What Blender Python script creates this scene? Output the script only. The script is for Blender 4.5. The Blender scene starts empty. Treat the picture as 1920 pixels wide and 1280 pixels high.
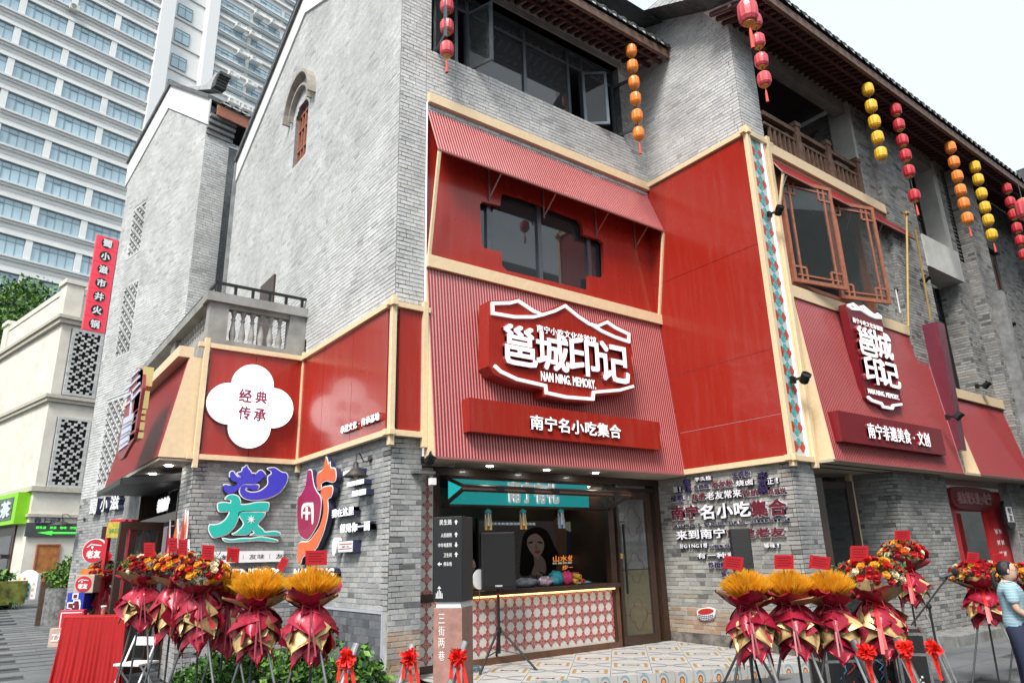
import bpy, bmesh, math, random
from mathutils import Vector, Matrix
random.seed(7)
S = bpy.context.scene
COL = S.collection
V = Vector
# ------------------------------------------------------------------ camera
W0, H0, FPX = 1920.0, 1280.0, 1319.68
CAMP = V((0, 0, 1.7))
def _rot(yaw, pitch, roll):
    cy, sy, cp, sp = math.cos(yaw), math.sin(yaw), math.cos(pitch), math.sin(pitch)
    f = V((sy*cp, cy*cp, sp)); r = V((cy, -sy, 0)); u = r.cross(f)
    cr, sr = math.cos(roll), math.sin(roll)
    return (cr*r + sr*u, -sr*r + cr*u, f)
CR, CU, CF = _rot(math.radians(37.2013), math.radians(17.02), math.radians(-1.5657))
cam = bpy.data.objects.new('camera', bpy.data.cameras.new('camera'))
COL.objects.link(cam)
cam.matrix_world = Matrix(((CR.x, CU.x, -CF.x, 0), (CR.y, CU.y, -CF.y, 0), (CR.z, CU.z, -CF.z, 1.7), (0, 0, 0, 1)))
cam.data.sensor_width = 36; cam.data.lens = FPX/W0*36; cam.data.clip_end = 2000; cam.data.clip_start = .05
S.camera = cam
# ------------------------------------------------------------------ light
SUN_EL, SUN_AZ = 50.0, 236.0      # azimuth clockwise from +Y
w = bpy.data.worlds.new('World'); S.world = w; w.use_nodes = True
nt = w.node_tree; bg = nt.nodes['Background']
sky = nt.nodes.new('ShaderNodeTexSky'); sky.sky_type = 'NISHITA'; sky.sun_disc = False
sky.sun_elevation = math.radians(SUN_EL); sky.sun_rotation = math.radians(SUN_AZ)
sky.air_density = 1.0; sky.dust_density = 3.0; sky.ozone_density = 1.5
mx = nt.nodes.new('ShaderNodeMixRGB'); mx.inputs[0].default_value = .88
mx.inputs[2].default_value = (2.95, 3.30, 3.42, 1)   # the even white overcast veil
nt.links.new(sky.outputs[0], mx.inputs[1]); nt.links.new(mx.outputs[0], bg.inputs[0])
bg.inputs[1].default_value = 0.10
sl = bpy.data.lights.new('sun', 'SUN'); sl.energy = 1.45; sl.angle = math.radians(20); sl.color = (1, .96, .9)
so = bpy.data.objects.new('sun', sl); COL.objects.link(so)
_a = math.radians(SUN_AZ); _e = math.radians(SUN_EL)
SDIR = V((math.sin(_a)*math.cos(_e), math.cos(_a)*math.cos(_e), math.sin(_e)))
so.rotation_euler = SDIR.to_track_quat('Z', 'Y').to_euler()
S.view_settings.view_transform = 'Standard'; S.view_settings.look = 'None'
S.view_settings.gamma = 1; S.view_settings.use_curve_mapping = False
S.view_settings.exposure = 1.78
S.render.engine = 'CYCLES'
S.cycles.max_bounces = 6; S.cycles.diffuse_bounces = 3; S.cycles.glossy_bounces = 3; S.cycles.transmission_bounces = 4
S.cycles.transparent_max_bounces = 6; S.cycles.use_denoising = True; S.cycles.caustics_reflective = False; S.cycles.caustics_refractive = False
# ------------------------------------------------------------------ rays -> planes
def ray(x, y): return ((x-W0/2)/FPX)*CR - ((y-H0/2)/FPX)*CU + CF
def on(x, y, ax, val):
    d = ray(x, y); i = 'xyz'.index(ax); t = (val-CAMP[i])/d[i]; return CAMP + t*d
def dep(x, y, d): return CAMP + ray(x, y)*d
def proj(p):
    d = V(p)-CAMP; z = d.dot(CF)
    return (W0/2+FPX*d.dot(CR)/z, H0/2-FPX*d.dot(CU)/z, z) if z > .1 else (-9e3, -9e3, -1)
class Pl:
    def __init__(s, o, r, u=(0, 0, 1)):
        s.o = V(o); s.r = V(r).normalized(); s.u = V(u).normalized(); s.n = s.r.cross(s.u).normalized()
    def p(s, a, b, c=0): return s.o + s.r*a + s.u*b + s.n*c
    def px(s, x, y):
        d = ray(x, y); t = (s.o-CAMP).dot(s.n)/d.dot(s.n); q = CAMP+d*t-s.o
        return (q.dot(s.r), q.dot(s.u))
    def off(s, c): return Pl(s.p(0, 0, c), s.r, s.u)
    def at(s, a, b, c=0): return Pl(s.p(a, b, c), s.r, s.u)
PHI = math.radians(12.7)
XR = V((math.cos(PHI), math.sin(PHI), 0)); YR = V((-math.sin(PHI), math.cos(PHI), 0))
UX, UY, UZ = V((1, 0, 0)), V((0, 1, 0)), V((0, 0, 1))
YF, XL, XC, X3, YR0, Y1, X2 = 9.42, 4.85, 5.37, 11.15, 6.88, 13.18, 2.99
FRONT = Pl((0, YF, 0), UX); GAB = Pl((XL, 0, 0), -UY); RED = Pl((X3, 0, 0), -UY)
RFR = Pl((0, YR0, 0), UX); WING = Pl((0, Y1, 0), UX); WLEFT = Pl((X2, 0, 0), -UY)
# ------------------------------------------------------------------ materials
MATS = {}
def mat(name, col, rough=.6, metal=0., coat=0., var=.12, vs=6., bump=0., bs=60., emit=None, es=0., spec=.5, wave=None):
    if name in MATS: return MATS[name]
    m = bpy.data.materials.new(name); m.use_nodes = True; n = m.node_tree.nodes; l = m.node_tree.links
    b = n['Principled BSDF']; b.inputs['Roughness'].default_value = rough; b.inputs['Metallic'].default_value = metal
    b.inputs['Coat Weight'].default_value = coat; b.inputs['Specular IOR Level'].default_value = spec
    b.inputs['Coat Roughness'].default_value = .08
    c4 = (*col, 1)
    if var > 0:
        g = n.new('ShaderNodeNewGeometry'); t = n.new('ShaderNodeTexNoise'); t.inputs['Scale'].default_value = vs; t.inputs['Detail'].default_value = 6
        t.inputs['Roughness'].default_value = .65
        l.new(g.outputs['Position'], t.inputs['Vector'])
        r = n.new('ShaderNodeValToRGB'); r.color_ramp.elements[0].position = .3; r.color_ramp.elements[1].position = .7
        r.color_ramp.elements[0].color = (*[c*(1-var*1.6) for c in col], 1); r.color_ramp.elements[1].color = (*[min(1, c*(1+var)) for c in col], 1)
        l.new(t.outputs[0], r.inputs[0]); l.new(r.outputs[0], b.inputs['Base Color'])
        if rough < .95:
            mr = n.new('ShaderNodeMapRange'); mr.inputs[3].default_value = max(.02, rough-.08); mr.inputs[4].default_value = min(1, rough+.1)
            l.new(t.outputs[0], mr.inputs[0]); l.new(mr.outputs[0], b.inputs['Roughness'])
    else: b.inputs['Base Color'].default_value = c4
    if bump > 0:
        g2 = n.new('ShaderNodeNewGeometry'); t2 = n.new('ShaderNodeTexNoise'); t2.inputs['Scale'].default_value = bs; t2.inputs['Detail'].default_value = 4
        l.new(g2.outputs['Position'], t2.inputs['Vector'])
        bp = n.new('ShaderNodeBump'); bp.inputs['Strength'].default_value = bump; bp.inputs['Distance'].default_value = .02
        l.new(t2.outputs[0], bp.inputs['Height']); l.new(bp.outputs[0], b.inputs['Normal'])
    if emit: b.inputs['Emission Color'].default_value = (*emit, 1); b.inputs['Emission Strength'].default_value = es
    MATS[name] = m; return m
def brickmat(name, ramp, dirt=.5, rough=.85):
    """colour per brick (object random + island random) with weathering patches"""
    m = bpy.data.materials.new(name); m.use_nodes = True; n = m.node_tree.nodes; l = m.node_tree.links
    b = n['Principled BSDF']; b.inputs['Roughness'].default_value = rough; b.inputs['Specular IOR Level'].default_value = .25
    g = n.new('ShaderNodeNewGeometry'); oi = n.new('ShaderNodeObjectInfo')
    ad = n.new('ShaderNodeMath'); ad.operation = 'ADD'; fr = n.new('ShaderNodeMath'); fr.operation = 'FRACT'
    l.new(g.outputs['Random Per Island'], ad.inputs[0]); l.new(oi.outputs['Random'], ad.inputs[1]); l.new(ad.outputs[0], fr.inputs[0])
    r = n.new('ShaderNodeValToRGB'); e = r.color_ramp.elements
    e[0].position = ramp[0][0]; e[0].color = (*ramp[0][1], 1); e[1].position = ramp[-1][0]; e[1].color = (*ramp[-1][1], 1)
    for p, c in ramp[1:-1]:
        q = e.new(p); q.color = (*c, 1)
    l.new(fr.outputs[0], r.inputs[0])
    t = n.new('ShaderNodeTexNoise'); t.inputs['Scale'].default_value = .9; t.inputs['Detail'].default_value = 9; t.inputs['Roughness'].default_value = .7
    l.new(g.outputs['Position'], t.inputs['Vector'])
    mr = n.new('ShaderNodeMapRange'); mr.inputs[1].default_value = .35; mr.inputs[2].default_value = .68; mr.inputs[3].default_value = 1-dirt*.8; mr.inputs[4].default_value = 1.08
    l.new(t.outputs[0], mr.inputs[0])
    t3 = n.new('ShaderNodeTexNoise'); t3.inputs['Scale'].default_value = 28; t3.inputs['Detail'].default_value = 5; t3.inputs['Roughness'].default_value = .75
    l.new(g.outputs['Position'], t3.inputs['Vector'])
    mr3 = n.new('ShaderNodeMapRange'); mr3.inputs[1].default_value = .3; mr3.inputs[2].default_value = .7; mr3.inputs[3].default_value = .72; mr3.inputs[4].default_value = 1.2
    l.new(t3.outputs[0], mr3.inputs[0])
    mu = n.new('ShaderNodeMath'); mu.operation = 'MULTIPLY'; l.new(mr.outputs[0], mu.inputs[0]); l.new(mr3.outputs[0], mu.inputs[1])
    vm = n.new('ShaderNodeVectorMath'); vm.operation = 'SCALE'; l.new(r.outputs[0], vm.inputs[0]); l.new(mu.outputs[0], vm.inputs['Scale'])
    l.new(vm.outputs[0], b.inputs['Base Color'])
    bp = n.new('ShaderNodeBump'); bp.inputs['Strength'].default_value = .35; bp.inputs['Distance'].default_value = .01
    l.new(t3.outputs[0], bp.inputs['Height']); l.new(bp.outputs[0], b.inputs['Normal'])
    MATS[name] = m; return m
def glassmat(name, tint, rough=.03, alpha=.35):
    m = bpy.data.materials.new(name); m.use_nodes = True; n = m.node_tree.nodes; l = m.node_tree.links
    b = n['Principled BSDF']; b.inputs['Base Color'].default_value = (*tint, 1); b.inputs['Roughness'].default_value = rough
    b.inputs['IOR'].default_value = 1.75; b.inputs['Coat Weight'].default_value = .6; b.inputs['Coat Roughness'].default_value = .01
    b.inputs['Alpha'].default_value = alpha
    MATS[name] = m; return m
# ------------------------------------------------------------------ mesh builder
ROOT = {}
def wloc(o):
    v = V((0, 0, 0))
    while o is not None: v = v + V(o.location); o = o.parent
    return v
class MB:
    def __init__(s): s.v = []; s.f = []; s.m = []
    def add(s, vs, fs, m=0):
        k = len(s.v); s.v += [tuple(v) for v in vs]; s.f += [tuple(i+k for i in f) for f in fs]; s.m += [m]*len(fs); return s
    def box8(s, P, m=0): return s.add(P, [(0, 3, 2, 1), (4, 5, 6, 7), (0, 1, 5, 4), (1, 2, 6, 5), (2, 3, 7, 6), (3, 0, 4, 7)], m)
    def box(s, pl, a0, a1, b0, b1, c0, c1, m=0):
        return s.box8([pl.p(a0, b0, c0), pl.p(a1, b0, c0), pl.p(a1, b1, c0), pl.p(a0, b1, c0), pl.p(a0, b0, c1), pl.p(a1, b0, c1), pl.p(a1, b1, c1), pl.p(a0, b1, c1)], m)
    def quad(s, a, b, c, d, m=0): return s.add([a, b, c, d], [(0, 1, 2, 3)], m)
    def bar(s, p, q, w, h, up=(0, 0, 1), m=0):
        p = V(p); q = V(q); d = (q-p).normalized(); up = V(up)
        if abs(d.dot(up)) > .98: up = V((0, 1, 0))
        x = d.cross(up).normalized()*w/2; y = x.cross(d).normalized()*h/2
        return s.box8([p-x-y, p+x-y, p+x+y, p-x+y, q-x-y, q+x-y, q+x+y, q-x+y], m)
    def tube(s, p, q, r0, r1=None, n=10, m=0, cap=True):
        return s.path([p, q], [r0, r0 if r1 is None else r1], n, m, cap)
    def path(s, pts, rs, n=8, m=0, cap=True):
        pts = [V(p) for p in pts]
        if not hasattr(rs, '__len__'): rs = [rs]*len(pts)
        k = len(s.v); x = None
        for i, p in enumerate(pts):
            d = (pts[min(i+1, len(pts)-1)]-pts[max(i-1, 0)]).normalized()
            if x is None:
                up = V((0, 0, 1)) if abs(d.z) < .9 else V((1, 0, 0)); x = d.cross(up).normalized()
            x = (x-d*x.dot(d)).normalized(); y = d.cross(x)
            for j in range(n):
                t = 2*math.pi*j/n; s.v.append(tuple(p+(x*math.cos(t)+y*math.sin(t))*rs[i]))
        for i in range(len(pts)-1):
            for j in range(n):
                a = k+i*n+j; b = k+i*n+(j+1) % n; s.f.append((a, b, b+n, a+n)); s.m.append(m)
        if cap:
            s.f.append(tuple(k+j for j in range(n))[::-1]); s.m.append(m)
            s.f.append(tuple(k+(len(pts)-1)*n+j for j in range(n))); s.m.append(m)
        return s
    def lathe(s, c, prof, n=14, m=0, axis=(0, 0, 1)):
        c = V(c); z = V(axis).normalized(); x = z.orthogonal().normalized(); y = z.cross(x); k = len(s.v)
        for r, h in prof:
            for j in range(n):
                t = 2*math.pi*j/n; s.v.append(tuple(c+z*h+(x*math.cos(t)+y*math.sin(t))*max(r, 1e-4)))
        for i in range(len(prof)-1):
            for j in range(n):
                a = k+i*n+j; b = k+i*n+(j+1) % n; s.f.append((a, b, b+n, a+n)); s.m.append(m)
        return s
    def ell(s, c, rx, ry, rz, n=10, r=6, m=0, M=None):
        k = len(s.v); c = V(c)
        for i in range(r+1):
            ph = math.pi*i/r
            for j in range(n):
                t = 2*math.pi*j/n; q = V((rx*math.sin(ph)*math.cos(t), ry*math.sin(ph)*math.sin(t), rz*math.cos(ph)))
                s.v.append(tuple(c+(M@q if M else q)))
        for i in range(r):
            for j in range(n):
                a = k+i*n+j; b = k+i*n+(j+1) % n; s.f.append((a, a+n, b+n, b)); s.m.append(m)
        return s
    def prism(s, pl, poly, c0, c1, m=0):
        n = len(poly); k = len(s.v)
        for c in (c0, c1): s.v += [tuple(pl.p(a, b, c)) for a, b in poly]
        s.f.append(tuple(k+i for i in range(n))[::-1]); s.f.append(tuple(k+n+i for i in range(n))); s.m += [m, m]
        for i in range(n):
            j = (i+1) % n; s.f.append((k+i, k+j, k+n+j, k+n+i)); s.m.append(m)
        return s
    def mesh(s, name, mats, origin=V((0, 0, 0)), smooth=False):
        me = bpy.data.meshes.new(name)
        o = V(origin); me.from_pydata([(v[0]-o.x, v[1]-o.y, v[2]-o.z) for v in s.v], [], s.f)
        for mm in (mats if isinstance(mats, (list, tuple)) else [mats]): me.materials.append(mm)
        if len(me.materials) > 1: me.polygons.foreach_set('material_index', s.m)
        if smooth: me.polygons.foreach_set('use_smooth', [True]*len(me.polygons))
        me.update(); return me
    def build(s, name, mats, parent=None, loc=None, smooth=False, bevel=0):
        base = wloc(parent) if parent is not None else V(loc if loc is not None else (0, 0, 0))
        ob = bpy.data.objects.new(name, s.mesh(name, mats, base, smooth)); COL.objects.link(ob)
        if parent is not None: ob.parent = parent
        else: ob.location = base
        if bevel:
            bv = ob.modifiers.new('bevel', 'BEVEL'); bv.width = bevel; bv.segments = 2; bv.limit_method = 'ANGLE'
        return ob
def tag(o, label=None, cat=None, group=None, kind=None):
    if label: o['label'] = label
    if cat: o['category'] = cat
    if group: o['group'] = group
    if kind: o['kind'] = kind
    return o
def thing(name, label, cat, loc=(0, 0, 0), group=None, rz=0):
    o = bpy.data.objects.new(name, None); COL.objects.link(o); o.location = V(loc); o.empty_display_size = .2
    o.rotation_euler.z = rz
    return tag(o, label, cat, group)
def copy_tree(o, parent=None):
    c = o.copy(); COL.objects.link(c)
    if parent is not None: c.parent = parent
    for ch in list(o.children): copy_tree(ch, c)
    return c
def inst(name, me, parent, world_loc, rot=None, scale=None):
    ob = bpy.data.objects.new(name, me); COL.objects.link(ob); ob.parent = parent
    ob.location = V(world_loc)-wloc(parent)
    if rot is not None: ob.rotation_euler = rot
    if scale is not None: ob.scale = scale
    return ob
def plrot(pl): return Matrix(((pl.r.x, pl.u.x, pl.n.x), (pl.r.y, pl.u.y, pl.n.y), (pl.r.z, pl.u.z, pl.n.z))).to_euler()
def add_mesh(mb, me, pl, M, m=0):
    """append mesh (xy = plane a,b ; z = n) through 2D scale/offset M=(ox,oy,sx,sy,sz)"""
    ox, oy, sx, sy, sz, oz = M
    vs = [pl.p(ox+v.co.x*sx, oy+v.co.y*sy, oz+v.co.z*sz) for v in me.vertices]
    mb.add(vs, [tuple(p.vertices) for p in me.polygons], m)
GL = {}
def glyph(s, off, shear=0):
    k = (s, off, shear)
    if k in GL: return GL[k]
    c = bpy.data.curves.new('t', 'FONT'); c.body = s; c.offset = off; c.extrude = .5; c.resolution_u = 2; c.shear = shear
    o = bpy.data.objects.new('t', c); COL.objects.link(o); dg = bpy.context.evaluated_depsgraph_get()
    m = bpy.data.meshes.new_from_object(o.evaluated_get(dg)); bpy.data.objects.remove(o)
    xs = [v.co.x for v in m.vertices] or [0, 1]; ys = [v.co.y for v in m.vertices] or [0, 1]
    GL[k] = (m, min(xs), max(xs), min(ys), max(ys)); return GL[k]
def text(name, s, pl, a0, b0, a1, b1, c0, c1, mats, parent, bold=.012, em=False):
    """lettering filling the box a0..a1, b0..b1 from depth c0 to c1; bold strokes come from staggered shifted copies"""
    m, x0, x1, y0, y1 = glyph(s, 0)
    if not len(m.vertices): return None
    if em:      # keep the glyph at its natural place in a square cell
        cw = 1.0 if ord(s[0]) > 0x2000 or s == '·' else max(.5, x1-x0+.1); x0, x1 = (x0+x1)/2-cw/2 if ord(s[0]) < 0x2000 else 0.0, (x0+x1)/2+cw/2 if ord(s[0]) < 0x2000 else 1.0
        y0, y1 = -.10, .88
    sx = (a1-a0)/max(x1-x0, 1e-6); sy = (b1-b0)/max(y1-y0, 1e-6)
    k = len(s) if len(s) > 1 else 1
    mb = MB(); q = bold*.8
    for i, (u, v) in enumerate([(0, 0)] if bold < .006 else [(-q, -q), (q, q), (-q, q), (q, -q)]):
        e = .0004*i; add_mesh(mb, m, pl, (a0-x0*sx+u*sx, b0-y0*sy+v*sy, sx, sy, (c1-c0)-2*e, (c0+c1)/2))
    return mb.build(name, mats, parent)
def chars(name, s, pl, a0, b0, a1, b1, c0, c1, mats, parent, bold=.02, gap=.06):
    n = len(s); w = (a1-a0)/n
    for i, ch in enumerate(s):
        if ch != ' ': text(name, ch, pl, a0+i*w+w*gap/4, b0, a0+(i+1)*w-w*gap/4, b1, c0, c1, mats, parent, bold, True)
def plate(name, polys, pl, c0, c1, mats, parent=None, loc=None, off=0., cyc=False):
    """flat shape with holes, extruded; polys in plane coordinates"""
    c = bpy.data.curves.new('p', 'CURVE'); c.dimensions = '2D'; c.fill_mode = 'BOTH'; c.extrude = .5; c.offset = off
    for P in polys:
        sp = c.splines.new('POLY'); sp.points.add(len(P)-1); sp.use_cyclic_u = True
        for i, (a, b) in enumerate(P): sp.points[i].co = (a, b, 0, 1)
    o = bpy.data.objects.new('p', c); COL.objects.link(o); dg = bpy.context.evaluated_depsgraph_get()
    m = bpy.data.meshes.new_from_object(o.evaluated_get(dg)); bpy.data.objects.remove(o)
    mb = MB(); add_mesh(mb, m, pl, (0, 0, 1, 1, (c1-c0), (c0+c1)/2))
    return mb.build(name, mats, parent, loc)
def smoothpoly(P, n=3):
    out = []; N = len(P)
    for i in range(N):
        p0, p1, p2, p3 = (V(P[(i+k-1) % N]) for k in range(4))
        for j in range(n):
            t = j/n; q = .5*((2*p1)+(p2-p0)*t+(2*p0-5*p1+4*p2-p3)*t*t+(3*p1-p0-3*p2+p3)*t**3); out.append((q.x, q.y))
    return out
# ------------------------------------------------------------------ brickwork
def row_spans(poly, holes, z):
    def cuts(P):
        xs = []
        for i in range(len(P)):
            (x0, y0), (x1, y1) = P[i], P[(i+1) % len(P)]
            if (y0 <= z) != (y1 <= z): xs.append(x0+(z-y0)/(y1-y0)*(x1-x0))
        return sorted(xs)
    c = cuts(poly); sp = [(c[i], c[i+1]) for i in range(0, len(c)-1, 2)]
    for h in holes:
        hc = cuts(h)
        for i in range(0, len(hc)-1, 2):
            a, b = hc[i], hc[i+1]; ns = []
            for s0, s1 in sp:
                if b <= s0 or a >= s1: ns.append((s0, s1)); continue
                if a > s0: ns.append((s0, a))
                if b < s1: ns.append((b, s1))
            sp = ns
    return sp
BR = []     # bricks waiting: (building key, wall part, material, plane, a0, a1, b0, b1, depth)
def brick_wall(key, parent, pl, poly, holes=(), mortar=None, brick=None, ch=.075, bl=.25, th=.22, joint=.009, d0=.006, zoff=0.):
    xs = [p[0] for p in poly]; zs = [p[1] for p in poly]
    if holes: wall = plate('wall', [list(poly)]+[list(h) for h in holes], pl, -th, 0, mortar, parent)
    else: wall = MB().prism(pl, poly, -th, 0).build('wall', mortar, parent)
    z = min(zs)+zoff; k = 0; rnd = random.Random(int(abs(xs[0]*77+zs[0]*13))+len(BR))
    while z+ch*.6 < max(zs):
        zt = min(z+ch, max(zs)); off = (0, .5, .22, .7)[k % 4]*bl; k += 1
        for s0, s1 in row_spans(poly, holes, (z+zt)/2):
            a = s0; nxt = s0+((off % bl) or bl)
            while a < s1-.02:
                b = min(nxt, s1)
                if s1-b < .06: b = s1
                if b-a > .02: BR.append((key, wall, brick, pl, a+joint/2, b-joint/2, z+joint/2, zt-joint/2, d0+rnd.random()*.006))
                a = b; nxt = b+bl*(1 if rnd.random() > .12 else .5)
        z = zt
    return wall
BRK = {}
def flush_bricks(key, nind=300):
    mine = [b for b in BR if b[0] == key]; sc = []
    for i, b in enumerate(mine):
        x, y, d = proj(b[3].p((b[4]+b[5])/2, (b[6]+b[7])/2))
        if d > 0 and 5 < x < 1915 and 5 < y < 1275: sc.append((d*(1+(y < 800)*.0), i))
    sc.sort(); ind = set(i for _, i in sc[:nind]); rnd = random.Random(3); groups = {}
    for i, (_, wall, bm, pl, a0, a1, b0, b1, d) in enumerate(mine):
        if i in ind:
            mk = (bm.name, i % 4)
            if mk not in BRK:
                j = lambda s: (rnd.random()-.5)*s
                me = bpy.data.meshes.new('brick')
                h = [(-.5+j(.02), -.5+j(.06)), (.5+j(.02), -.5+j(.06)), (.5+j(.02), .5+j(.06)), (-.5+j(.02), .5+j(.06))]
                vs = [(x*1, y*1, 0) for x, y in h]+[(x*.97, y*.93, 1) for x, y in h]
                me.from_pydata(vs, [], [(4, 5, 6, 7), (0, 1, 5, 4), (1, 2, 6, 5), (2, 3, 7, 6), (3, 0, 4, 7)]); me.materials.append(bm); BRK[mk] = me
            inst('brick', BRK[mk], wall, pl.p((a0+a1)/2, (b0+b1)/2, -.001), plrot(pl), (a1-a0, b1-b0, d+.001))
        else: groups.setdefault((wall.name, bm.name), (wall, bm, MB()))[2].add(
            [pl.p(a0, b0, -.001), pl.p(a1, b0, -.001), pl.p(a1, b1, -.001), pl.p(a0, b1, -.001), pl.p(a0+.003, b0+.003, d), pl.p(a1-.003, b0+.003, d), pl.p(a1-.003, b1-.003, d), pl.p(a0+.003, b1-.003, d)],
            [(4, 5, 6, 7), (0, 1, 5, 4), (1, 2, 6, 5), (2, 3, 7, 6), (3, 0, 4, 7)])
    for wall, bm, mb in groups.values(): tag(mb.build('brickwork', bm, wall), kind='stuff')
    BR[:] = [b for b in BR if b[0] != key]
def room(parent, x0, x1, z0, z1, yf, d, m=None, name='room'):
    """closed dark room behind a window opening"""
    P = Pl((0, yf, 0), UX); mb = MB(); t = .05
    mb.box(P, x0, x1, z0, z1, -d-t, -d).box(P, x0-t, x0, z0, z1, -d, -.05).box(P, x1, x1+t, z0, z1, -d, -.05).box(P, x0, x1, z0-t, z0, -d, -.05).box(P, x0, x1, z1, z1+t, -d, -.05)
    return tag(mb.build(name, m or M_dark, parent), kind=None)
def rect(a0, b0, a1, b1): return [(a0, b0), (a1, b0), (a1, b1), (a0, b1)]
def cross_grille(parent, pl, a0, b0, a1, b1, cell_a, cell_b, bm, dark, dp=.28):
    """brick lattice with plus shaped openings, real depth"""
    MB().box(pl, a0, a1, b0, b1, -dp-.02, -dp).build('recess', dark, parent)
    na = int(round((a1-a0)/cell_a)); nb = int(round((b1-b0)/cell_b)); ca = (a1-a0)/na; cb = (b1-b0)/nb; mb = MB()
    def hole(i, j):
        for cj in (j-1, j, j+1):
            if cj % 2: continue
            for ci in ((i-1, i, i+1) if cj == j else (i,)):
                if (ci-(cj//2 % 2)*2) % 4 == 0: return True
        return False
    for j in range(nb):
        i = 0
        while i < na:
            if j and j < nb-1 and 0 < i < na-1 and hole(i, j): i += 1; continue
            k = i
            while k < na and not (j and j < nb-1 and 0 < k < na-1 and hole(k, j)) and k-i < 3: k += 1
            k = max(k, i+1)
            mb.box(pl, a0+i*ca+.003, a0+k*ca-.003, b0+j*cb+.003, b0+(j+1)*cb-.003, -min(.12, dp-.01), .004+random.random()*.008); i = k
    return mb.build('lattice', bm, parent)
# ================================================================== materials in use
M_cream = mat('cream_wood', (.78, .60, .38), .5, var=.06, vs=14)
M_red = mat('red_enamel', (.34, .020, .011), .27, coat=.25, var=.015, vs=.7, spec=.45)
M_rib = mat('red_rib_metal', (.29, .018, .022), .34, coat=.3, var=.05, vs=2, spec=.6)
M_white = mat('white_paint', (.8, .8, .79), .5, var=.04)
M_lit = mat('lit_white_acrylic', (.85, .85, .85), .3, var=0, emit=(1, .99, 1), es=.18)
M_mortL = mat('pale_mortar', (.42, .42, .40), .95, var=.3, vs=3, bump=.3)
M_mortD = mat('grey_mortar', (.25, .255, .26), .95, var=.3, vs=3, bump=.3)
M_conc = mat('concrete', (.30, .295, .28), .85, var=.22, vs=2.2, bump=.3)
M_concL = mat('pale_render', (.55, .55, .52), .85, var=.14, vs=1.5, bump=.2)
M_dwood = mat('dark_brown_frame', (.045, .022, .014), .4, var=.2, vs=20, coat=.2)
M_wood = mat('red_brown_wood', (.16, .06, .035), .6, var=.25, vs=12, bump=.2)
M_terr = mat('terracotta_wood', (.36, .13, .075), .55, var=.2, vs=10)
M_rail = mat('weathered_wood', (.17, .095, .065), .75, var=.35, vs=9, bump=.3)
M_black = mat('black_metal', (.010, .010, .011), .42, var=.15, vs=30)
M_grey = mat('grey_aluminium', (.13, .15, .17), .35, metal=.6, var=.1)
M_steel = mat('brushed_steel', (.42, .42, .41), .28, metal=.9, var=.12, vs=40)
M_tile = mat('roof_tile_clay', (.085, .088, .092), .75, var=.4, vs=6, bump=.4)
M_tilew = mat('tile_white_edge', (.55, .55, .54), .8, var=.25, vs=12)
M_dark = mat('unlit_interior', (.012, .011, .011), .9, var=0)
M_glass = glassmat('dark_glass', (.05, .056, .062), .03, .70)
M_glassc = glassmat('clear_glass', (.06, .07, .07), .03, .30)
M_twg = mat('tower_blue_glass', (.40, .54, .62), .12, var=.12, vs=.25, coat=.5, spec=.8)
M_tww = mat('tower_white_tile', (.78, .78, .77), .6, var=.06, vs=.4)
M_stone = mat('cream_stone', (.70, .66, .58), .8, var=.1, vs=.9, bump=.15)
B_pale = brickmat('pale_grey_brick', [(0, (.44, .445, .45)), (.06, (.55, .555, .555)), (.5, (.61, .615, .615)), (.85, (.67, .67, .665)), (1, (.60, .585, .56))], .30)
B_mid = brickmat('grey_brick', [(0, (.13, .13, .135)), (.05, (.27, .275, .28)), (.08, (.32, .325, .33)), (.45, (.37, .375, .375)), (.8, (.46, .46, .455)), (1, (.40, .38, .35))], .35)
B_side = brickmat('side_street_brick', [(0, (.14, .14, .14)), (.12, (.29, .29, .285)), (.5, (.37, .37, .36)), (.85, (.44, .435, .42)), (1, (.34, .31, .27))], .45)
B_sand = brickmat('sandy_brick', [(0, (.30, .20, .14)), (.3, (.42, .29, .20)), (.6, (.46, .37, .29)), (.85, (.38, .36, .33)), (1, (.33, .22, .15))], .3)
B_dado = brickmat('slate_tile', [(0, (.07, .075, .085)), (.3, (.13, .14, .155)), (.7, (.18, .19, .20)), (1, (.10, .11, .125))], .15, .55)
n_ = M_red.node_tree.nodes; l_ = M_red.node_tree.links; b_ = n_['Principled BSDF']; g_ = n_.new('ShaderNodeNewGeometry'); mp = n_.new('ShaderNodeMapping'); mp.inputs['Scale'].default_value = (5, 5, .45)
t_ = n_.new('ShaderNodeTexNoise'); t_.inputs['Scale'].default_value = 1.6; t_.inputs['Detail'].default_value = 8; t_.inputs['Roughness'].default_value = .7; l_.new(g_.outputs['Position'], mp.inputs[0]); l_.new(mp.outputs[0], t_.inputs['Vector'])
r_ = n_.new('ShaderNodeMapRange'); r_.inputs[1].default_value = .48; r_.inputs[2].default_value = .75; r_.inputs[3].default_value = 0; r_.inputs[4].default_value = .13; l_.new(t_.outputs[0], r_.inputs[0])
x_ = n_.new('ShaderNodeMixRGB'); x_.inputs[2].default_value = (.42, .22, .19, 1); old_ = b_.inputs['Base Color'].links[0].from_socket; l_.new(old_, x_.inputs[1]); l_.new(r_.outputs[0], x_.inputs[0]); l_.new(x_.outputs[0], b_.inputs['Base Color'])
bp_ = n_.new('ShaderNodeBump'); bp_.inputs['Strength'].default_value = .25; bp_.inputs['Distance'].default_value = .02; w_ = n_.new('ShaderNodeTexNoise'); w_.inputs['Scale'].default_value = .9; l_.new(g_.outputs['Position'], w_.inputs['Vector']); l_.new(w_.outputs[0], bp_.inputs['Height']); l_.new(bp_.outputs[0], b_.inputs['Normal'])
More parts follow.
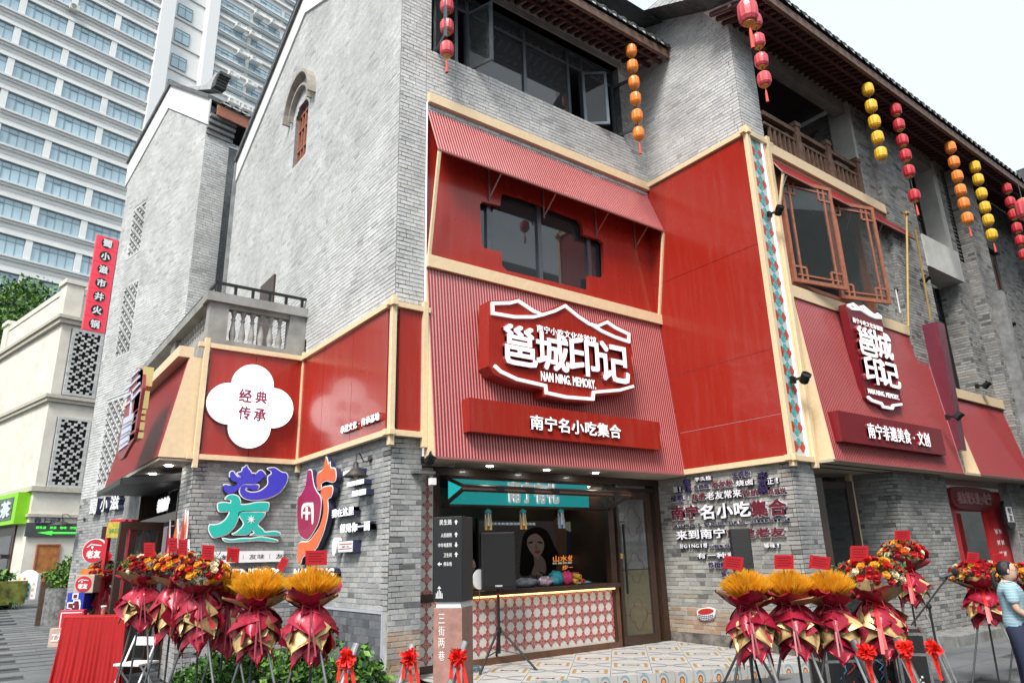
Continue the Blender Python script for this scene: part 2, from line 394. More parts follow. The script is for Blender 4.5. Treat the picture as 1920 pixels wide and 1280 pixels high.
# ================================================================== ground
GZ, PZ = -0.10, 0.10
def gz(x, y): return GZ + .52*min(1, max(0, (y-17)/22))
g = bpy.data.meshes.new('ground'); bmv = []; bmf = []
gx = [-900, -60, -20, -8, -2, 2, 6, 12, 20, 40, 90, 900]; gy = [-900, -60, -20, 0, 8, 12, 17, 22, 28, 34, 39, 60, 900]
for y in gy:
    for x in gx: bmv.append((x, y, gz(x, y)-.03))
for j in range(len(gy)-1):
    for i in range(len(gx)-1):
        a = j*len(gx)+i; bmf.append((a, a+1, a+1+len(gx), a+len(gx)))
g.from_pydata(bmv, [], bmf); g.materials.append(mat('dark_joint_ground', (.07, .072, .075), .85, var=.25, vs=1.5, bump=.3))
gr = bpy.data.objects.new('ground', g); COL.objects.link(gr); tag(gr, kind='structure')
M_slab = brickmat('grey_paving_stone', [(0, (.13, .14, .15)), (.3, (.17, .18, .19)), (.7, (.21, .215, .22)), (1, (.15, .155, .165))], .25, .55)
pv = thing('pavement', None, None); pv['kind'] = 'structure'
slabs = []; rnd = random.Random(5)
def slab_zone(x0, x1, y0, y1, sx, sy):
    r = 0; y = y0
    while y < y1:
        x = x0-(.5*sx if r % 2 else 0)
        while x < x1:
            cx, cy = x+sx/2, y+sy/2; p = proj((cx, cy, gz(cx, cy)))
            slabs.append((-1e9 if not (0 < p[0] < 1920 and 0 < p[1] < 1280) else -p[2], cx, cy, sx, sy)); x += sx
        y += sy; r += 1
slab_zone(-1.5, X2+.3, 11, 44, .9, .6)
slab_zone(10, 26, 3, 8.4, .9, .6)
slabs.sort(reverse=True)
vis = [s for s in slabs if s[0] > -1e8]
sm = MB().box(Pl((0, 0, 0), UX, UY), -.495, .495, -.494, .494, -.028, 0).mesh('paving_stone', M_slab)
rest = MB()
for i, (d, cx, cy, sx, sy) in enumerate(vis):
    if i < 290: inst('paving_stone', sm, pv, (cx, cy, gz(cx, cy)+rnd.random()*.004), None, (sx, sy, 1))
    else: rest.box(Pl((cx, cy, gz(cx, cy)), UX, UY), -sx*.495, sx*.495, -sy*.494, sy*.494, -.028, rnd.random()*.004)
if rest.v: tag(rest.build('paving_stones', M_slab, pv), kind='stuff')
# ================================================================== sky is the world; corner shop building
shop = thing('corner_shop_building', 'grey brick gabled shop building on the corner with red cladding and an upper window band', 'building', (XL, YF, 0))
KS = 'shop'
ins = lambda pts: [tuple(p) for p in pts]
# gable wall (left side)
A = lambda y: -y
gpoly = [(A(19.8), 6.0), (A(13.18), 6.0), (A(13.18), 5.3), (A(YF), 5.3), (A(YF), 13.3), (A(14.61), 15.6), (A(19.8), 13.3)]
gw = [(A(14.82), 10.62), (A(13.98), 10.62), (A(13.98), 12.0), (A(14.2), 12.22), (A(14.6), 12.22), (A(14.82), 12.0)]
brick_wall(KS, shop, GAB, gpoly, [gw], M_mortD, B_pale)
brick_wall(KS, shop, GAB, rect(A(13.18), 1.02, A(YF), 3.55), [], M_mortL, B_mid)
brick_wall(KS, shop, Pl((0, YF, 0), UX), rect(XL, GZ-.1, XC, .75), [], M_mortL, B_sand, zoff=.0)
brick_wall(KS, shop, Pl((0, YF, 0), UX), rect(XL, .75, XC, 3.55), [], M_mortL, B_mid)
brick_wall(KS, shop, Pl((0, YF, 0), UX), rect(XL, 5.4, XC, 13.3), [], M_mortD, B_pale)
wx0, wx1, wz0, wz1 = 5.47, 10.45, 10.62, 12.5
brick_wall(KS, shop, Pl((0, YF, 0), UX), rect(XC, 9.3, X3, 13.3), [rect(wx0, wz0, wx1, wz1)], M_mortD, B_pale)
# wing
brick_wall(KS, shop, WING, rect(X2, GZ, XL, 3.65), [], M_mortL, B_mid)
brick_wall(KS, shop, WLEFT, rect(A(14.05), GZ, A(Y1), 3.65), [], M_mortL, B_mid)
# right return wall and right front
brick_wall(KS, shop, RED, rect(A(YF), 9.3, A(YR0), 14.2), [], M_mortD, B_pale)
brick_wall(KS, shop, RED, rect(A(9.95), .72, A(YR0), 3.45), [], M_mortL, brickmat('warm_grey_brick', [(0, (.12, .12, .12)), (.1, (.28, .275, .26)), (.5, (.38, .37, .345)), (.85, (.44, .43, .40)), (1, (.36, .31, .25))], .3))
brick_wall(KS, shop, RED, rect(A(9.95), .26, A(YR0), .72), [], M_mortL, B_sand)
MB().box(RED, A(10), A(YR0), -.2, .26, -.2, .012).build('plinth', mat('stained_plinth', (.17, .155, .14), .9, var=.5, vs=5, bump=.5), shop)
brick_wall(KS, shop, RFR, rect(X3, 9.3, 11.88, 13.3), [], M_mortD, B_pale)
brick_wall(KS, shop, RFR, rect(X3, -.1, 11.85, 3.4), [], M_mortL, B_mid)
# dado of slate tiles along the side wall, pale edging
dd = MB().box(GAB, A(13.17), A(YF+.12), GZ, 1.0, -.1, .010).build('dado', mat('dado_grout', (.36, .37, .38), .8, var=.1), shop)
MB().box(GAB, A(13.17), A(YF+.1), .985, 1.02, .0, .03).box(GAB, A(YF+.13), A(YF+.1), GZ, .985, 0, .03).build('edging', mat('edging_tile', (.45, .46, .52), .4, var=.05), dd)
rnd = random.Random(11); z = GZ; r = 0; cnt = 0
tme = MB().box(Pl((0, 0, 0), UX, UY), -.485, .485, -.47, .47, 0, 1).mesh('tile', B_dado)
while z < .95:
    a = A(13.15)-(.1 if r % 2 else 0)
    while a < A(YF+.14):
        b = min(a+.2, A(YF+.14)); a0 = max(a, A(13.15))
        if b-a0 > .04: inst('tile', tme, dd, GAB.p((a0+b)/2, z+.055, .009), plrot(GAB), (b-a0, .11, .006+rnd.random()*.003))
        a = b
    z += .11; r += 1
# gable coping: plaster band and dark edge
def slope_band(name, pts, w0, w1, c0, c1, m):
    mb = MB()
    for (p, q) in zip(pts[:-1], pts[1:]):
        mb.prism(GAB, [(p[0], p[1]-w1), (q[0], q[1]-w1), (q[0], q[1]-w0), (p[0], p[1]-w0)], c0, c1)
    return mb.build(name, m, shop)
ed = [(A(19.85), 13.35), (A(14.61), 15.7), (A(YF-.05), 13.35)]
slope_band('plaster_band', ed, .04, .72, .0, .05, mat('white_lime_plaster', (.74, .74, .73), .9, var=.06, vs=2))
slope_band('coping', ed, -.12, .05, -.25, .12, mat('coping_slate', (.13, .13, .135), .8, var=.3))
# arched hood mouldings over the gable window
for k, (rr, hh, t) in enumerate(((.78, .62, .1), (.58, .44, .09))):
    mb = MB(); c = (A(14.4), 12.0-.02*k); N = 12
    P = [(c[0]+rr*math.cos(math.pi*i/N), c[1]+(hh+.28-.12*k)*math.sin(math.pi*i/N)) for i in range(N+1)]
    for p, q in zip(P[:-1], P[1:]):
        mb.prism(GAB, [p, q, (q[0]+(q[0]-c[0])*.09, q[1]+(q[1]-c[1])*.09), (p[0]+(p[0]-c[0])*.09, p[1]+(p[1]-c[1])*.09)], .0, .20-.07*k)
    mb.build('hood_moulding', mat('hood_concrete', (.36, .33, .29), .85, var=.2), shop)
gwi = MB(); fr = .05
for a0, a1 in ((A(14.82), A(14.77)), (A(14.425), A(14.375)), (A(14.03), A(13.98))): gwi.box(GAB, a0, a1, 10.62, 12.2, -.16, -.08)
for b in (10.62, 11.05, 11.6, 12.0): gwi.box(GAB, A(14.80), A(14.0), b, b+.05, -.155, -.075)
for a in (A(14.60), A(14.2)): gwi.box(GAB, a-.02, a+.02, 10.65, 12.2, -.15, -.085)
gwo = gwi.build('window', M_terr, shop)
MB().box(GAB, A(14.8), A(14.0), 10.64, 12.2, -.14, -.13).build('pane', M_glass, gwo)
# upper front window band
win = MB(); PW = Pl((0, YF+.22, 0), UX)
for a in (wx0, wx0+.62, 6.35, 7.78, 9.0, 9.42, wx1-.06): win.box(PW, a, a+.07, wz0, wz1, -.04, .05)
for b0, b1 in ((wz0, wz0+.06), (12.05, 12.12), (wz1-.06, wz1)): win.box(PW, wx0, wx1, b0, b1, -.045, .045)
wo = win.build('window', M_grey, shop)
for a0, a1 in ((6.42, 7.78), (7.85, 9.0)): MB().box(PW, a0, a1, wz0+.06, 12.05, -.005, .005).build('pane', M_glass, wo)
for a0, a1 in ((5.5, 6.35), (6.42, 7.78), (7.85, 9.0), (9.07, 10.4)): MB().box(PW, a0, a1, 12.12, wz1-.06, -.005, .005).build('pane', M_glass, wo)
for hx, ang, wd in ((5.62, 100, .62), (6.36, 70, .62), (9.44, 38, .55), (10.34, 72, .6)):   # opened casements swinging outwards
    t = math.radians(ang); rdir = V((-math.cos(t) if hx > 9 else math.cos(t), -math.sin(t), 0))
    if hx > 9: rdir = V((math.cos(t), -math.sin(t), 0))
    pc = Pl((hx, YF+.17, 0), rdir); mb = MB()
    for a0, a1, b0, b1 in ((0, .06, wz0+.06, 12.03), (wd-.06, wd, wz0+.06, 12.03), (.06, wd-.06, wz0+.06, wz0+.12), (.06, wd-.06, 11.97, 12.03)): mb.box(pc, a0, a1, b0, b1, -.025, .025)
    ca = mb.build('casement', M_grey, shop)
    MB().box(pc, .05, wd-.05, wz0+.1, 11.98, -.006, .006).build('pane', M_glassc, ca)
room(shop, XC, X3-.05, 10.3, 12.8, YF+.25, 3.0, mat('dusky_room', (.17, .175, .18), .8, var=.2, vs=1))
MB().box(Pl((0, YF, 0), UX), wx0-.05, wx1+.1, wz1, wz1+.16, -.2, .03).build('lintel', M_conc, shop)
# eave of the front bay: fascia, rafters, soffit boards, roof tiles
def eave(parent, x0, x1, yw, ov, zs, npitch=.26, tag_end=True, rise=.5):
    ye = yw-ov; P = Pl((0, ye, 0), UX)
    MB().box(P, x0, x1, zs+.02, zs+.22, -.05, .03).build('fascia_board', mat('fascia_brown', (.15, .085, .062), .65, var=.3, vs=6), parent)
    MB().add([V((x0, ye+.05, zs+.13)), V((x1, ye+.05, zs+.13)), V((x1, yw+.2, zs+.13+ov*.35)), V((x0, yw+.2, zs+.13+ov*.35))], [(0, 1, 2, 3)]).build('soffit', mat('soffit_lime_boards', (.62, .61, .60), .9, var=.15), parent)
    rm = MB().bar((0, .06, 0), (0, ov+.1, ov*.35), .07, .09).mesh('rafter', mat('dark_red_rafter', (.07, .025, .022), .7, var=.3, vs=10)); n = int((x1-x0)/.21)
    for i in range(n): inst('rafter', rm, parent, (x0+.1+i*.21, ye, zs+.06))
    for q in (.25, .6): MB().bar((x0, ye+ov*q, zs+.0+ov*.35*q), (x1, ye+ov*q, zs+ov*.35*q), .07, .07).build('batten', mat('dark_red_rafter', (0, 0, 0)), parent)
    tm = MB(); N = 7
    for k in range(2):   # a half-round cover tile with its thickness, and the drip edge plate
        pass
    ro, ri, Lh = .105, .075, 1.4
    vs = []; fs = []
    for yy, zz in ((0, 0), (Lh, Lh*rise)):
        for r_ in (ro, ri):
            for i in range(N+1):
                t = math.pi*i/N; vs.append((r_*math.cos(t), yy, zz+r_*math.sin(t)))
    K = N+1
    for i in range(N):
        fs += [(i, i+1, i+1+2*K, i+2*K), (K+i+1, K+i, K+i+2*K, K+i+1+2*K), (i+1, i, K+i, K+i+1)]
    tm.add(vs, fs, 0)
    tm.add([(-ro-.02, -.004, -.02), (ro+.02, -.004, -.02), (ro+.02, -.004, .03), (-ro-.02, -.004, .03)], [(0, 1, 2, 3)], 1)
    me = tm.mesh('roof_tile', [M_tile, M_tilew])
    pan = MB()
    n = int((x1-x0)/npitch)
    for i in range(n+1):
        x = x0+.1+i*npitch; inst('roof_tile', me, parent, (x, ye-.06, zs+.30))
        if i < n:
            xa, xb = x+.05, x+npitch-.05
            q = []
            for yy, zz in ((0, 0), (Lh, Lh*rise)):
                for i2 in range(6):
                    u = i2/5; q.append((xa+(xb-xa)*u, ye-.1+yy, zs+.31+zz-.055*math.sin(math.pi*u)))
            pan.add(q, [(j, j+1, j+7, j+6) for j in range(5)])
            pan.add([(xa, ye-.1, zs+.31), (xa+.04, ye-.1, zs+.25), (xa+.08, ye-.1, zs+.225), (xb-.04, ye-.1, zs+.25), (xb, ye-.1, zs+.31)], [(0, 1, 2, 3, 4)])
    pan.build('pan_tiles', M_tile, parent)
    MB().add([V((x0, ye-.02, zs+.22)), V((x1, ye-.02, zs+.22)), V((x1, ye+Lh, zs+.22+Lh*rise)), V((x0, ye+Lh, zs+.22+Lh*rise))], [(0, 1, 2, 3)]).build('roof_slope', M_tile, parent)
eave(shop, XC-.3, X3-.02, YF, .95, 12.42, .30)
MB().add([(XL-.1, YF-.9, 13.5), (X3, YF-.9, 13.5), (X3, 14.61, 16.0), (XL-.1, 14.61, 16.0), (X3, 20, 13.4), (XL-.1, 20, 13.4)], [(0, 1, 2, 3), (3, 2, 4, 5)]).build('roof', M_tile, shop)
MB().box(Pl((0, 19.8, 0), UX), XL-.1, X3, 3, 13.3, -.1, 0).build('rear_wall', M_mortD, shop)
# ---- right block, third-floor loggia, piers and windows (front plane y=YR0)
XE = 20.2
brick_wall(KS, shop, RFR, rect(15.95, 3.3, 18.30, 12.45), [], M_mortD, B_side)
brick_wall(KS, shop, Pl((15.95, 0, 0), -UY), rect(A(9.4), 9.3, A(YR0), 12.3), [], M_mortD, B_side)
MB().box(RFR, 15.83, 15.95, 9.4, 12.45, -.5, .01).build('white_reveal', M_concL, shop)
MB().box(RFR, 11.88, 16.0, 12.3, 13.4, -.35, -.01).box(RFR, 11.9, 16, 12.0, 12.3, -.3, -.05).build('lintel', M_conc, shop)
MB().box(RFR, 11.88, 15.9, 9.3, 9.6, -.4, 0).build('floor_edge', M_conc, shop)
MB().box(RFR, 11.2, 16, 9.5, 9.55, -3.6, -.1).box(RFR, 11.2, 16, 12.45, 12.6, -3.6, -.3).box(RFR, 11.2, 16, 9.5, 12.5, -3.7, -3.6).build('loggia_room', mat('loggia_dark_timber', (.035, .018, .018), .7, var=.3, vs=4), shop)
MB().box(Pl((11.88, 0, 0), UY), YR0, 10.4, 9.5, 12.5, -.1, 0).build('loggia_side_wall', M_mortD, shop)
# window wall between the upper storeys
brick_wall(KS, shop, RFR, rect(11.88, 6.4, 17.3, 9.3), [rect(12.0, 6.62, 15.35, 9.05)], M_mortD, B_side)
brick_wall(KS, shop, Pl((0, YR0-.12, 0), UX), rect(16.6, 3.3, 18.28, 11.9), [], M_mortD, B_side)
# wooden lattice casements of the second floor
def lattice_sash(parent, pl, w, z0, z1, m=M_terr, name='sash'):
    mb = MB(); f = .075
    mb.box(pl, 0, f, z0, z1, -.03, .03).box(pl, w-f, w, z0, z1, -.03, .03).box(pl, f, w-f, z0, z0+f, -.03, .03).box(pl, f, w-f, z1-f, z1, -.03, .03)
    b = .022; g_ = .16
    for a in (f+g_, w-f-g_): mb.box(pl, a-b, a+b, z0+f, z1-f, -.02, .02)
    for q in (z0+f+g_+.1, z1-f-g_-.1): mb.box(pl, f, f+g_+.14, q-b, q+b, -.021, .019).box(pl, w-f-g_-.14, w-f, q-b, q+b, -.021, .019)
    for q in (z0+f+.09, z1-f-.09): mb.box(pl, f+g_-.1, w-f-g_+.1, q-b*.8, q+b*.8, -.019, .021)
    for a in (f+g_+.14, w-f-g_-.14):
        for q0 in (z0+f, z1-f-g_-.1): mb.box(pl, a-b, a+b, q0, q0+g_+.1, -.022, .018)
    o = mb.build(name, m, parent)
    MB().box(pl, f*.8, w-f*.8, z0+f*.8, z1-f*.8, -.006, .006).build('pane', M_glassc, o)
    return o
for hx, t, w_ in ((12.08, 13, 1.42), (13.80, 17, 1.36)):
    t = math.radians(t); lattice_sash(shop, Pl((hx, YR0-.05, 0), V((math.cos(t), -math.sin(t), 0))), w_, 6.66, 8.95)
fo = MB(); fo.box(RFR, 12.0, 12.1, 6.62, 9.05, -.12, .02).box(RFR, 15.25, 15.35, 6.62, 9.05, -.12, .02).box(RFR, 12.1, 15.25, 8.95, 9.05, -.12, .02).box(RFR, 12.1, 15.25, 6.62, 6.7, -.12, .02).build('window_frame', M_terr, shop)
room(shop, 11.5, 15.5, 6.45, 9.15, YR0+.2, 2.3, mat('dusky_room', (.17, .175, .18), .8, var=.2, vs=1))
# railing of the loggia
def railing(parent):
    mb = MB(); xs = [11.9, 13.15, 14.4, 15.72]
    for i in range(3):
        a0, a1 = xs[i], xs[i+1]
        rl = MB().box(RFR, a0, a1, 10.36, 10.46, -.06, .04).box(RFR, a0, a1, 10.14, 10.20, -.05, .03).box(RFR, a0, a1, 9.66, 9.72, -.05, .03).build('rail', M_rail, parent)
    bm_ = MB().box(Pl((0, 0, 0), UX), -.03, .03, 0, .44, -.03, .03).mesh('baluster', M_rail)
    for i in range(3):
        for k in range(6): inst('baluster', bm_, parent, (xs[i]+.14+(xs[i+1]-xs[i]-.2)*k/6+.08, YR0+.01, 9.71))
    for x in xs[1:]:
        MB().box(RFR, x-.075, x+.075, 9.6, 10.52, -.09, .07).box(RFR, x-.1, x+.1, 10.52, 10.62, -.11, .09).build('newel_post', M_rail, parent)
railing(shop)
# tall recessed windows between the piers
XT0, XT1 = 18.30, 20.3
RT = Pl((0, YR0+.5, 0), UX)
MB().box(RFR, XT0, XT1+.1, 8.42, 9.3, -.4, .16).build('render_panel', M_concL, shop)
for zz0, zz1 in ((3.3, 8.42), (9.3, 12.0)):
    MB().box(RT, XT0-.2, XT1+.4, zz0-.05, zz1+.1, -.3, -.25).build('room_wall', mat('grey_green_blind', (.12, .15, .14), .6, var=.1), shop)
    mb = MB()
    for a in (XT0+.02, XT0+1.0, XT1-.08): mb.box(RT, a, a+.07, zz0, zz1, -.04, .04)
    for b in ([zz0, 5.3, 7.5] if zz0 < 5 else [zz0+.02, 10.45]): mb.box(RT, XT0+.02, XT1, b, b+.07, -.045, .035)
    wn = mb.build('window', M_black, shop)
    MB().box(RT, XT0+.05, XT1-.03, zz0, zz1, -.006, .006).build('pane', M_glass, wn)
MB().box(RFR, XT1, XT1+.3, 8.4, 12.2, -.5, 0).build('white_reveal', M_concL, shop)
MB().box(RFR, XT0, XT1, 11.9, 12.5, -.3, .02).build('lintel', M_conc, shop)
brick_wall(KS, shop, RFR, rect(XT1, 3.3, 21.75, 8.4), [], M_mortD, B_side)
brick_wall(KS, shop, RFR, rect(XT1+.3, 8.4, 22.3, 12.3), [rect(20.9, 9.2, 21.7, 12.1)], M_mortD, B_side)
brick_wall(KS, shop, Pl((21.75, 0, 0), UY), rect(YR0-.6, 3.3, YR0, 8.3), [], M_mortD, B_side)
brick_wall(KS, shop, Pl((0, YR0-.3, 0), UX), rect(21.2, 3.3, 22.3, 12.1), [], M_mortD, B_side)
lv = MB()
for k in range(24): lv.box(RFR, 20.9, 21.7, 9.22+k*.12, 9.25+k*.12, -.12, -.02)
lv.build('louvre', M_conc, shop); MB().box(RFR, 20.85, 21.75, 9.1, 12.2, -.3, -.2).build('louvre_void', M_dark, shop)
# far recessed bay with lattice windows and pierced brick
RB = Pl((0, YR0+.35, 0), UX)
brick_wall(KS, shop, RB, rect(22.3, 3.3, 28.4, 12.6), [rect(23.3, 8.35, 25.0, 10.55), rect(23.3, 5.1, 25.0, 7.0)], M_mortD, B_side)
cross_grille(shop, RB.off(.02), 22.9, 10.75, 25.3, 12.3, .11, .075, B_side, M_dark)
for z0, z1 in ((8.35, 10.55), (5.1, 7.0)):
    for k in range(3): lattice_sash(shop, Pl((23.32+k*.56, YR0+.4, 0), UX), .54, z0+.03, z1-.03, M_wood)
    MB().box(RB, 23.2, 25.1, z0-.1, z1+.1, -.35, -.3).build('room_wall', mat('dusky_room', (0, 0, 0)), shop)
MB().box(RB, 23.2, 25.1, 10.55, 10.68, -.1, .12).build('lintel', M_tile, shop)
brick_wall(KS, shop, Pl((0, YR0-.1, 0), UX), rect(27.0, 3.3, 28.4, 12.4), [], M_mortD, B_side)
eave(shop, 10.6, 28.3, YR0, 1.05, 11.92, .31)
MB().add([(X3-.6, 5.85, 12.2), (28.4, 5.85, 12.2), (28.4, 12, 15.3), (X3-.6, 12, 15.3)], [(0, 1, 2, 3)]).build('roof', M_tile, shop)
# flying ridge end on the far roof corner
mb = MB(); Q = Pl((0, 7.0, 0), UX)
mb.prism(Q, [(26.6, 13.3), (28.2, 13.1), (28.6, 13.5), (29.2, 14.2), (29.5, 14.9), (28.8, 14.2), (28.2, 13.75), (26.6, 13.7)], -.12, .12)
for k in range(5): mb.box(Q, 28.2+k*.25, 28.36+k*.25, 13.75+k*.22, 13.95+k*.25, -.16, .16)
mb.build('ridge_end', M_tile, shop)
# ground floor right: piers
brick_wall(KS, shop, RFR, rect(14.7, GZ, 17.05, 3.4), [], M_mortD, B_side)
brick_wall(KS, shop, Pl((14.7, 0, 0), -UY), rect(A(8.6), GZ, A(YR0), 3.4), [], M_mortD, B_side)
MB().box(RFR, 14.28, 14.40, GZ, 3.3, -.75, -.65).build('door_jamb', M_cream, shop)
brick_wall(KS, shop, RFR, rect(20.6, GZ, 24.5, 3.4), [], M_mortD, B_side)
for px_, y0_, y1_, z0_, z1_ in ((21.2, YR0, YR0-.3, 3.3, 12.1), (16.6, YR0, YR0-.12, 3.3, 11.9), (27.0, YR0+.35, YR0-.1, 3.3, 12.4), (XT1, YR0+.5, YR0, 3.3, 8.4)):
    brick_wall(KS, shop, Pl((px_-.004, 0, 0), -UY), rect(A(y0_), z0_, A(y1_), z1_), [], M_mortD, B_side, th=.05)
flush_bricks(KS)
# ================================================================== cladding and awnings
def stroke(pts, w, closed=False):
    """outline polygon of a polyline, in plane coordinates"""
    L = []; R = []; n = len(pts)
    for i, p in enumerate(pts):
        p = V(p); a = V(pts[i-1]) if (i or closed) else p; b = V(pts[(i+1) % n]) if (i < n-1 or closed) else p
        d1 = (p-a).normalized() if (p-a).length > 1e-9 else (b-p).normalized(); d2 = (b-p).normalized() if (b-p).length > 1e-9 else d1
        t = (d1+d2); t = t.normalized() if t.length > 1e-6 else d1
        nn = V((-t.y, t.x)); k = w/2/max(.5, abs(nn.dot(V((-d1.y, d1.x)))))
        L.append(tuple(p+nn*k)); R.append(tuple(p-nn*k))
    return L, R
def stroke_mesh(mb, pl, pts, w, c0, c1, closed=False, m=0):
    L, R = stroke(pts, w, closed); n = len(pts)
    for i in range(n if closed else n-1):
        j = (i+1) % n; mb.prism(pl, [R[i], R[j], L[j], L[i]], c0, c1, m)
    return mb
def PX(pl, crop, pts):
    ox, oy, s = crop; return [pl.px(ox+x/s, oy+y/s) for x, y in pts]
def ribbed(parent, r, p0, w, top, bot, pitch=.058, name='ribbed_sheet', th=.02):
    """corrugated sheet: p0 = left top point, r = along, top->bot slope vector"""
    u = (V(top)-V(bot)); h = u.length; P = Pl(V(bot), r, u.normalized()); mb = MB()
    mb.box(P, 0, w, 0, h, -th, 0, 1)
    n = int(w/pitch)
    for i in range(n): mb.box(P, i*pitch+.014, i*pitch+.040, .0, h, 0, .009)
    mb.build(name, [M_rib, mat('rib_groove_highlight', (.66, .34, .33), .35, coat=.2, var=.05, vs=2)], parent); return P, h  # pale rose grooves: the pinkish highlight lines along the ribs, set as colour
def beam(parent, p, q, s=.09, h=None, m=M_cream, name='beam'):
    return MB().bar(p, q, s, h or s, m=m if isinstance(m, int) else 0).build(name, m, parent, bevel=.004)
# ---- wing + side wall cladding
cl = thing('fascia_cladding', 'red fascia panels in a cream timber frame wrapping the left wing and brick column', 'cladding', (X2, Y1, 3.5))
zb, zt = 3.56, 5.50
def framed(parent, pl, a0, a1, cuts, z0, z1, c=.05, seams=()):
    xs = [a0]+list(cuts)+[a1]
    for i in range(len(xs)-1): MB().box(pl, xs[i]+.005, xs[i+1]-.005, z0, z1, 0.0, c).build('panel', M_red, parent)
G6 = GAB.off(.03)
framed(cl, WING.off(.03), X2+.06, XL-.06, [3.87], zb, zt)
framed(cl, G6, A(Y1-.06), A(YF+.05), [A(12.0), A(10.75)], zb, zt)
framed(cl, FRONT.off(.03), XL+.05, XC-.08, [], zb, zt)
for (x, y) in ((X2-.02, Y1-.1), (XL-.02-.04, Y1-.1), (XL-.07, YF-.1), (XC-.03, YF-.1)):
    MB().bar((x, y, zb-.24), (x, y, zt+.16), .085, .085).build('post', M_cream, cl, bevel=.004)
for z in (zb-.05, zt+.03):
    MB().bar((X2-.16, Y1-.09, z), (XL-.02, Y1-.09, z), .09, .09).build('beam', M_cream, cl, bevel=.004)
    MB().bar((XL-.09, Y1-.0, z+.002), (XL-.09, YF-.2, z+.002), .09, .09).build('beam', M_cream, cl, bevel=.004)
    MB().bar((XL-.18, YF-.09, z-.002), (XC+.06, YF-.09, z-.002), .09, .088).build('beam', M_cream, cl, bevel=.004)
# ---- first floor and second floor red bay
bay = thing('red_shopfront_bay', 'red painted bay wall between cream beams with a dark cut-out window', 'shopfront', (XC, YF, 3.2))
Rw = Pl((0, YF+.06, 0), UX)
cut = [(900, 383), (905, 378), (938, 386), (941, 360), (985, 372), (1085, 411), (1092, 420), (1094, 440), (1124, 449), (1131, 456), (1133, 515), (1128, 521), (1104, 516), (1104, 540), (1098, 543), (950, 507), (942, 498), (940, 472), (908, 465), (903, 455)]
cp = [Rw.px(x, y) for x, y in cut]
plate('red_wall', [rect(XC+.02, 6.25, X3-.01, 9.5), cp], Rw, -.08, 0, M_red, bay)
Ri = Rw.off(-.15)
for x in (915, 1010, 1101): MB().box(Ri, Ri.px(x, 450)[0]-.045, Ri.px(x, 450)[0]+.045, 6.5, 8.5, -.04, .04).build('window_mullion', M_grey, bay)
MB().box(Ri, 6.3, 9.9, 6.5, 8.5, -.02, -.01).build('window_pane', M_glass, bay)
room(bay, 6.0, 10.2, 6.3, 8.8, YF+.24, 2.0, mat('dusky_room', (0, 0, 0)))
for z0, z1, c1 in ((9.48, 9.67, .055), (6.31, 6.53, .06)):
    MB().box(FRONT, XC+.02, X3-.01, z0, z1, -.14, c1+.03).build('beam', M_cream, bay, bevel=.005)
MB().box(FRONT, XC+.008, XC+.022, 3.2, 9.5, 0, .03).build('light_strip', M_lit, bay)
def awning(name, label, x0, x1, yt, zt_, yb, zb_, pl_wall_y, cheek=True, struts=0, soffit=True, pole=True, cheek_m=M_cream):
    t = thing(name, label, 'awning', (x0, pl_wall_y, zb_))
    ribbed(t, UX, None, x1-x0, (x0, yt, zt_), (x0, yb, zb_))
    if cheek:
        P = Pl((x0-.012, 0, 0), -UY)
        MB().prism(P, [(A(pl_wall_y), zb_-.01), (A(yb), zb_-.01), (A(yt), zt_), (A(pl_wall_y), zt_)], -.01, .012).build('cheek', cheek_m, t)
    MB().box(Pl((0, yb, 0), UX), x0, x1, zb_-.035, zb_, -.03, .012).build('edge_trim', mat('rose_trim', (.33, .12, .11), .5, var=.05), t)
    return t
# upper awning
ua = awning('upper_awning', 'upper pinkish red ribbed metal awning propped out above the cut-out window', XC+.04, X3-.02, YF+.04, 9.46, 9.04, 8.37, YF, cheek=False)
for x in (XC+.07, X3-.08): MB().bar((x, 9.06, 8.36), (x, 9.38, 6.53), .05, .05).build('pole', M_cream, ua)
for x in (6.75, 8.05, 9.45, 10.6):
    sb = MB().bar((x, 9.44, 8.05), (x, 9.07, 8.36), .02, .02).build('strut', M_steel, ua)
    MB().bar((x, 9.46, 7.98), (x, 9.46, 8.9), .03, .012).build('strut', mat('strut_grey', (.2, .17, .17), .5), ua)
# lower awning over the shop counter
la = awning('counter_awning', 'large red ribbed fascia sloping out over the snack counter', XC+.04, X3-.02, YF-.02, 6.30, 9.10, 3.17, YF, cheek=True)
MB().box(Pl((0, 9.9, 0), UX), XC+.02, X3-.02, 3.125, 3.165, -.3, .79).build('soffit', mat('beige_soffit', (.48, .42, .34), .6, var=.05), la)
for x in (6.65, 7.85, 9.0):
    o = MB().lathe((x, 9.45, 3.118), [(.001, 0), (.05, 0), (.06, .01)], 16).build('downlight', mat('lamp_glow', (.9, .9, .85), .4, var=0, emit=(1, .97, .88), es=22), la)
for x in (6.1, 7.3):
    MB().lathe((x, 9.75, 3.118), [(.001, 0), (.05, 0), (.06, .01)], 16).build('downlight', M_white, la)
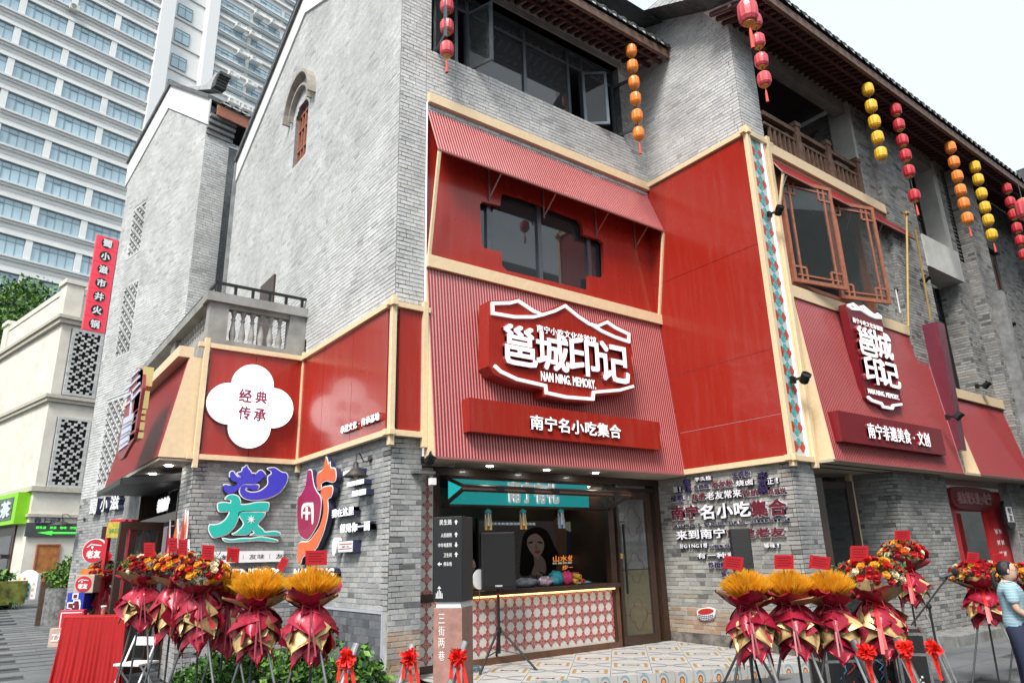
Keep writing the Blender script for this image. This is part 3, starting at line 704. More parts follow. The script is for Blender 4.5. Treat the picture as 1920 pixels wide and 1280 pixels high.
# ---- right red return wall
rc = thing('red_return_wall', 'tall glossy red panelled wall returning forward right of the counter', 'cladding', (X3, YR0, 3.2))
RC = RED.off(.03)
zs_ = [3.26, 3.98, 5.16, 7.22, 9.52]
for i in range(4):
    MB().box(RC, A(YF+.1), A(YR0-.02), zs_[i]+.004, zs_[i+1]-.004, 0, .03).build('panel', M_red, rc)
for z, e in ((3.20, .0), (9.60, 0)):
    MB().bar((X3-.06, YF+.05, z), (X3-.06, YR0-.18, z), .1, .1).build('beam', M_cream, rc, bevel=.004)
    MB().bar((X3-.18, YR0-.07, z+.002), (11.98, YR0-.07, z+.002), .1, .096).build('beam', M_cream, rc, bevel=.004)
for x in (X3-.04, 11.80): MB().bar((x, YR0-.08, 3.06), (x, YR0-.08, 9.74), .1, .1).build('post', M_cream, rc, bevel=.004)
for x in (X3+.0, 11.70):
    MB().bar((x+.04, YR0-.06, 3.22), (x+.04, YR0-.06, 9.55), .06, .03).build('edge_strip', M_cream, rc)
PS = Pl((0, YR0-.03, 0), UX)
MB().box(PS, X3+.02, 11.76, 3.25, 9.55, 0, .012).build('backing', mat('pale_grey_panel', (.55, .60, .60), .4, var=.03), rc)
MB().box(PS, 11.63, 11.68, 3.25, 9.55, .01, .03).build('light_strip', M_lit, rc)
m_fr = mat('motif_red', (.55, .05, .04), .4, var=0); m_ft = mat('motif_teal', (.07, .45, .45), .4, var=0); m_fo = mat('motif_line', (.62, .75, .76), .4, var=0)
fl = MB(); Q0 = Pl((0, 0, 0), UX, UY); rr = .062
def lobes(r, o, n=48):
    P = []
    for i in range(n):
        t = 2*math.pi*i/n; best = 0
        for k in range(4):
            d = t-k*math.pi/2; c = o*math.cos(d); q = r*r-(o*math.sin(d))**2
            if q > 0: best = max(best, c+math.sqrt(q))
        P.append((best*math.cos(t), best*math.sin(t)))
    return P
fl.prism(Q0, lobes(.045, .052, 28), 0, .006); flm = fl.mesh('flower_motif', m_fr)
tp = MB()
for sgn in (-1, 1):
    for s2 in (-1, 1):
        pts = []
        for i in range(7):
            t = i/6; pts.append((sgn*(.01+.10*math.sin(t*math.pi)*.55), s2*(.02+.15*t)))
        stroke_mesh(tp, Q0, pts, .02, 0, .007)
tp.prism(Q0, [(0, .05), (.045, .09), (0, .16), (-.045, .09)], 0, .006).prism(Q0, [(0, -.05), (.045, -.09), (0, -.16), (-.045, -.09)], 0, .006)
tpm = tp.mesh('leaf_motif', m_ft)
z = 3.42; i = 0
while z < 9.5:
    for s in (-1, 1): inst('flower_motif', flm, rc, PS.p(11.43+s*.105, z, .012), plrot(PS))
    inst('leaf_motif', tpm, rc, PS.p(11.43, z+.17, .014), plrot(PS)); z += .345; i += 1
# ---- right bay awnings
rb = thing('right_bay_beams', 'pair of long cream timber beams above and below the lattice windows on the right block', 'beam', (11.9, YR0, 6.3))
MB().box(RFR, 11.86, 17.2, 9.38, 9.62, -.05, .12).build('beam', M_cream, rb, bevel=.005)
MB().box(RFR, 11.86, 17.25, 6.30, 6.54, -.05, .10).build('beam', M_cream, rb, bevel=.005)
MB().box(RFR, 11.86, 17.1, 9.28, 9.38, -.05, .06).build('beam', mat('tan_wood', (.36, .27, .17), .6), rb)
ra = awning('lattice_window_awning', 'thin rose red ribbed awning hanging over the orange lattice windows', 11.88, 17.5, YR0-.04, 9.32, 6.60, 8.90, YR0, cheek=False)
for x in (12.05,):
    MB().bar((11.93, 6.62, 8.88), (11.90, 6.84, 8.0), .045, .045).build('pole', M_cream, ra)
for x in (12.05, 13.3, 14.6, 15.9, 17.0):
    MB().bar((x, 6.85, 8.45), (x, 6.63, 8.86), .018, .018).build('strut', M_white if x < 13 else M_steel, ra)
rl = awning('souvenir_awning', 'broad burgundy ribbed fascia under the lattice windows of the right shop', 11.95, 17.22, YR0-.06, 6.30, 6.50, 3.20, YR0, cheek=True)
MB().box(Pl((0, YR0+.7, 0), UX), 11.9, 17.2, 3.15, 3.2, -.5, 1.06).build('soffit', mat('beige_soffit', (0, 0, 0)), rl)
for q in (6.75, 7.1): MB().bar((11.95, q, 3.14), (16.6, q, 3.14), .02, .015).build('soffit_line', M_dwood, rl)
def fin(x, zt_, zb_, label):
    t = thing('dividing_fin', label, 'fin', (x, YR0, zb_))
    P = Pl((x, 0, 0), -UY)
    MB().prism(P, [(A(YR0), zb_-.5), (A(6.50), zb_-.5), (A(6.42), zt_-.7), (A(6.40), zt_), (A(YR0), zt_)], -.34, 0).build('panel', mat('red_enamel_plum_reflection', (.17, .03, .05), .22, coat=.6, var=.04), t)  # red enamel; its dull lilac reflection is put into the plum colour
fin(17.24, 6.66, 4.2, 'folded dark red fin between the two burgundy fascias')
la3 = awning('far_right_awning', 'burgundy ribbed fascia at the far right over the red doorway', 18.0, 23.6, YR0-.06, 5.05, 6.48, 3.22, YR0, cheek=True)
MB().box(RFR, 17.95, 23.6, 5.05, 5.28, -.05, .14).build('beam', M_cream, la3, bevel=.005)
MB().box(Pl((0, YR0+.6, 0), UX), 17.2, 23.6, 3.16, 3.21, -.4, 1.0).build('soffit', mat('beige_soffit', (0, 0, 0)), la3)
fin(22.6, 5.55, 3.8, 'small dark red fin at the right edge above the far awning')
# ---- left awning of the wing (faces left)
Lx = Pl((0, 0, 0), -UY)
lw = thing('wing_awning', 'red ribbed awning with cream beam on the left side of the wing', 'awning', (X2, Y1, 3.5))
LY1, LY0 = 18.9, 13.2
def ribL(): 
    top, bot = V((2.72, LY1, 5.3)), V((2.40, LY1, 3.5)); ribbed(lw, -UY, None, LY1-LY0, top, bot)
ribL()
MB().bar((2.66, LY1, 5.38), (2.66, Y1+.0, 5.38), .26, .2).build('beam', M_cream, lw, bevel=.005)
MB().prism(Pl((0, LY0-.01, 0), UX), [(2.40, 3.49), (X2-.05, 3.49), (X2-.05, 5.3), (2.73, 5.3)], -.012, .012).build('cheek', M_cream, lw)
MB().box(Pl((0, LY0, 0), UX), 2.42, X2+.6, 3.44, 3.48, -(LY1-LY0), 0).build('soffit', mat('beige_soffit', (0, 0, 0)), lw)
for (x, y) in ((2.72, 13.9), (2.72, 15.3)):
    MB().lathe((x, y, 3.43), [(.001, 0), (.06, 0), (.07, .012)], 16).build('downlight', mat('lamp_glow', (0, 0, 0)), lw)
# metal canopy under it and entrance
cn = thing('metal_canopy', 'dark grey folded steel canopy above the left entrance doors', 'canopy', (X2, 14.1, 2.95))
MB().add([(2.12, 14.6, 3.24), (X2+.2, 14.1, 3.38), (X2+.2, 17.4, 3.38), (2.12, 17.4, 3.24), (2.12, 14.6, 3.18), (X2+.2, 14.1, 3.18), (X2+.2, 17.4, 3.18), (2.12, 17.4, 3.18)],
         [(0, 1, 2, 3), (7, 6, 5, 4), (0, 4, 5, 1), (1, 5, 6, 2), (3, 2, 6, 7), (0, 3, 7, 4)]).build('sheet', mat('canopy_dark_steel', (.05, .052, .055), .5, metal=.3, var=.15), cn)
MB().bar((2.1, 14.55, 3.2), (2.1, 17.4, 3.2), .05, .1).bar((2.1, 14.55, 3.2), (X2+.2, 14.05, 3.28), .05, .12).build('rim', M_black, cn)
# ================================================================== signs
m_bur = mat('burgundy_sign_face', (.20, .012, .018), .3, coat=.3, var=.03)
def signboard(name, label, pl, poly, depth, face=M_red, loc=None):
    c = pl.p(sum(p[0] for p in poly)/len(poly), min(p[1] for p in poly), 0)
    t = thing(name, label, 'sign', c)
    plate('board', [poly], pl, -depth, 0, face, t); return t
SG = Pl((0, 8.93, 0), UX); C2 = (780, 340, 2.285)
out = PX(SG, C2, [(313, 512), (350, 510), (402, 509), (436, 499), (475, 527), (525, 560), (560, 553), (636, 519), (684, 555), (735, 598), (775, 609), (816, 589), (850, 612), (922, 648), (924, 700), (924, 778), (934, 872), (930, 892), (880, 908), (766, 918), (762, 947), (640, 940), (546, 921), (543, 892), (425, 866), (334, 826), (312, 790)])
ms = signboard('main_shop_sign', 'large red roof-shaped shop sign with white characters 邕城印记 on the ribbed fascia', SG, out, .30)
mb = MB(); w = .05
stroke_mesh(mb, SG, PX(SG, C2, [(325, 524), (400, 522), (435, 513), (500, 556), (545, 574), (500, 582), (420, 582), (326, 566)]), w, .0, .035, True)
stroke_mesh(mb, SG, PX(SG, C2, [(540, 572), (590, 557), (636, 534), (690, 578), (740, 612), (775, 621), (816, 603), (850, 627), (909, 655), (909, 688), (850, 668), (795, 643), (745, 612)]), w, .001, .036)
stroke_mesh(mb, SG, PX(SG, C2, [(333, 790), (360, 815), (430, 848), (552, 876), (556, 906), (640, 924), (755, 933), (758, 903), (870, 894), (928, 878)]), w, .0, .035)
mb.build('white_outline', M_lit, ms)
m_side = mat('letter_side_rose', (.42, .10, .11), .4, var=0)
def cpx(name, ch, pl, crop, ll, ur, c0, c1, m, parent, bold=.02, n=False):
    a0, b0 = pl.px(crop[0]+ll[0]/crop[2], crop[1]+ll[1]/crop[2]); a1, b1 = pl.px(crop[0]+ur[0]/crop[2], crop[1]+ur[1]/crop[2])
    fn = chars if n else text
    if c1-c0 > .02:
        fn(name, ch, pl, a0, b0, a1, b1, c0, c1-.004, m_side, parent, bold+.01); fn(name+'_face', ch, pl, a0, b0, a1, b1, c1-.0035, c1, m, parent, bold-.004)
    else: fn(name, ch, pl, a0, b0, a1, b1, c0, c1, m, parent, bold)
for ch, ll, ur in (('邕', (372, 778), (505, 640)), ('城', (512, 800), (640, 668)), ('印', (652, 822), (768, 690)), ('记', (780, 848), (895, 712))):
    cpx('character', ch, SG, C2, ll, ur, .0, .06, M_lit, ms, .026)
cpx('character', '南宁小吃文化体验馆', SG, C2, (512, 645), (768, 668), .0, .03, M_lit, ms, .016, True)
cpx('lettering', 'NAN NING. MEMORY.', SG, C2, (533, 853), (765, 853), .0, .025, M_lit, ms, .03)
SB = Pl((0, 8.96, 0), UX); _l, _t = SB.px(880, 755); _r, _b = SB.px(1240, 843)
ss = signboard('snack_sign', 'long red box sign reading 南宁名小吃集合 below the main sign', SB, rect(_l, _b, _r, _b+.53), .22)
cpx('character', '南宁名小吃集合', SB, C2, (483, 1062), (871, 1045), .0, .04, M_lit, ss, .022, True)
# right narrow sign
SR = Pl((0, 6.55, 0), UX); C7 = (1400, 500, 3.0475)
out = PX(SR, C7, [(566, 212), (600, 205), (625, 218), (660, 218), (720, 258), (745, 262), (768, 283), (770, 300), (845, 560), (888, 778), (884, 792), (838, 800), (832, 818), (772, 808), (762, 792), (700, 768), (682, 745), (640, 560)])
rs = signboard('narrow_shop_sign', 'narrow upright burgundy sign with white characters 邕城印记 on the right fascia', SR, out, .16, m_bur)
mb = MB()
stroke_mesh(mb, SR, PX(SR, C7, [(573, 222), (602, 214), (630, 236), (660, 228), (700, 262), (725, 282), (742, 272), (764, 290)]), .05, 0, .035)
stroke_mesh(mb, SR, PX(SR, C7, [(573, 222), (600, 242), (650, 246), (700, 278), (735, 292), (764, 294)]), .04, 0, .034)
stroke_mesh(mb, SR, PX(SR, C7, [(688, 745), (712, 764), (766, 782), (775, 800), (826, 810), (834, 792), (880, 786)]), .05, 0, .035)
mb.build('white_outline', M_lit, rs)
for ch, ll, ur in (('邕', (640, 498), (708, 368)), ('城', (722, 510), (800, 395)), ('印', (675, 660), (750, 535)), ('记', (757, 675), (842, 560))):
    cpx('character', ch, SR, C7, ll, ur, 0, .06, M_lit, rs, .026)
cpx('character', '南宁小吃文化体验馆', SR, C7, (600, 318), (768, 345), 0, .03, M_lit, rs, .012, True)
cpx('lettering', 'NAN NING. MEMORY.', SR, C7, (690, 722), (862, 735), 0, .025, M_lit, rs, .03)
SRB = Pl((0, 6.40, 0), UX)
a0, b1 = SRB.px(1400+520/3.0475, 500+828/3.0475); a1, b0 = SRB.px(1400+1142/3.0475, 500+1077/3.0475)
s2_ = signboard('souvenir_sign', 'long burgundy box sign reading 南宁非遗美食·文创 under the narrow sign', SRB, rect(a0, b0, a1, b0+.55), .22, m_bur)
cpx('character', '南宁非遗美食·文创', SRB, C7, (688, 978), (1030, 950), 0, .04, M_lit, s2_, .02, True)
# quatrefoil sign on the wing
WQ = WING.off(.22); cx, cz = WQ.px(472, 760)
qs = thing('quatrefoil_sign', 'glowing white four-lobed sign with red characters 经典传承', 'sign', WQ.p(cx, cz-.7, 0))
poly = [(cx+x, cz+z) for x, z in lobes(.375, .40, 64)]
plate('light_face', [poly], WQ, -.05, 0, mat('lit_white_face', (.9, .9, .9), .4, var=0, emit=(1, .99, 1), es=.35), qs)
plate('casing', [[(cx+(x-cx)*1.0, cz+(z-cz)*1.0) for x, z in poly]], WQ, -.19, -.051, mat('casing_grey', (.35, .25, .27), .4), qs)
m_qr = mat('dark_rose_print', (.30, .03, .09), .5, var=0)
C4 = (380, 620, 3.88)
for ch, ll, ur in (('经', (262, 512), (360, 430)), ('典', (382, 522), (470, 446)), ('传', (258, 640), (352, 556)), ('承', (368, 652), (462, 572))):
    cpx('character', ch, WQ, C4, ll, ur, 0, .008, m_qr, qs, .03)
# slogan letters on the side cladding
sl_ = thing('slogan_lettering', 'small raised white lettering 非遗文化·传承基地 on the glossy side panel', 'sign', G6.p(A(10.4), 3.8, 0))
cpx('character', '非遗文化·传承基地', G6.off(.05), C4, (1025, 752), (1312, 590), 0, .06, M_lit, sl_, .03, True)
# 老友 artwork sign on the wing wall  (crop 380,860 x7.11)
C8 = (380, 860, 7.11); WA = WING.off(.1)
m_bl = mat('cobalt_acrylic', (.06, .055, .56), .35, var=.03); m_tl = mat('teal_acrylic', (.02, .50, .42), .35, var=.03); m_nv = mat('navy_side', (.03, .035, .09), .5, var=0)
m_or = mat('orange_acrylic', (.85, .16, .05), .35, var=.12, vs=5); m_mg = mat('crimson_acrylic', (.36, .02, .08), .35, var=.1, vs=5); m_wh = mat('sign_white', (.85, .85, .85), .4, var=0)
def art(name, label, pl, crop, shapes, extra=()):
    P0_ = [PX(pl, crop, s[0]) for s in shapes]; allp = [p for P in P0_ for p in P]
    t = thing(name, label, 'sign', pl.p(sum(p[0] for p in allp)/len(allp), min(p[1] for p in allp), -.1))
    for (pts, m, holes), P in zip(shapes, P0_):
        sp = smoothpoly(P, 3); H = [smoothpoly(PX(pl, crop, h), 3) for h in holes]
        plate('edge_backing', [sp], pl, -.09, -.002, m_nv, t, off=.008)
        plate('white_border', [sp], pl, -.002, .004, m_wh, t, off=.016)
        plate('shape', [sp]+H, pl, .004, .012, m, t, off=-.003)
    for pts, m in extra:
        plate('shape', [PX(pl, crop, pts)], pl, .013, .02, m, t)
    return t
blue1 = [(585, 85), (605, 125), (635, 160), (650, 190), (700, 195), (690, 225), (640, 245), (720, 190), (745, 160), (790, 155), (835, 210), (800, 260), (740, 310), (690, 335), (600, 330), (540, 340), (490, 385), (440, 440), (370, 462), (310, 455), (275, 400), (285, 345), (330, 345), (400, 365), (460, 320), (385, 290), (362, 240), (365, 180), (405, 165), (430, 200), (460, 235), (530, 255), (480, 215), (462, 190), (520, 165), (530, 125), (560, 110)]
blue2 = [(865, 130), (900, 120), (960, 120), (1010, 150), (1060, 180), (1105, 185), (1130, 230), (1110, 320), (1060, 400), (1000, 460), (900, 510), (780, 540), (640, 545), (540, 510), (495, 450), (500, 390), (545, 345), (620, 345), (735, 345), (740, 385), (700, 420), (620, 400), (575, 380), (570, 415), (640, 445), (740, 435), (820, 390), (870, 330), (870, 240), (915, 200), (910, 160)]
teal1 = [(300, 530), (345, 485), (410, 478), (470, 500), (500, 555), (505, 605), (600, 605), (720, 580), (860, 580), (880, 610), (860, 690), (800, 690), (720, 690), (560, 690), (480, 715), (470, 780), (420, 900), (330, 990), (220, 1030), (140, 1040), (100, 990), (80, 930), (95, 880), (150, 880), (230, 860), (310, 800), (360, 700), (290, 700), (215, 690), (200, 620), (215, 590), (300, 580), (370, 590), (375, 545), (340, 535)]
teal2 = [(480, 735), (560, 705), (700, 708), (825, 715), (800, 780), (730, 870), (800, 940), (830, 975), (950, 965), (1025, 985), (1000, 1015), (820, 1010), (640, 1010), (690, 985), (655, 940), (610, 990), (560, 1005), (400, 1000), (450, 975), (550, 865)]
teal3 = [(270, 1060), (380, 1078), (480, 1065), (560, 1058), (640, 1060), (760, 1040), (850, 1050), (985, 1080), (960, 1098), (780, 1080), (640, 1085), (520, 1095), (330, 1098)]
star = []
for k in range(16):
    t = math.pi*k/8; r_ = 62 if k % 2 == 0 else 22; star.append((643+r_*math.sin(t), 808-r_*math.cos(t)))
art('blue_teal_art_sign', 'cut-out art sign of 老友 in cobalt blue and teal brush strokes with white edges', WA, C8, [(blue1, m_bl, ()), (blue2, m_bl, ()), (teal1, m_tl, ()), (teal2, m_tl, ()), (teal3, m_tl, ())], [(star, m_wh)])
# 南宁 artwork on the side wall (crop 560,840 x6.4)
C9 = (560, 840, 6.4); GA = GAB.off(.16)
org = [(300, 250), (330, 110), (350, 160), (360, 200), (378, 170), (385, 235), (435, 245), (450, 320), (440, 385), (400, 400), (330, 385), (275, 420), (270, 480), (235, 490), (225, 430), (220, 350), (240, 300)]
org2 = [(285, 480), (340, 460), (400, 455), (410, 510), (390, 575), (350, 610), (355, 720), (340, 850), (300, 1000), (260, 1100), (200, 1210), (60, 1290), (30, 1370), (0, 1380), (-10, 1240), (20, 1130), (120, 1120), (200, 1030), (260, 930), (300, 780), (300, 620), (270, 560)]
crm = [(40, 545), (90, 440), (110, 300), (125, 262), (155, 270), (165, 330), (185, 450), (225, 530), (255, 570), (272, 640), (262, 760), (240, 880), (180, 1000), (110, 1090), (40, 1060), (10, 1020), (0, 960), (-10, 760), (0, 600)]
h1 = [(40, 700), (70, 655), (160, 645), (185, 670), (185, 880), (160, 900), (150, 720), (100, 690), (60, 740), (50, 850), (35, 800)]
art('orange_crimson_art_sign', 'tall cut-out art sign of 南宁 in orange and crimson brush strokes', GA, C9, [(org, m_or, ()), (org2, m_or, ()), (crm, m_mg, (h1,))], [([(95, 700), (120, 700), (120, 760), (150, 760), (150, 790), (120, 790), (120, 860), (95, 860), (95, 790), (60, 790), (60, 760), (95, 760)], m_wh)])
# grey back-box letters on the side wall
GT = GAB.off(.14)
def lets(label, s, ll, ur, bold=.03, n=True, crop=C9, pl=GT, back=True, m=M_lit, name='lettering_sign', d=.1):
    a0, b0 = pl.px(crop[0]+ll[0]/crop[2], crop[1]+ll[1]/crop[2]); a1, b1 = pl.px(crop[0]+ur[0]/crop[2], crop[1]+ur[1]/crop[2])
    t = thing(name, label, 'lettering', pl.p((a0+a1)/2, b0, -d))
    (chars if n else text)('character' if n else 'lettering', s, pl, a0, b0, a1, b1, -d, 0, m_nv if back else m, t, bold+.012)
    if back: (chars if n else text)('character' if n else 'lettering', s, pl, a0, b0, a1, b1, .001, .008, m, t, bold)
    return t
lets('two raised white characters 我在这里 row beside the orange art sign', '我在这里', (398, 835), (668, 690))
lets('raised white characters 想见你一面, lowest slogan row on the side wall', '想见你一面', (496, 1018), (862, 862))
for k, (ll, ur) in enumerate((((540, 330), (725, 235)), ((584, 465), (785, 365)), ((645, 582), (810, 482)))):
    a0, b0 = GT.px(C9[0]+ll[0]/6.4, C9[1]+ll[1]/6.4); a1, b1 = GT.px(C9[0]+ur[0]/6.4, C9[1]+ur[1]/6.4)
    t = thing('white_block_sign', ['topmost white block lettering half hidden by the barn lamp', 'middle white block lettering below the barn lamp shade', 'lowest white block lettering under the barn lamp'][k], 'sign', GT.p(a0, b0, -.14))
    mid = (a0+a1)/2
    for q0, q1 in ((a0, mid-.02), (mid+.02, a1)):
        MB().box(GT, q0, q1, b0, b1, -.13, 0).build('block', m_nv, t); MB().box(GT, q0, q1, b0, b1, .001, .01).build('block_face', M_lit, t)
# location plaque
a0, b0 = GT.px(560+475/6.4, 840+1255/6.4); a1, b1 = GT.px(560+655/6.4, 840+1098/6.4)
t = thing('place_plaque', 'white plaque with red lines and 南宁 beside a round white pin', 'sign', GT.p(a0, b0, -.14))
MB().box(GT, a0, a1, b0, b1, -.14, 0).build('box', m_nv, t); MB().box(GT, a0+.01, a1-.01, b0+.01, b1-.01, 0, .006).build('face', m_wh, t)
for b in (b0+.05, b1-.06): MB().box(GT, a0+.03, a1-.03, b, b+.015, .006, .009).build('red_line', m_fr, t)
chars('character', '南宁', GT, a0+.12, b0+.1, a1-.1, b1-.1, .006, .01, m_nv, t, .0)
pc = GT.px(560+425/6.4, 840+1180/6.4)
plate('pin', [[(pc[0]+.09*math.cos(q*.4), pc[1]+.14*math.sin(q*.4)) for q in range(16)]], GT, -.1, 0, m_wh, t)
# white board and FRIENDLY / NAN letters
C5 = (360, 840, 2.909)
a0, b0 = WING.px(360+100/2.909, 840+627/2.909); a1, b1 = WING.px(360+487/2.909, 840+570/2.909); b1 = b0+.19
t = thing('white_strip_sign', 'long white strip sign reading 友景 友味 友风情 on the wing wall', 'sign', WING.p(a0, b0, .1))
MB().box(WING, a0, a1, b0, b1, .01, .12).build('box', m_wh, t)
for k, sx in enumerate(('友景', '丨', '友味', '丨', '友风情')):
    u0 = a0+.12+[0, .36, .48, .82, .95][k]; chars('character', sx, WING, u0, b0+.05, u0+[.26, .05, .28, .05, .44][k], b1-.05, .121, .124, mat('ink_grey', (.06, .06, .07), .5, var=0), t, .0, .1)
WF = WING.off(.14)
lets('white raised capital letters FRIENDLY half hidden behind the bouquets', 'FRIENDLY', (90, 705), (485, 652), .04, False, C5, WF)
lets('white raised capital letters NAN behind the nearest wheat bouquet', 'NAN NING', (557, 704), (775, 655), .04, False, C5, GT)
# ---- wall text cluster on the right brick wall (crop 1240,870 x5.335)
CT = (1240, 870, 5.335); RT_ = RED.off(.07)
m_tp = mat('letter_purple', (.035, .022, .085), .5, var=0); m_tb = mat('letter_burgundy', (.13, .01, .022), .5, var=0); m_tw = mat('letter_white', (.82, .80, .84), .45, var=0)
tc = thing('wall_lettering', 'cluster of raised purple, burgundy and white slogans spelling 南宁名小吃集合 on brick', 'lettering', RED.p(A(8.2), 1.7, .0))
def tl(s, x0, y0, x1, y1, m, n=True, back=None, vert=False, c=.02):
    k_ = 0 if vert else .031*(x1-x0); Z = lambda x, y: RT_.px(CT[0]+x/CT[2], CT[1]+y/CT[2])
    a0, a1 = Z(x0, y0)[0], Z(x1, y1)[0]; b0 = (Z(x0, y0)[1]+Z(x1, y0-k_)[1])/2; b1 = (Z(x0, y1+k_)[1]+Z(x1, y1)[1])/2
    bk = m_tw if m is not m_tw else m_tp
    if vert:
        k = len(s); h = (b1-b0)/k
        for i, ch in enumerate(s): text('character', ch, RT_, a0, b1-(i+1)*h+.01, a1, b1-i*h-.01, -.06, 0, m, tc, .02)
        return
    if n:
        chars('character', s, RT_, a0-.008, b0-.008, a1-.008, b1-.008, -.06, -.004, bk, tc, c+.012); chars('character', s, RT_, a0, b0, a1, b1, -.003, .004, m, tc, c)
    else: text('lettering', s, RT_, a0, b0, a1, b1, -.06, 0, m, tc, c)
tl('生榨粉', 705, 135, 888, 65, m_tp); tl('芋头糕', 332, 168, 498, 120, m_tw); tl('马蹄糕', 322, 248, 474, 198, m_tp); tl('老友粉', 500, 238, 715, 155, m_tb); tl('烧卤', 745, 215, 920, 148, m_tw)
tl('来食啊', 972, 300, 1045, 68, m_tp, vert=True); tl('做乜', 222, 285, 275, 145, m_tp, vert=True); tl('正!', 1062, 200, 1185, 120, m_tw); tl('靓!', 120, 282, 208, 215, m_tw)
tl('酸嘢', 95, 378, 218, 308, m_tp); tl('?', 245, 355, 270, 305, m_tp); tl('非遗', 298, 362, 436, 285, m_tb); tl('老友常来', 450, 348, 800, 255, m_tw); tl('传统', 812, 325, 968, 245, m_tb); tl('鸡仔饼', 1072, 305, 1240, 232, m_tb)
tl('南宁', 95, 555, 372, 405, m_tb, c=.035); tl('名小吃', 390, 545, 885, 375, m_tw, c=.035); tl('集合', 895, 525, 1245, 345, m_tb, c=.035)
tl("NANNING'S FAMOUS SNACK COLLECTION", 108, 618, 1270, 545, m_tp, c=.012)
tl('来到南宁', 148, 752, 640, 640, m_tw, c=.03); tl('就是老友', 658, 742, 1235, 628, m_tb, c=.03)
tl('好GINGI嘢', 188, 842, 458, 785, m_tw); tl('WELCOME', 475, 838, 850, 785, m_tp); tl('够味!', 1030, 838, 1195, 780, m_tw)
tl('有一种幸福', 358, 945, 860, 870, m_tw); tl('炒田螺', 470, 1038, 645, 970, m_tp); tl('蕉叶糍', 598, 1130, 780, 1065, m_tp)
# woven basket cut-out
CB = (1160, 1120, 4.8); bk = thing('basket_cutout', 'flat cut-out of a white woven basket of red snacks low on the brick wall', 'sign', RED.p(A(8.9), .9, .03))
RK = RED.off(.05)
plate('basket', [smoothpoly(PX(RK, CB, [(705, 120), (740, 95), (800, 85), (850, 95), (866, 115), (860, 165), (835, 195), (770, 205), (725, 190), (708, 150)]))], RK, -.03, 0, m_tw, bk)
plate('snacks', [smoothpoly(PX(RK, CB, [(716, 125), (745, 104), (800, 95), (845, 105), (855, 122), (820, 142), (760, 150), (725, 142)]))], RK, .001, .008, mat('snack_red', (.5, .03, .02), .5, var=.4, vs=60), bk)
mb = MB()
for q in (160, 175, 190): stroke_mesh(mb, RK, PX(RK, CB, [(715, q-8), (750, q+6), (800, q+8), (855, q-10)]), .008, .001, .006)
for q in range(8): stroke_mesh(mb, RK, PX(RK, CB, [(722+q*18, 150), (732+q*15, 196)]), .007, .001, .005)
mb.build('weave_lines', m_tp, bk)
# far-left plaque on the wing awning
PLQ = Pl((2.02, 0, 0), -UY); CQ = (150, 600, 4.267)
pq = thing('roofed_plaque', 'tall burgundy pagoda-outline plaque with gold stepped sides on the left awning', 'sign', (2.1, 15, 3.6))
out = PX(PLQ, CQ, [(455, 385), (480, 378), (505, 400), (500, 540), (470, 720), (450, 860), (432, 950), (400, 1000), (345, 1100), (315, 1118), (300, 1060), (300, 1000), (345, 780), (400, 520), (430, 430)])
MB().prism(PLQ, out, -.05, 0).build('board', mat('plaque_face', (.26, .03, .035), .4, var=.05), pq)
mb = MB()
for k in range(4): stroke_mesh(mb, PLQ, PX(PLQ, CQ, [(360+k*6, 690-k*70), (420, 640-k*62), (486-k*2, 560-k*55)]), .05, .0, .02)
stroke_mesh(mb, PLQ, PX(PLQ, CQ, [(425, 560), (405, 760)]), .1, 0, .02)
for k in range(6): stroke_mesh(mb, PLQ, PX(PLQ, CQ, [(352-k*7, 820+k*42), (430-k*8, 775+k*40)]), .08 if k % 2 else .14, 0, .02)
mb.build('white_outline', mat('plaque_white', (.6, .62, .75), .4, var=.15, vs=20), pq)
gold = mat('brass_gold', (.75, .55, .22), .25, metal=.8, var=.05)
for (x0, y0, x1, y1) in ((512, 370, 575, 530), (485, 560, 542, 710), (465, 712, 528, 750), (452, 760, 520, 800), (445, 810, 512, 880), (440, 892, 505, 945)):
    P = Pl((0, PLQ.o.y, 0), UX)
    ya = -PLQ.px(150+x0/4.267, 600+y0/4.267)[0]; F = Pl((0, ya, 0), UX)
    a0, b1 = F.px(150+x0/4.267, 600+y0/4.267); a1, b0 = F.px(150+x1/4.267, 600+y1/4.267)
    MB().box(F, a0, a1, b0, b1, -.5, 0).build('gold_side', gold, pq)
# ================================================================== neighbour gable building (turned 12.7 degrees)
N0 = V((3.93, 20.2, 0)); NL = Pl(N0, -YR); NF = Pl(N0, XR)
nb = thing('neighbour_gable_building', 'pale grey brick gable building with pierced brick grilles behind the balcony', 'building', N0)
KN = 'neigh'
npoly = [(-5.75, 0), (0, 0), (0, 15.2), (-3.0, 17.3), (-5.75, 15.7)]
gr_ = [(-4.95, 11.5, -3.75, 13.4), (-4.75, 8.0, -3.5, 10.5), (-4.75, 4.0, -3.2, 6.7)]
npoly = [(-5.75, 3.75)]+[(0, 3.75)]+npoly[2:]
brick_wall(KN, nb, NL, rect(-5.75, 0, 0, 3.75), [], M_mortD, B_mid, ch=.085, bl=.28)
brick_wall(KN, nb, NL, npoly, [rect(*q) for q in gr_], M_mortD, B_pale, ch=.085, bl=.28)
brick_wall(KN, nb, NF, rect(0, 0, .75, 14.9), [], M_mortD, B_pale, ch=.085, bl=.28)
brick_wall(KN, nb, NF.off(-.5), rect(.7, 0, 6, 14.4), [rect(1.25, 2, 3.0, 12.4)], M_mortD, B_pale, ch=.085, bl=.28)
for q in gr_: cross_grille(nb, NL, q[0], q[1], q[2], q[3], .105, .085, B_pale, M_dark)
gb = MB(); NG = NF.off(-.55); m_gb = mat('glass_block', (.50, .56, .58), .12, var=.25, vs=9, coat=.6)
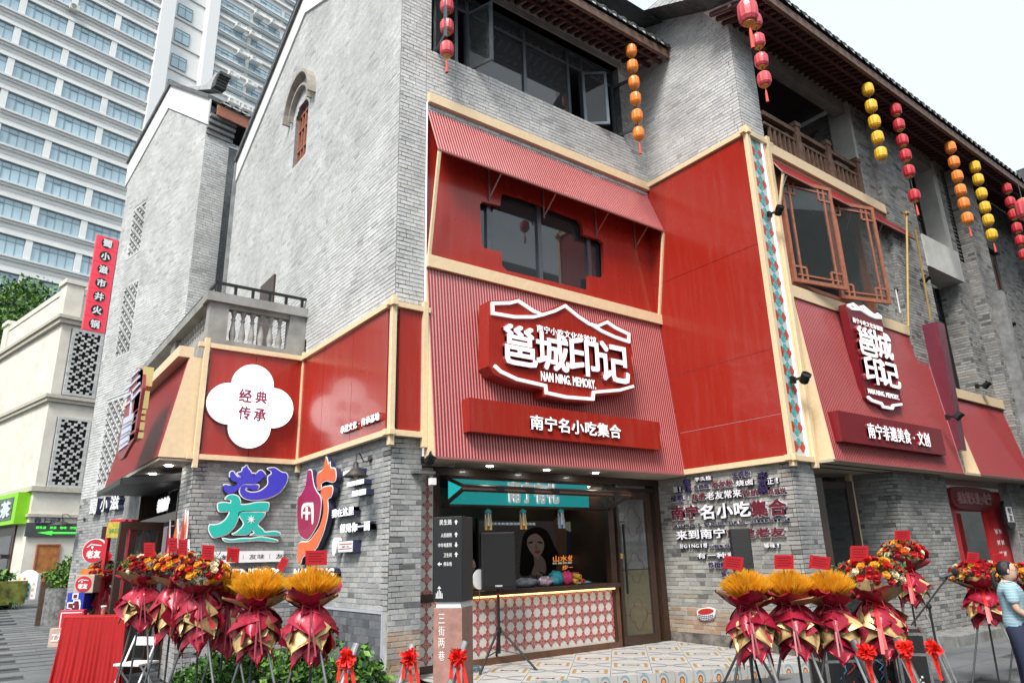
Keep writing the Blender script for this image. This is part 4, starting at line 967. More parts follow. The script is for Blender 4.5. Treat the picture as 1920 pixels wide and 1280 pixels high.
mb_ = MB().box(Pl((0, 0, 0), UX, UY), -.47, .47, -.47, .47, 0, .05).mesh('glass_block', m_gb)
MB().box(NG, 1.25, 3.0, 2, 12.4, -.1, 0).build('block_mortar', M_concL, nb)
for i in range(6):
    for j in range(26): inst('glass_block', mb_, nb, NG.p(1.33+.2*i+.06, 12.3-.2*j-.1, 0), plrot(NG), (.19, .19, 1))
MB().box(NF, 1.2, 3.1, 12.4, 12.52, -.6, -.42).build('lintel', M_tile, nb)
P_ = [(-5.9, 15.55), (-3.0, 17.42), (.1, 15.35)]
for p, q in zip(P_[:-1], P_[1:]):
    MB().prism(NL, [(p[0], p[1]-.9), (q[0], q[1]-.9), q, p], 0, .05).build('plaster_band', mat('white_lime_plaster', (0, 0, 0)), nb)
    MB().prism(NL, [p, q, (q[0], q[1]+.14), (p[0], p[1]+.14)], -.4, .12).build('coping', mat('coping_slate', (0, 0, 0)), nb)
mb = MB(); 
for k, (a, z) in enumerate([(-1.6, 16.45), (-.9, 16.05), (-.3, 15.75), (.1, 15.95), (.3, 16.5), (.38, 17.2)]):
    pass
CN = (230, 60, 4.74)
mb.prism(NL, PX(NL, CN, [(480, 525), (490, 492), (700, 478), (740, 462), (790, 412), (825, 362), (862, 368), (835, 425), (800, 508)]), -.3, .0)
mb.build('ridge_end', mat('ridge_plaster', (.42, .43, .44), .85, var=.2), nb)
for (x, y) in ((800, 492), (808, 466), (818, 440), (830, 414), (846, 388)):
    a_, b_ = NL.px(230+x/4.74, 60+y/4.74); MB().box(NL, a_-.05, a_+.22, b_-.05, b_+.05, -.32, .03).build('roof_tile', M_tile, nb)
for k in range(4): MB().box(NF, .0-.02, .82, 14.2+k*.17, 14.30+k*.17, 0, .06+k*.06).build('corbel', mat('corbel_brick', (.24, .24, .245), .85, var=.2), nb)
MB().box(NF, .1, 6.2, 14.75, 15.1, .3, .36).build('fascia_board', M_terr, nb)
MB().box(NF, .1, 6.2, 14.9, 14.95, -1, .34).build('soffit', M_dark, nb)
tme2 = bpy.data.meshes['roof_tile'] if 'roof_tile' in bpy.data.meshes else None
for me in bpy.data.meshes:
    if me.name.startswith('roof_tile') and len(me.materials) == 2: tme2 = me
for k in range(16): inst('roof_tile', tme2, nb, NF.p(.35+k*.31, 15.18, .42), (0, 0, PHI))
MB().add([NF.p(.1, 15.12, .4), NF.p(6.2, 15.12, .4), NF.p(6.2, 17.3, -3), NF.p(.1, 17.3, -3)], [(0, 1, 2, 3)]).build('roof', M_tile, nb)
MB().box(NF, .02, 6, 0, 14.9, -5.7, -5.5).build('rear_wall', M_mortD, nb)
# letters on it
t = thing('hotpot_wall_letters', 'white raised characters 蜀小滋 on the grey brick wall above the planter', 'lettering', NL.p(-4.2, 3.0, .05))
for ch, (x0, y0, x1, y1) in zip('蜀小滋', ((494, 340, 545, 252), (556, 325, 605, 240), (612, 315, 668, 232))):
    P2 = NL.off(.16); a0, b0 = P2.px(x0/2.976, 850+y0/2.976); a1, b1 = P2.px(x1/2.976, 850+y1/2.976)
    text('character', ch, P2, a0, b0, a1, b1, -.14, -.004, m_nv, t, .05); text('character_face', ch, P2, a0, b0, a1, b1, -.003, .005, mat('grey_white_letter', (.72, .72, .72), .5, var=.05), t, .03)
# vertical red hotpot sign
P3 = NF.at(0, 0, -7.2); P3 = Pl(dep(94, 742, 30.5), XR)
CRD = (150, 420, 5.82)
t = thing('hotpot_hanging_sign', 'tall projecting pink red sign with seven black discs reading 蜀小滋市井火锅', 'sign', P3.p(*P3.px(175, 620), 0))
tl_, tr_, bl_, br_ = P3.px(183, 439), P3.px(222.5, 450), P3.px(155, 616), P3.px(196.5, 625)
xa = (tl_[0]+bl_[0])/2; xb = (tr_[0]+br_[0])/2; za = (bl_[1]+br_[1])/2; zb2 = (tl_[1]+tr_[1])/2; hh = (zb2-za)/7
for i, ch in enumerate('蜀小滋市井火锅'):
    z1 = zb2-i*hh; z0 = z1-hh; cxx, czz = (xa+xb)/2, (z0+z1)/2
    p = MB().box(P3, xa, xb, z0+.015, z1-.015, -.18, 0).build('sign_box', mat('pink_red_acrylic', (.62, .045, .07), .35, var=.05, emit=(.9, .05, .1), es=.12), t)
    MB().lathe(P3.p(cxx, czz, .001), [(hh*.38, 0), (hh*.38, .02), (.001, .02)], 24, axis=P3.n).build('black_disc', M_black, p)
    text('character', ch, P3, cxx-hh*.27, czz-hh*.27, cxx+hh*.27, czz+hh*.27, .02, .035, m_wh, p, .04)
MB().bar(P3.p(xb, zb2-1, -.1), P3.p(xb+1.2, zb2-1, -.1), .05, .05).bar(P3.p(xb, za+1, -.1), P3.p(xb+1.2, za+1, -.1), .05, .05).bar(P3.p(xb+.05, za, -.1), P3.p(xb+.05, zb2, -.1), .05, .05).build('bracket', M_grey, t)
flush_bricks(KN)
# ================================================================== balcony of the wing
bc = thing('wing_balcony', 'grey concrete balustrade with urn balusters and black iron rail above the wing', 'balcony', (X2, Y1, 5.6))
wl = Pl((0, Y1+.06, 0), UX); ll_ = Pl((X2+.02, 0, 0), -UY)
MB().box(wl, X2, XL-.005, 5.45, 5.72, -.3, 0).box(ll_, A(19.5), A(Y1+.3), 5.45, 5.72, -.3, .0).build('base_slab', M_conc, bc)
MB().box(wl, X2-.08, XL-.005, 6.44, 6.62, -.3, .06).box(ll_, A(19.5), A(Y1+.3), 6.44, 6.62, -.3, .08).build('coping', M_conc, bc)
for a0, a1 in ((X2, X2+.34), (XL-.34, XL-.01)): MB().box(wl, a0, a1, 5.72, 6.44, -.25, -.01).build('pier', M_conc, bc)
MB().box(ll_, A(16.6), A(16.2), 5.72, 6.44, -.25, -.01).build('pier', M_conc, bc)
MB().box(wl, X2+.34, XL-.34, 6.36, 6.44, -.22, -.04).build('head_rail', M_conc, bc)
ub = MB().lathe((0, 0, 0), [(.055, 0), (.055, .05), (.04, .06), (.062, .13), (.064, .2), (.045, .3), (.03, .42), (.032, .45), (.045, .46), (.045, .48), (.032, .49), (.034, .56), (.05, .58), (.05, .6), (.06, .62), (.06, .66), (.001, .66)], 14).mesh('baluster', M_conc, smooth=True)
for i in range(6): inst('baluster', ub, bc, wl.p(X2+.47+i*.178, 5.71, -.13))
for i in range(14): inst('baluster', ub, bc, ll_.p(A(Y1+.5+i*.2), 5.71, -.13))
mb = MB(); mb.bar((X2+.1, Y1+.15, 6.86), (XL, Y1+.15, 6.86), .05, .05).bar((X2+.1, Y1+.15, 6.86), (X2+.1, 19.2, 6.86), .05, .05).build('top_rail', M_black, bc)
for i in range(6): MB().bar((X2+.12+i*.33, Y1+.15, 6.6), (X2+.12+i*.33, Y1+.15, 6.84), .05, .05).build('rail_post', M_black, bc)
MB().box(wl, X2, XL, 5.3, 5.45, -6, -.02).build('terrace_floor', M_conc, bc)
t = thing('terrace_door', 'tall narrow opening with black leaf behind the balcony railing', 'door', (XL-.03, 16, 6.0))
MB().box(GAB, A(16.4), A(15.4), 6.02, 8.15, .012, .05).build('leaf', M_dwood, t)
# ================================================================== cream building
K0 = dep(94, 742, 36); K0.z = 0; s36 = 36/30
KF = Pl(K0, XR); KL = Pl(K0, -YR)
cb = thing('cream_building', 'cream plastered three-storey building with cornices, parapet and pierced grey grilles', 'building', K0)
def zk(z): return 1.7+(z-1.7)*s36
def kx(u): return u*s36
MB().box(KF, 0, 3.0*s36, 0, zk(12.1), -8.8*s36, 0).build('wall', M_stone, cb)
for z0, z1, o in ((8.55, 8.85, .16), (8.7, 8.85, .24), (12.05, 12.4, .18), (12.25, 12.4, .28), (4.8, 5.0, .16), (3.78, 3.9, .1)):
    MB().box(KF, -o, 3.2*s36, zk(z0), zk(z1), -8.8*s36-o, o).build('cornice', mat('cornice_stone', (.50, .46, .39), .8, var=.12), cb)
MB().box(KF, 0, 3*s36, zk(12.4), zk(13.6), -8.8*s36, 0).build('parapet', M_stone, cb)
MB().box(KF, -.05, 3*s36, zk(13.55), zk(13.8), -8.8*s36, .06).build('parapet_cap', M_stone, cb)
for c0, c1 in ((-.85, .1), (-8.95*s36, -8.1*s36)):
    MB().box(KF, -.1, .75, zk(12.4), zk(14.05), c0, c1).build('pier', M_stone, cb); MB().box(KF, -.2, .85, zk(13.9), zk(14.1), c0-.08, c1+.08).build('pier_cap', M_stone, cb)
for k in range(5): MB().box(KF, 1.0+k*.35, 1.15+k*.35, zk(12.5), zk(13.4), -.01, .07).build('baluster', M_stone, cb)
for z0, z1 in ((8.9, 11.9), (4.98, 7.95)):
    MB().box(KF, .38*s36, 1.72*s36, zk(z0), zk(z1), -.02, .015).build('grille_wall', M_mortD, cb)
    cross_grille(cb, KF.off(.12), .42*s36, zk(z0), 1.70*s36, zk(z1), .155, .135, B_pale, M_dark, .09)
# door
dr = thing('orange_wood_door', 'orange-brown wooden door with round knob in the cream wall', 'door', KF.p(.9*s36, zk(.66), 0))
a0, a1 = .46*s36, 1.22*s36; d0, d1 = zk(.64), zk(2.66)
MB().box(KF, a0, a1, d0, d1, 0, .05).build('leaf', mat('orange_varnish', (.44, .17, .05), .45, var=.25, vs=5), dr)
MB().box(KF, a0-.06, a0, d0, d1+.06, 0, .09).box(KF, a1, a1+.06, d0, d1+.06, 0, .09).box(KF, a0, a1, d1, d1+.06, 0, .09).build('door_frame', M_terr, dr)
MB().ell(KF.p(a1-.13, (d0+d1)/2-.15, .1), .05, .05, .05).build('knob', M_steel, dr)
# dark direction board with arrow
bd = thing('tea_direction_board', 'dark board with characters 春上云茶 and a bright green left arrow', 'sign', KF.p(0, zk(3), .1))
KB = KF.off(.14)
a0, b1 = KB.px(49, 980); a1, b0 = KB.px(145, 1005); a0, b0 = KB.px(46, 1005)
b1 = KB.px(48, 979)[1]
MB().box(KB, a0, a1, b0, b1, -.1, 0).build('board', mat('board_grey', (.07, .075, .075), .5, var=.1), bd)
m_gn = mat('lit_green', (.08, .62, .08), .4, var=0, emit=(.05, .7, .05), es=.35)
ww = a1-a0; h_ = b1-b0
MB().prism(KB, [(a0+ww*.22, b0+h_*.27), (a0+ww*.5, b0+h_*.42), (a0+ww*.5, b0+h_*.33), (a1-.05, b0+h_*.33), (a1-.05, b0+h_*.2), (a0+ww*.5, b0+h_*.2), (a0+ww*.5, b0+h_*.1)], 0, .015).build('arrow', m_gn, bd)
chars('character', '鲜乳茶 果茶 咖啡 冷饮', KB, a0+ww*.18, b0+h_*.55, a1-.1, b0+h_*.75, 0, .012, m_gn, bd, .03)
chars('character', '春上云茶', KB, a0+ww*.12, b1-.05, a0+ww*.68, b1+.26, .0, .05, m_nv, bd, .03)
# green shop sign
gs = thing('green_shop_sign', 'lime green box fascia with a glass panel of pale characters at the left edge', 'sign', KL.p(-2, zk(3.4), .3))
G0 = KL.off(.55); p_ = G0.px(35, 925); gz0 = G0.px(26, 981)[1]; gz1 = G0.px(38, 921)[1]
MB().box(G0, -14, -.3, gz0, gz1, -.55, 0).build('box', mat('lime_green', (.24, .62, .02), .4, var=.05), gs)
gp = G0.px(0, 950); MB().box(G0, -14, G0.px(24, 950)[0], gz0+.22, gz1-.2, 0, .03).build('glass_face', mat('green_black_glass', (.04, .10, .07), .1, var=.5, vs=2), gs)
chars('character', '上茶', G0, G0.px(-12, 950)[0], gz0+.35, G0.px(22, 950)[0], gz1-.35, .03, .07, mat('pale_letter', (.65, .75, .8), .4, var=0), gs, .04)
sh = thing('tea_shop_front', 'dark glazed shopfront under the lime green sign', 'shopfront', KL.p(-3, GZ, .1))
MB().box(KL, -13, -1.6, .3, gz0, 0, .08).build('frame', M_dwood, sh); MB().box(KL, -12.8, -1.9, .7, gz0-.5, .08, .1).build('pane', M_glass, sh)
MB().bar(KL.p(-6, 2.5, .1), KL.p(-1.4, 2.35, .5), .03, .2).build('awning_arm', M_black, sh)
# tree behind
def foliage(name, c, r, n, m, size, parent=None, loc=None, seed=1, hollow=.55, rz=None, up=0.3):
    rnd = random.Random(seed); mb = MB(); c = V(c); k = 0
    cl_ = []
    for i in range(max(6, n//60)):
        t = rnd.random()*6.283; ph = math.acos(1-2*rnd.random()); q = hollow+rnd.random()*(1-hollow)
        cl_.append(V((math.sin(ph)*math.cos(t)*r[0]*q, math.sin(ph)*math.sin(t)*r[1]*q, math.cos(ph)*r[2]*q)))
    while k < n:
        q = cl_[rnd.randrange(len(cl_))]; sp = .32*max(r)
        p = c+q+V((rnd.gauss(0, sp*.5), rnd.gauss(0, sp*.5), rnd.gauss(0, sp*.4)))
        d = V((rnd.gauss(0, 1), rnd.gauss(0, 1), rnd.gauss(up, .7))).normalized(); x = d.orthogonal().normalized(); x.rotate(Matrix.Rotation(rnd.random()*6.28, 3, d))
        y = d.cross(x); s_ = size*(.6+rnd.random()*.8)
        mb.add([p-x*s_*.5, p+y*s_*.28+d*s_*.05, p+x*s_*.5, p-y*s_*.28+d*s_*.05], [(0, 1, 2, 3)], rnd.randrange(len(m)) if isinstance(m, list) else 0); k += 1
    return mb.build(name, m, parent, loc)
def leafmat(name, col):
    m = mat(name, col, .5, var=.35, vs=3, spec=.4); b = m.node_tree.nodes['Principled BSDF']
    b.inputs['Transmission Weight'].default_value = 0; b.inputs['Subsurface Weight'].default_value = .0
    return m
LF = [leafmat('leaf_bright', (.13, .27, .035)), leafmat('leaf_mid', (.07, .17, .03)), leafmat('leaf_deep', (.03, .085, .02))]
for k, (px, py, d, r) in enumerate(((10, 660, 62, 4.2), (50, 600, 66, 3.6), (-20, 800, 58, 4.0))):
    c = dep(px, py, d); tr = thing('tree', ['broad leafy tree left of the cream building, its crown cut by the frame', 'smaller round green crown peeping above the cream parapet', 'low dark green crown beside the cream wall'][k], 'tree', (c.x, c.y, .4), 'trees behind the cream building')
    foliage('crown', c, (r, r, r*1.05), 5200, LF, .42, tr, seed=20+k)
    MB().path([(c.x, c.y, .4), (c.x+.3, c.y, c.z*.5), (c.x, c.y, c.z)], [.35, .28, .15]).build('trunk', M_wood, tr)
# ================================================================== tower
T0 = dep(281, 140.6, 85); T0.z = 0; TF = Pl(T0, XR)
tw = thing('white_tower_block', 'tall white tiled tower block with long ribbons of pale blue windows', 'building', T0)
FH = 3.86; zs0 = 58.55-FH*14      # sill heights
MB().box(TF, -48, .15, 0, 92, -14, -.35).build('wall', M_tww, tw)
MB().box(TF, .15, 1.75, 0, 92, -14, .35).build('pilaster', mat('pilaster_white', (.78, .78, .78), .5, var=.03), tw)
MB().box(TF, 1.75, 6.2, 0, 92, -14, -1.0).build('wall', M_tww, tw)
MB().box(TF, 5.9, 7.3, 0, 92, -14, .35).build('pilaster', mat('pilaster_white', (0, 0, 0)), tw)
MB().box(TF, 7.3, 60, 0, 92, -14, -.35).build('wall', M_tww, tw)
wnm = {}
def tower_window(u0, u1, z0, z1, c, n, opened=False, label=None):
    key = (round(u1-u0, 2), round(z1-z0, 2), n)
    if key not in wnm:
        Q = Pl((0, 0, 0), UX); w_, h2 = u1-u0, z1-z0; f = MB()
        f.box(Q, 0, w_, 0, .06, 0, .10).box(Q, 0, w_, h2-.06, h2, 0, .10).box(Q, 0, .06, .06, h2-.06, 0, .1).box(Q, w_-.06, w_, .06, h2-.06, 0, .1)
        for i in range(1, n): f.box(Q, w_*i/n-.025, w_*i/n+.025, .06, h2-.06, 0, .09)
        f.box(Q, .06, w_-.06, h2*.72, h2*.72+.05, 0, .085)
        if n > 3:
            f.box(Q, w_/n-.04, w_/n+.04, .06, h2*.74, 0, .13); f.box(Q, w_/n, w_*2/n, h2*.70, h2*.78, 0, .13)
        g_ = MB().box(Q, .04, w_-.04, .04, h2-.04, 0, .05)
        wnm[key] = (f.mesh('window', mat('pale_alu_frame', (.22, .30, .36), .4, var=.05)), g_.mesh('pane', M_twg))
    fm, gm = wnm[key]
    o = inst('window', fm, tw, TF.p(u0, z0, c)); o.rotation_euler.z = PHI
    p = bpy.data.objects.new('pane', gm); COL.objects.link(p); p.parent = o
    return o
sill = MB(); BW = 4.56
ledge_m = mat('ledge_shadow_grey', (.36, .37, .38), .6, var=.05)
for fl_ in range(5, 24):
    z0 = zs0+fl_*FH-.0
    for cc, (ua_, ub_) in enumerate(((-40, .15), (7.3, 34))):
        sill.box(TF, ua_, ub_, z0-.22, z0-.02, -.35, .12, 1); sill.box(TF, ua_, ub_, z0-.45, z0-.22, -.35, -.1, 0); sill.box(TF, ua_, ub_, z0+2.12, z0+2.45, -.35, .02, 0)
        sill.box(TF, ua_, ub_, z0+2.95, z0+3.03, -.35, -.24, 1)
    for k in range(8):
        u1 = .0-k*BW; u0 = u1-BW+.62
        if fl_ > 19 and k > 5: continue
        if proj(TF.p((u0+u1)/2, z0+1, 0))[1] < -60 or proj(TF.p(u1, z0+1, 0))[0] < -20 or proj(TF.p(u0, z0, 0))[1] > 640: continue
        tower_window(u0+.0, u1, z0, z0+2.05, -.32, 5)
        sill.box(TF, u0-.62, u0, z0, z0+2.12, -.35, -.05, 0)
    if proj(TF.p(8, z0, 0))[1] < 330:
        for k in range(5):
            u0 = 7.6+k*4.7
            if -40 < proj(TF.p(u0+2, z0+1, 0))[1] and proj(TF.p(u0, z0, 0))[0] < 640: tower_window(u0, u0+4.1, z0-.7, z0+1.3, -.3, 5)
    q = proj(TF.p(3, z0, 0))
    if -40 < q[1] < 420: tower_window(2.5, 4.4, z0-.6, z0+1.25, -.95, 2)
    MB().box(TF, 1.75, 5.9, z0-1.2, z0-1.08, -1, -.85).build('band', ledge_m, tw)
sill.build('spandrel_band', [M_tww, mat('ledge_pale', (.68, .69, .70), .6, var=.05)], tw)
# air conditioners on the tower
acq = Pl((0, 0, 0), UX)
acm = MB().box(acq, 0, .95, 0, .7, 0, .45).mesh('body', mat('ac_cream', (.62, .62, .58), .5, var=.08))
acf = MB().lathe((.36, -.452, .35), [(.001, .0), (.05, 0), (.25, .004), (.27, .02)], 18, axis=(0, -1, 0)).mesh('fan', mat('ac_grille_grey', (.22, .23, .24), .5, var=.1))
ac_spots = [(u, z) for z, us in ((59.6, (9.7, 11.6)), (63.6, (9.3, 11.9)), (67.6, (10.3, 12.2)), (71.5, (9.6, 11.7)), (75.3, (12.1, 14.6)), (55.8, (9.2, 11.9))) for u in us]
near = ['above the swept roof ridge', 'beside a half-open window', 'over a slatted cage', 'beside the white pilaster', 'high under the frame edge', 'lowest above the eave tiles']
for i, (u, z) in enumerate(ac_spots):
    r_ = ('left', 'right')[i % 2]
    t = thing('air_conditioner', f'{r_} white air conditioner of the pair {near[i//2]} on the tower', 'air conditioner', TF.p(u, z, .1), 'air conditioners on the tower', PHI)
    t.location = TF.p(u, z, .15)
    for nm, me in (('body', acm), ('fan', acf)):
        o = bpy.data.objects.new(nm, me); COL.objects.link(o); o.parent = t
    lb = MB(); Q = Pl((0, 0, 0), UX); lb.box(Q, -.15, 1.35, -.12, -.04, -.3, .75).box(Q, -.15, -.05, -.04, .5, .65, .75).box(Q, 1.25, 1.35, -.04, .5, .65, .75)
    for q in range(9): lb.box(Q, .0+q*.14, .04+q*.14, -.04, .3, .68, .72)
    o = bpy.data.objects.new('balcony_shelf', lb.mesh('balcony_shelf', M_tww)); COL.objects.link(o); o.parent = t
t = thing('air_conditioner', 'lone white air conditioner hanging under a window on the tower wing at top left', 'air conditioner', TF.p(*TF.px(128, 18), .15), None, PHI)
for nm, me in (('body', acm), ('fan', acf)):
    o = bpy.data.objects.new(nm, me); COL.objects.link(o); o.parent = t
# pale buildings at far right and the one across the street
fr_ = thing('far_right_building', 'pale plastered building beyond the far end of the tiled roof', 'building', (33, 8.5, 0))
FP = Pl((0, 8.6, 0), UX)
MB().box(FP, 29.3, 44, 0, 14.6, -6, 0).build('wall', M_concL, fr_)
MB().box(FP, 29.2, 44, 14.6, 14.75, -6.2, .15).box(FP, 29.2, 44, 14.2, 14.3, -6.2, .12).build('cornice', M_conc, fr_)
KX = 'far'
MB().box(RFR, 28.5, 40, GZ, 10.3, -1.5, -.5).build('wing', M_concL, fr_)
brick_wall(KX, fr_, RFR.off(-.48), rect(28.5, 3.3, 36, 10.2), [], M_mortD, B_side); flush_bricks(KX, 60)
M_opp = mat('opposite_brick', (.16, .16, .155), .85, var=.2, vs=1)
op = thing('opposite_building', 'grey brick building across the side street, seen in reflections', 'building', (22, -2, 0))
MB().box(Pl((0, -1.5, 0), -UX), -50, -13.5, GZ, 13, -10, 0).build('wall', M_opp, op)
for x in range(15, 48, 3):
    for z in (1.2, 4.6, 8.4):
        MB().box(Pl((0, -1.5, 0), -UX), -x-1.6, -x, z, z+2.2, 0, .05).build('window', M_glass, op)
# ================================================================== tiled terrace in front of the counter
tr_ = thing('tiled_terrace', None, None); tr_['kind'] = 'structure'; del_keys = None
def tilemat(name, kind):
    m = bpy.data.materials.new(name); m.use_nodes = True; n = m.node_tree.nodes; l = m.node_tree.links
    b = n['Principled BSDF']; b.inputs['Roughness'].default_value = .55; b.inputs['Specular IOR Level'].default_value = .2
    tc_ = n.new('ShaderNodeTexCoord'); sp = n.new('ShaderNodeSeparateXYZ'); l.new(tc_.outputs['Object'], sp.inputs[0])
    def M(op, a, b_=None, c_=None):
        q = n.new('ShaderNodeMath'); q.operation = op
        for i, v in enumerate((a, b_, c_)):
            if v is None: continue
            if hasattr(v, 'outputs') or hasattr(v, 'links'): l.new(v, q.inputs[i])
            else: q.inputs[i].default_value = v
        return q.outputs[0]
    x = M('ABSOLUTE', sp.outputs[0]); y = M('ABSOLUTE', sp.outputs[1])
    def band(v, lo, hi): return M('MULTIPLY', M('GREATER_THAN', v, lo), M('LESS_THAN', v, hi))
    cur = None
    def layer(prev, mask, col):
        q = n.new('ShaderNodeMixRGB'); l.new(mask, q.inputs[0]); q.inputs[2].default_value = (*col, 1)
        if isinstance(prev, tuple): q.inputs[1].default_value = (*prev, 1)
        else: l.new(prev, q.inputs[1])
        return q.outputs[0]
    base = (.46, .455, .44); gold_ = (.36, .24, .10); brn = (.08, .025, .02); gr_ = (.20, .21, .24)
    if kind == 0:
        c = layer(base, M('MULTIPLY', band(x, .34, .43), M('LESS_THAN', y, .31)), gold_); c = layer(c, M('MULTIPLY', band(y, .27, .31), M('LESS_THAN', x, .41)), (.25, .18, .13))
        d = M('ADD', x, M('MULTIPLY', y, 1.8)); c = layer(c, band(d, .10, .19), brn)
        e = M('MULTIPLY', M('LESS_THAN', y, .10), band(M('ADD', x, M('MULTIPLY', y, -.6)), .12, .19)); c = layer(c, e, brn)
    elif kind == 1:
        d = M('SUBTRACT', y, M('MULTIPLY', x, .45)); c = layer(base, M('MULTIPLY', band(d, .0, .13), band(x, .10, .47)), gr_)
        r = M('ADD', M('MULTIPLY', x, x), M('MULTIPLY', y, M('MULTIPLY', y, 2.5))); c = layer(c, band(r, .006, .013), brn); c = layer(c, M('LESS_THAN', r, .0022), gold_)
    else:
        cx = M('ADD', sp.outputs[0], .14); cy = M('SUBTRACT', sp.outputs[1], .12)
        r = M('ADD', M('MULTIPLY', cx, cx), M('MULTIPLY', M('MULTIPLY', cy, cy), .6))
        c = layer(base, M('MULTIPLY', band(r, .045, .085), M('GREATER_THAN', M('ADD', cx, cy), .02)), (.24, .32, .35))
        dd2 = M('ADD', sp.outputs[0], M('MULTIPLY', sp.outputs[1], -.9)); c = layer(c, M('MULTIPLY', band(dd2, .40, .47), M('LESS_THAN', sp.outputs[1], .1)), (.55, .22, .12)); c = layer(c, M('MULTIPLY', band(dd2, .30, .40), M('LESS_THAN', sp.outputs[1], .1)), (.50, .40, .22))
        c = layer(c, M('LESS_THAN', r, .018), (.20, .07, .03)); c = layer(c, M('LESS_THAN', r, .008), (.62, .30, .12))
    t = n.new('ShaderNodeTexNoise'); t.inputs['Scale'].default_value = 3; g_ = n.new('ShaderNodeNewGeometry'); l.new(g_.outputs['Position'], t.inputs['Vector'])
    mr = n.new('ShaderNodeMapRange'); mr.inputs[3].default_value = .8; mr.inputs[4].default_value = 1.1; l.new(t.outputs[0], mr.inputs[0])
    vm = n.new('ShaderNodeVectorMath'); vm.operation = 'SCALE'; l.new(c, vm.inputs[0]); l.new(mr.outputs[0], vm.inputs['Scale']); l.new(vm.outputs[0], b.inputs['Base Color'])
    return m
TM = [tilemat('frame_tile_print', 0), tilemat('leaf_tile_print', 1), tilemat('seed_tile_print', 2)]
def pz(y): return PZ-.06*max(0, (9.9-y)/2.9)
ex0, ex1, ey0, ey1 = 5.45, 11.12, 7.05, 9.86
E0, E1 = on(872, 1262, 'z', .06), on(1345, 1246, 'z', .06)
ey0 = min(E1.y, 8.1)
MB().box8([V((x, y, -.5)) for x, y in ((5.45, 8.76), (11.14, 6.64), (11.14, 12.5), (5.45, 12.5))]+[V((5.45, 8.76, .02)), V((11.14, 6.64, -.03)), V((11.14, 12.5, PZ-.014)), V((5.45, 12.5, PZ-.014))]).build('terrace_base', mat('tile_grout', (.38, .38, .36), .8, var=.1), tr_)
tms = [MB().box(Pl((0, 0, 0), UX, UY), -.492, .492, -.488, .488, -.012, 0).mesh('tile', m) for m in TM]
TP = [(5.45, 9.86), (5.45, 8.75), (11.12, 6.62), (11.12, 9.86)]
def clip_poly(P, C):
    for i in range(len(C)):
        (x0, y0), (x1, y1) = C[i], C[(i+1) % len(C)]; out = []
        side = lambda p: (x1-x0)*(p[1]-y0)-(y1-y0)*(p[0]-x0)
        for j in range(len(P)):
            p, q = P[j], P[(j+1) % len(P)]; sp_, sq_ = side(p), side(q)
            if sp_ >= 0: out.append(p)
            if (sp_ >= 0) != (sq_ >= 0): t = sp_/(sp_-sq_); out.append((p[0]+(q[0]-p[0])*t, p[1]+(q[1]-p[1])*t))
        P = out
        if len(P) < 3: return []
    return P
ts = .60; rt = math.radians(-45); cR, sR = math.cos(rt), math.sin(rt)
for i in range(-14, 15):
    for j in range(-14, 15):
        cx, cy = 8.5+(i*cR-j*sR)*ts, 8.4+(i*sR+j*cR)*ts; g2 = .494*ts
        w4 = [(cx+(u*cR-v*sR)*g2, cy+(u*sR+v*cR)*g2) for u, v in ((-1, -1), (1, -1), (1, 1), (-1, 1))]
        w4 = clip_poly([(cx+(u*cR-v*sR)*g2, cy+(u*sR+v*cR)*g2) for u, v in ((-1, -1), (1, -1), (1, 1), (-1, 1))], TP)
        if len(w4) < 3: continue
        loc = [((x-cx)*cR+(y-cy)*sR, -(x-cx)*sR+(y-cy)*cR) for x, y in w4]; n4 = len(loc)
        me = bpy.data.meshes.new('tile'); zz = [pz(y)-pz(cy) for x, y in w4]
        me.from_pydata([(u/ts, v/ts, z) for (u, v), z in zip(loc, zz)]+[(u/ts, v/ts, z-.012) for (u, v), z in zip(loc, zz)], [], [tuple(range(n4))]+[(k, k+n4, (k+1) % n4+n4, (k+1) % n4) for k in range(n4)])
        me.materials.append(TM[(i+j) % 2]); inst('tile', me, tr_, (cx, cy, pz(cy)+.001), (0, 0, rt), (ts, ts, 1))
dx, dy = TP[2][0]-TP[1][0], TP[2][1]-TP[1][1]; Lf = math.hypot(dx, dy); SFP = Pl((TP[1][0], TP[1][1], 0), V((dx/Lf, dy/Lf, 0))); a = 0
sk_ = MB().box(Pl((0, 0, 0), UX, UY), -.492, .492, -.488, .488, -.012, 0).mesh('tile', TM[2])
while a < Lf-.15:
    yy = TP[1][1]+dy*(a+.15)/Lf; inst('tile', sk_, tr_, SFP.p(a+.15, pz(yy)-.165, .008), plrot(SFP), (.30, .33, 1)); a += .302
# front wall under the right return: tiled skirting continues on the return wall side of the terrace
# ================================================================== snack counter
SF = Pl((0, 9.9, 0), UX)
ct = thing('snack_counter', 'long snack counter faced with a red quatrefoil lattice over white and cream', 'counter', (5.6, 9.9, PZ))
MB().box(SF, 5.60, 9.72, PZ+.10, 1.12, -.12, 0).build('face_panel', mat('counter_cream', (.60, .57, .52), .45, var=.06), ct)
MB().box(SF, 5.5, 9.80, 1.12, 1.20, -.6, .10).build('counter_top', M_dwood, ct, bevel=.006)
MB().box(SF, 5.5, 9.80, PZ-.03, PZ+.10, -.1, .05).box(SF, 9.72, 9.80, PZ+.1, 1.12, -.1, .05).build('trim', mat('walnut_trim', (.12, .055, .03), .5, var=.2), ct)
MB().box(SF, 5.65, 9.7, 1.095, 1.115, .02, .05).build('light_strip', mat('warm_strip', (1, .8, .4), .4, var=0, emit=(1, .62, .18), es=1.2), ct)
m_lr = mat('lattice_red', (.40, .05, .055), .45, var=.08)
pt = .185; nx_, nz_ = 22, 5; x0, z0 = 5.66, PZ+.14
Q0 = Pl((0, 0, 0), UX, UY)
dm = MB(); s_ = .084; t_ = .026
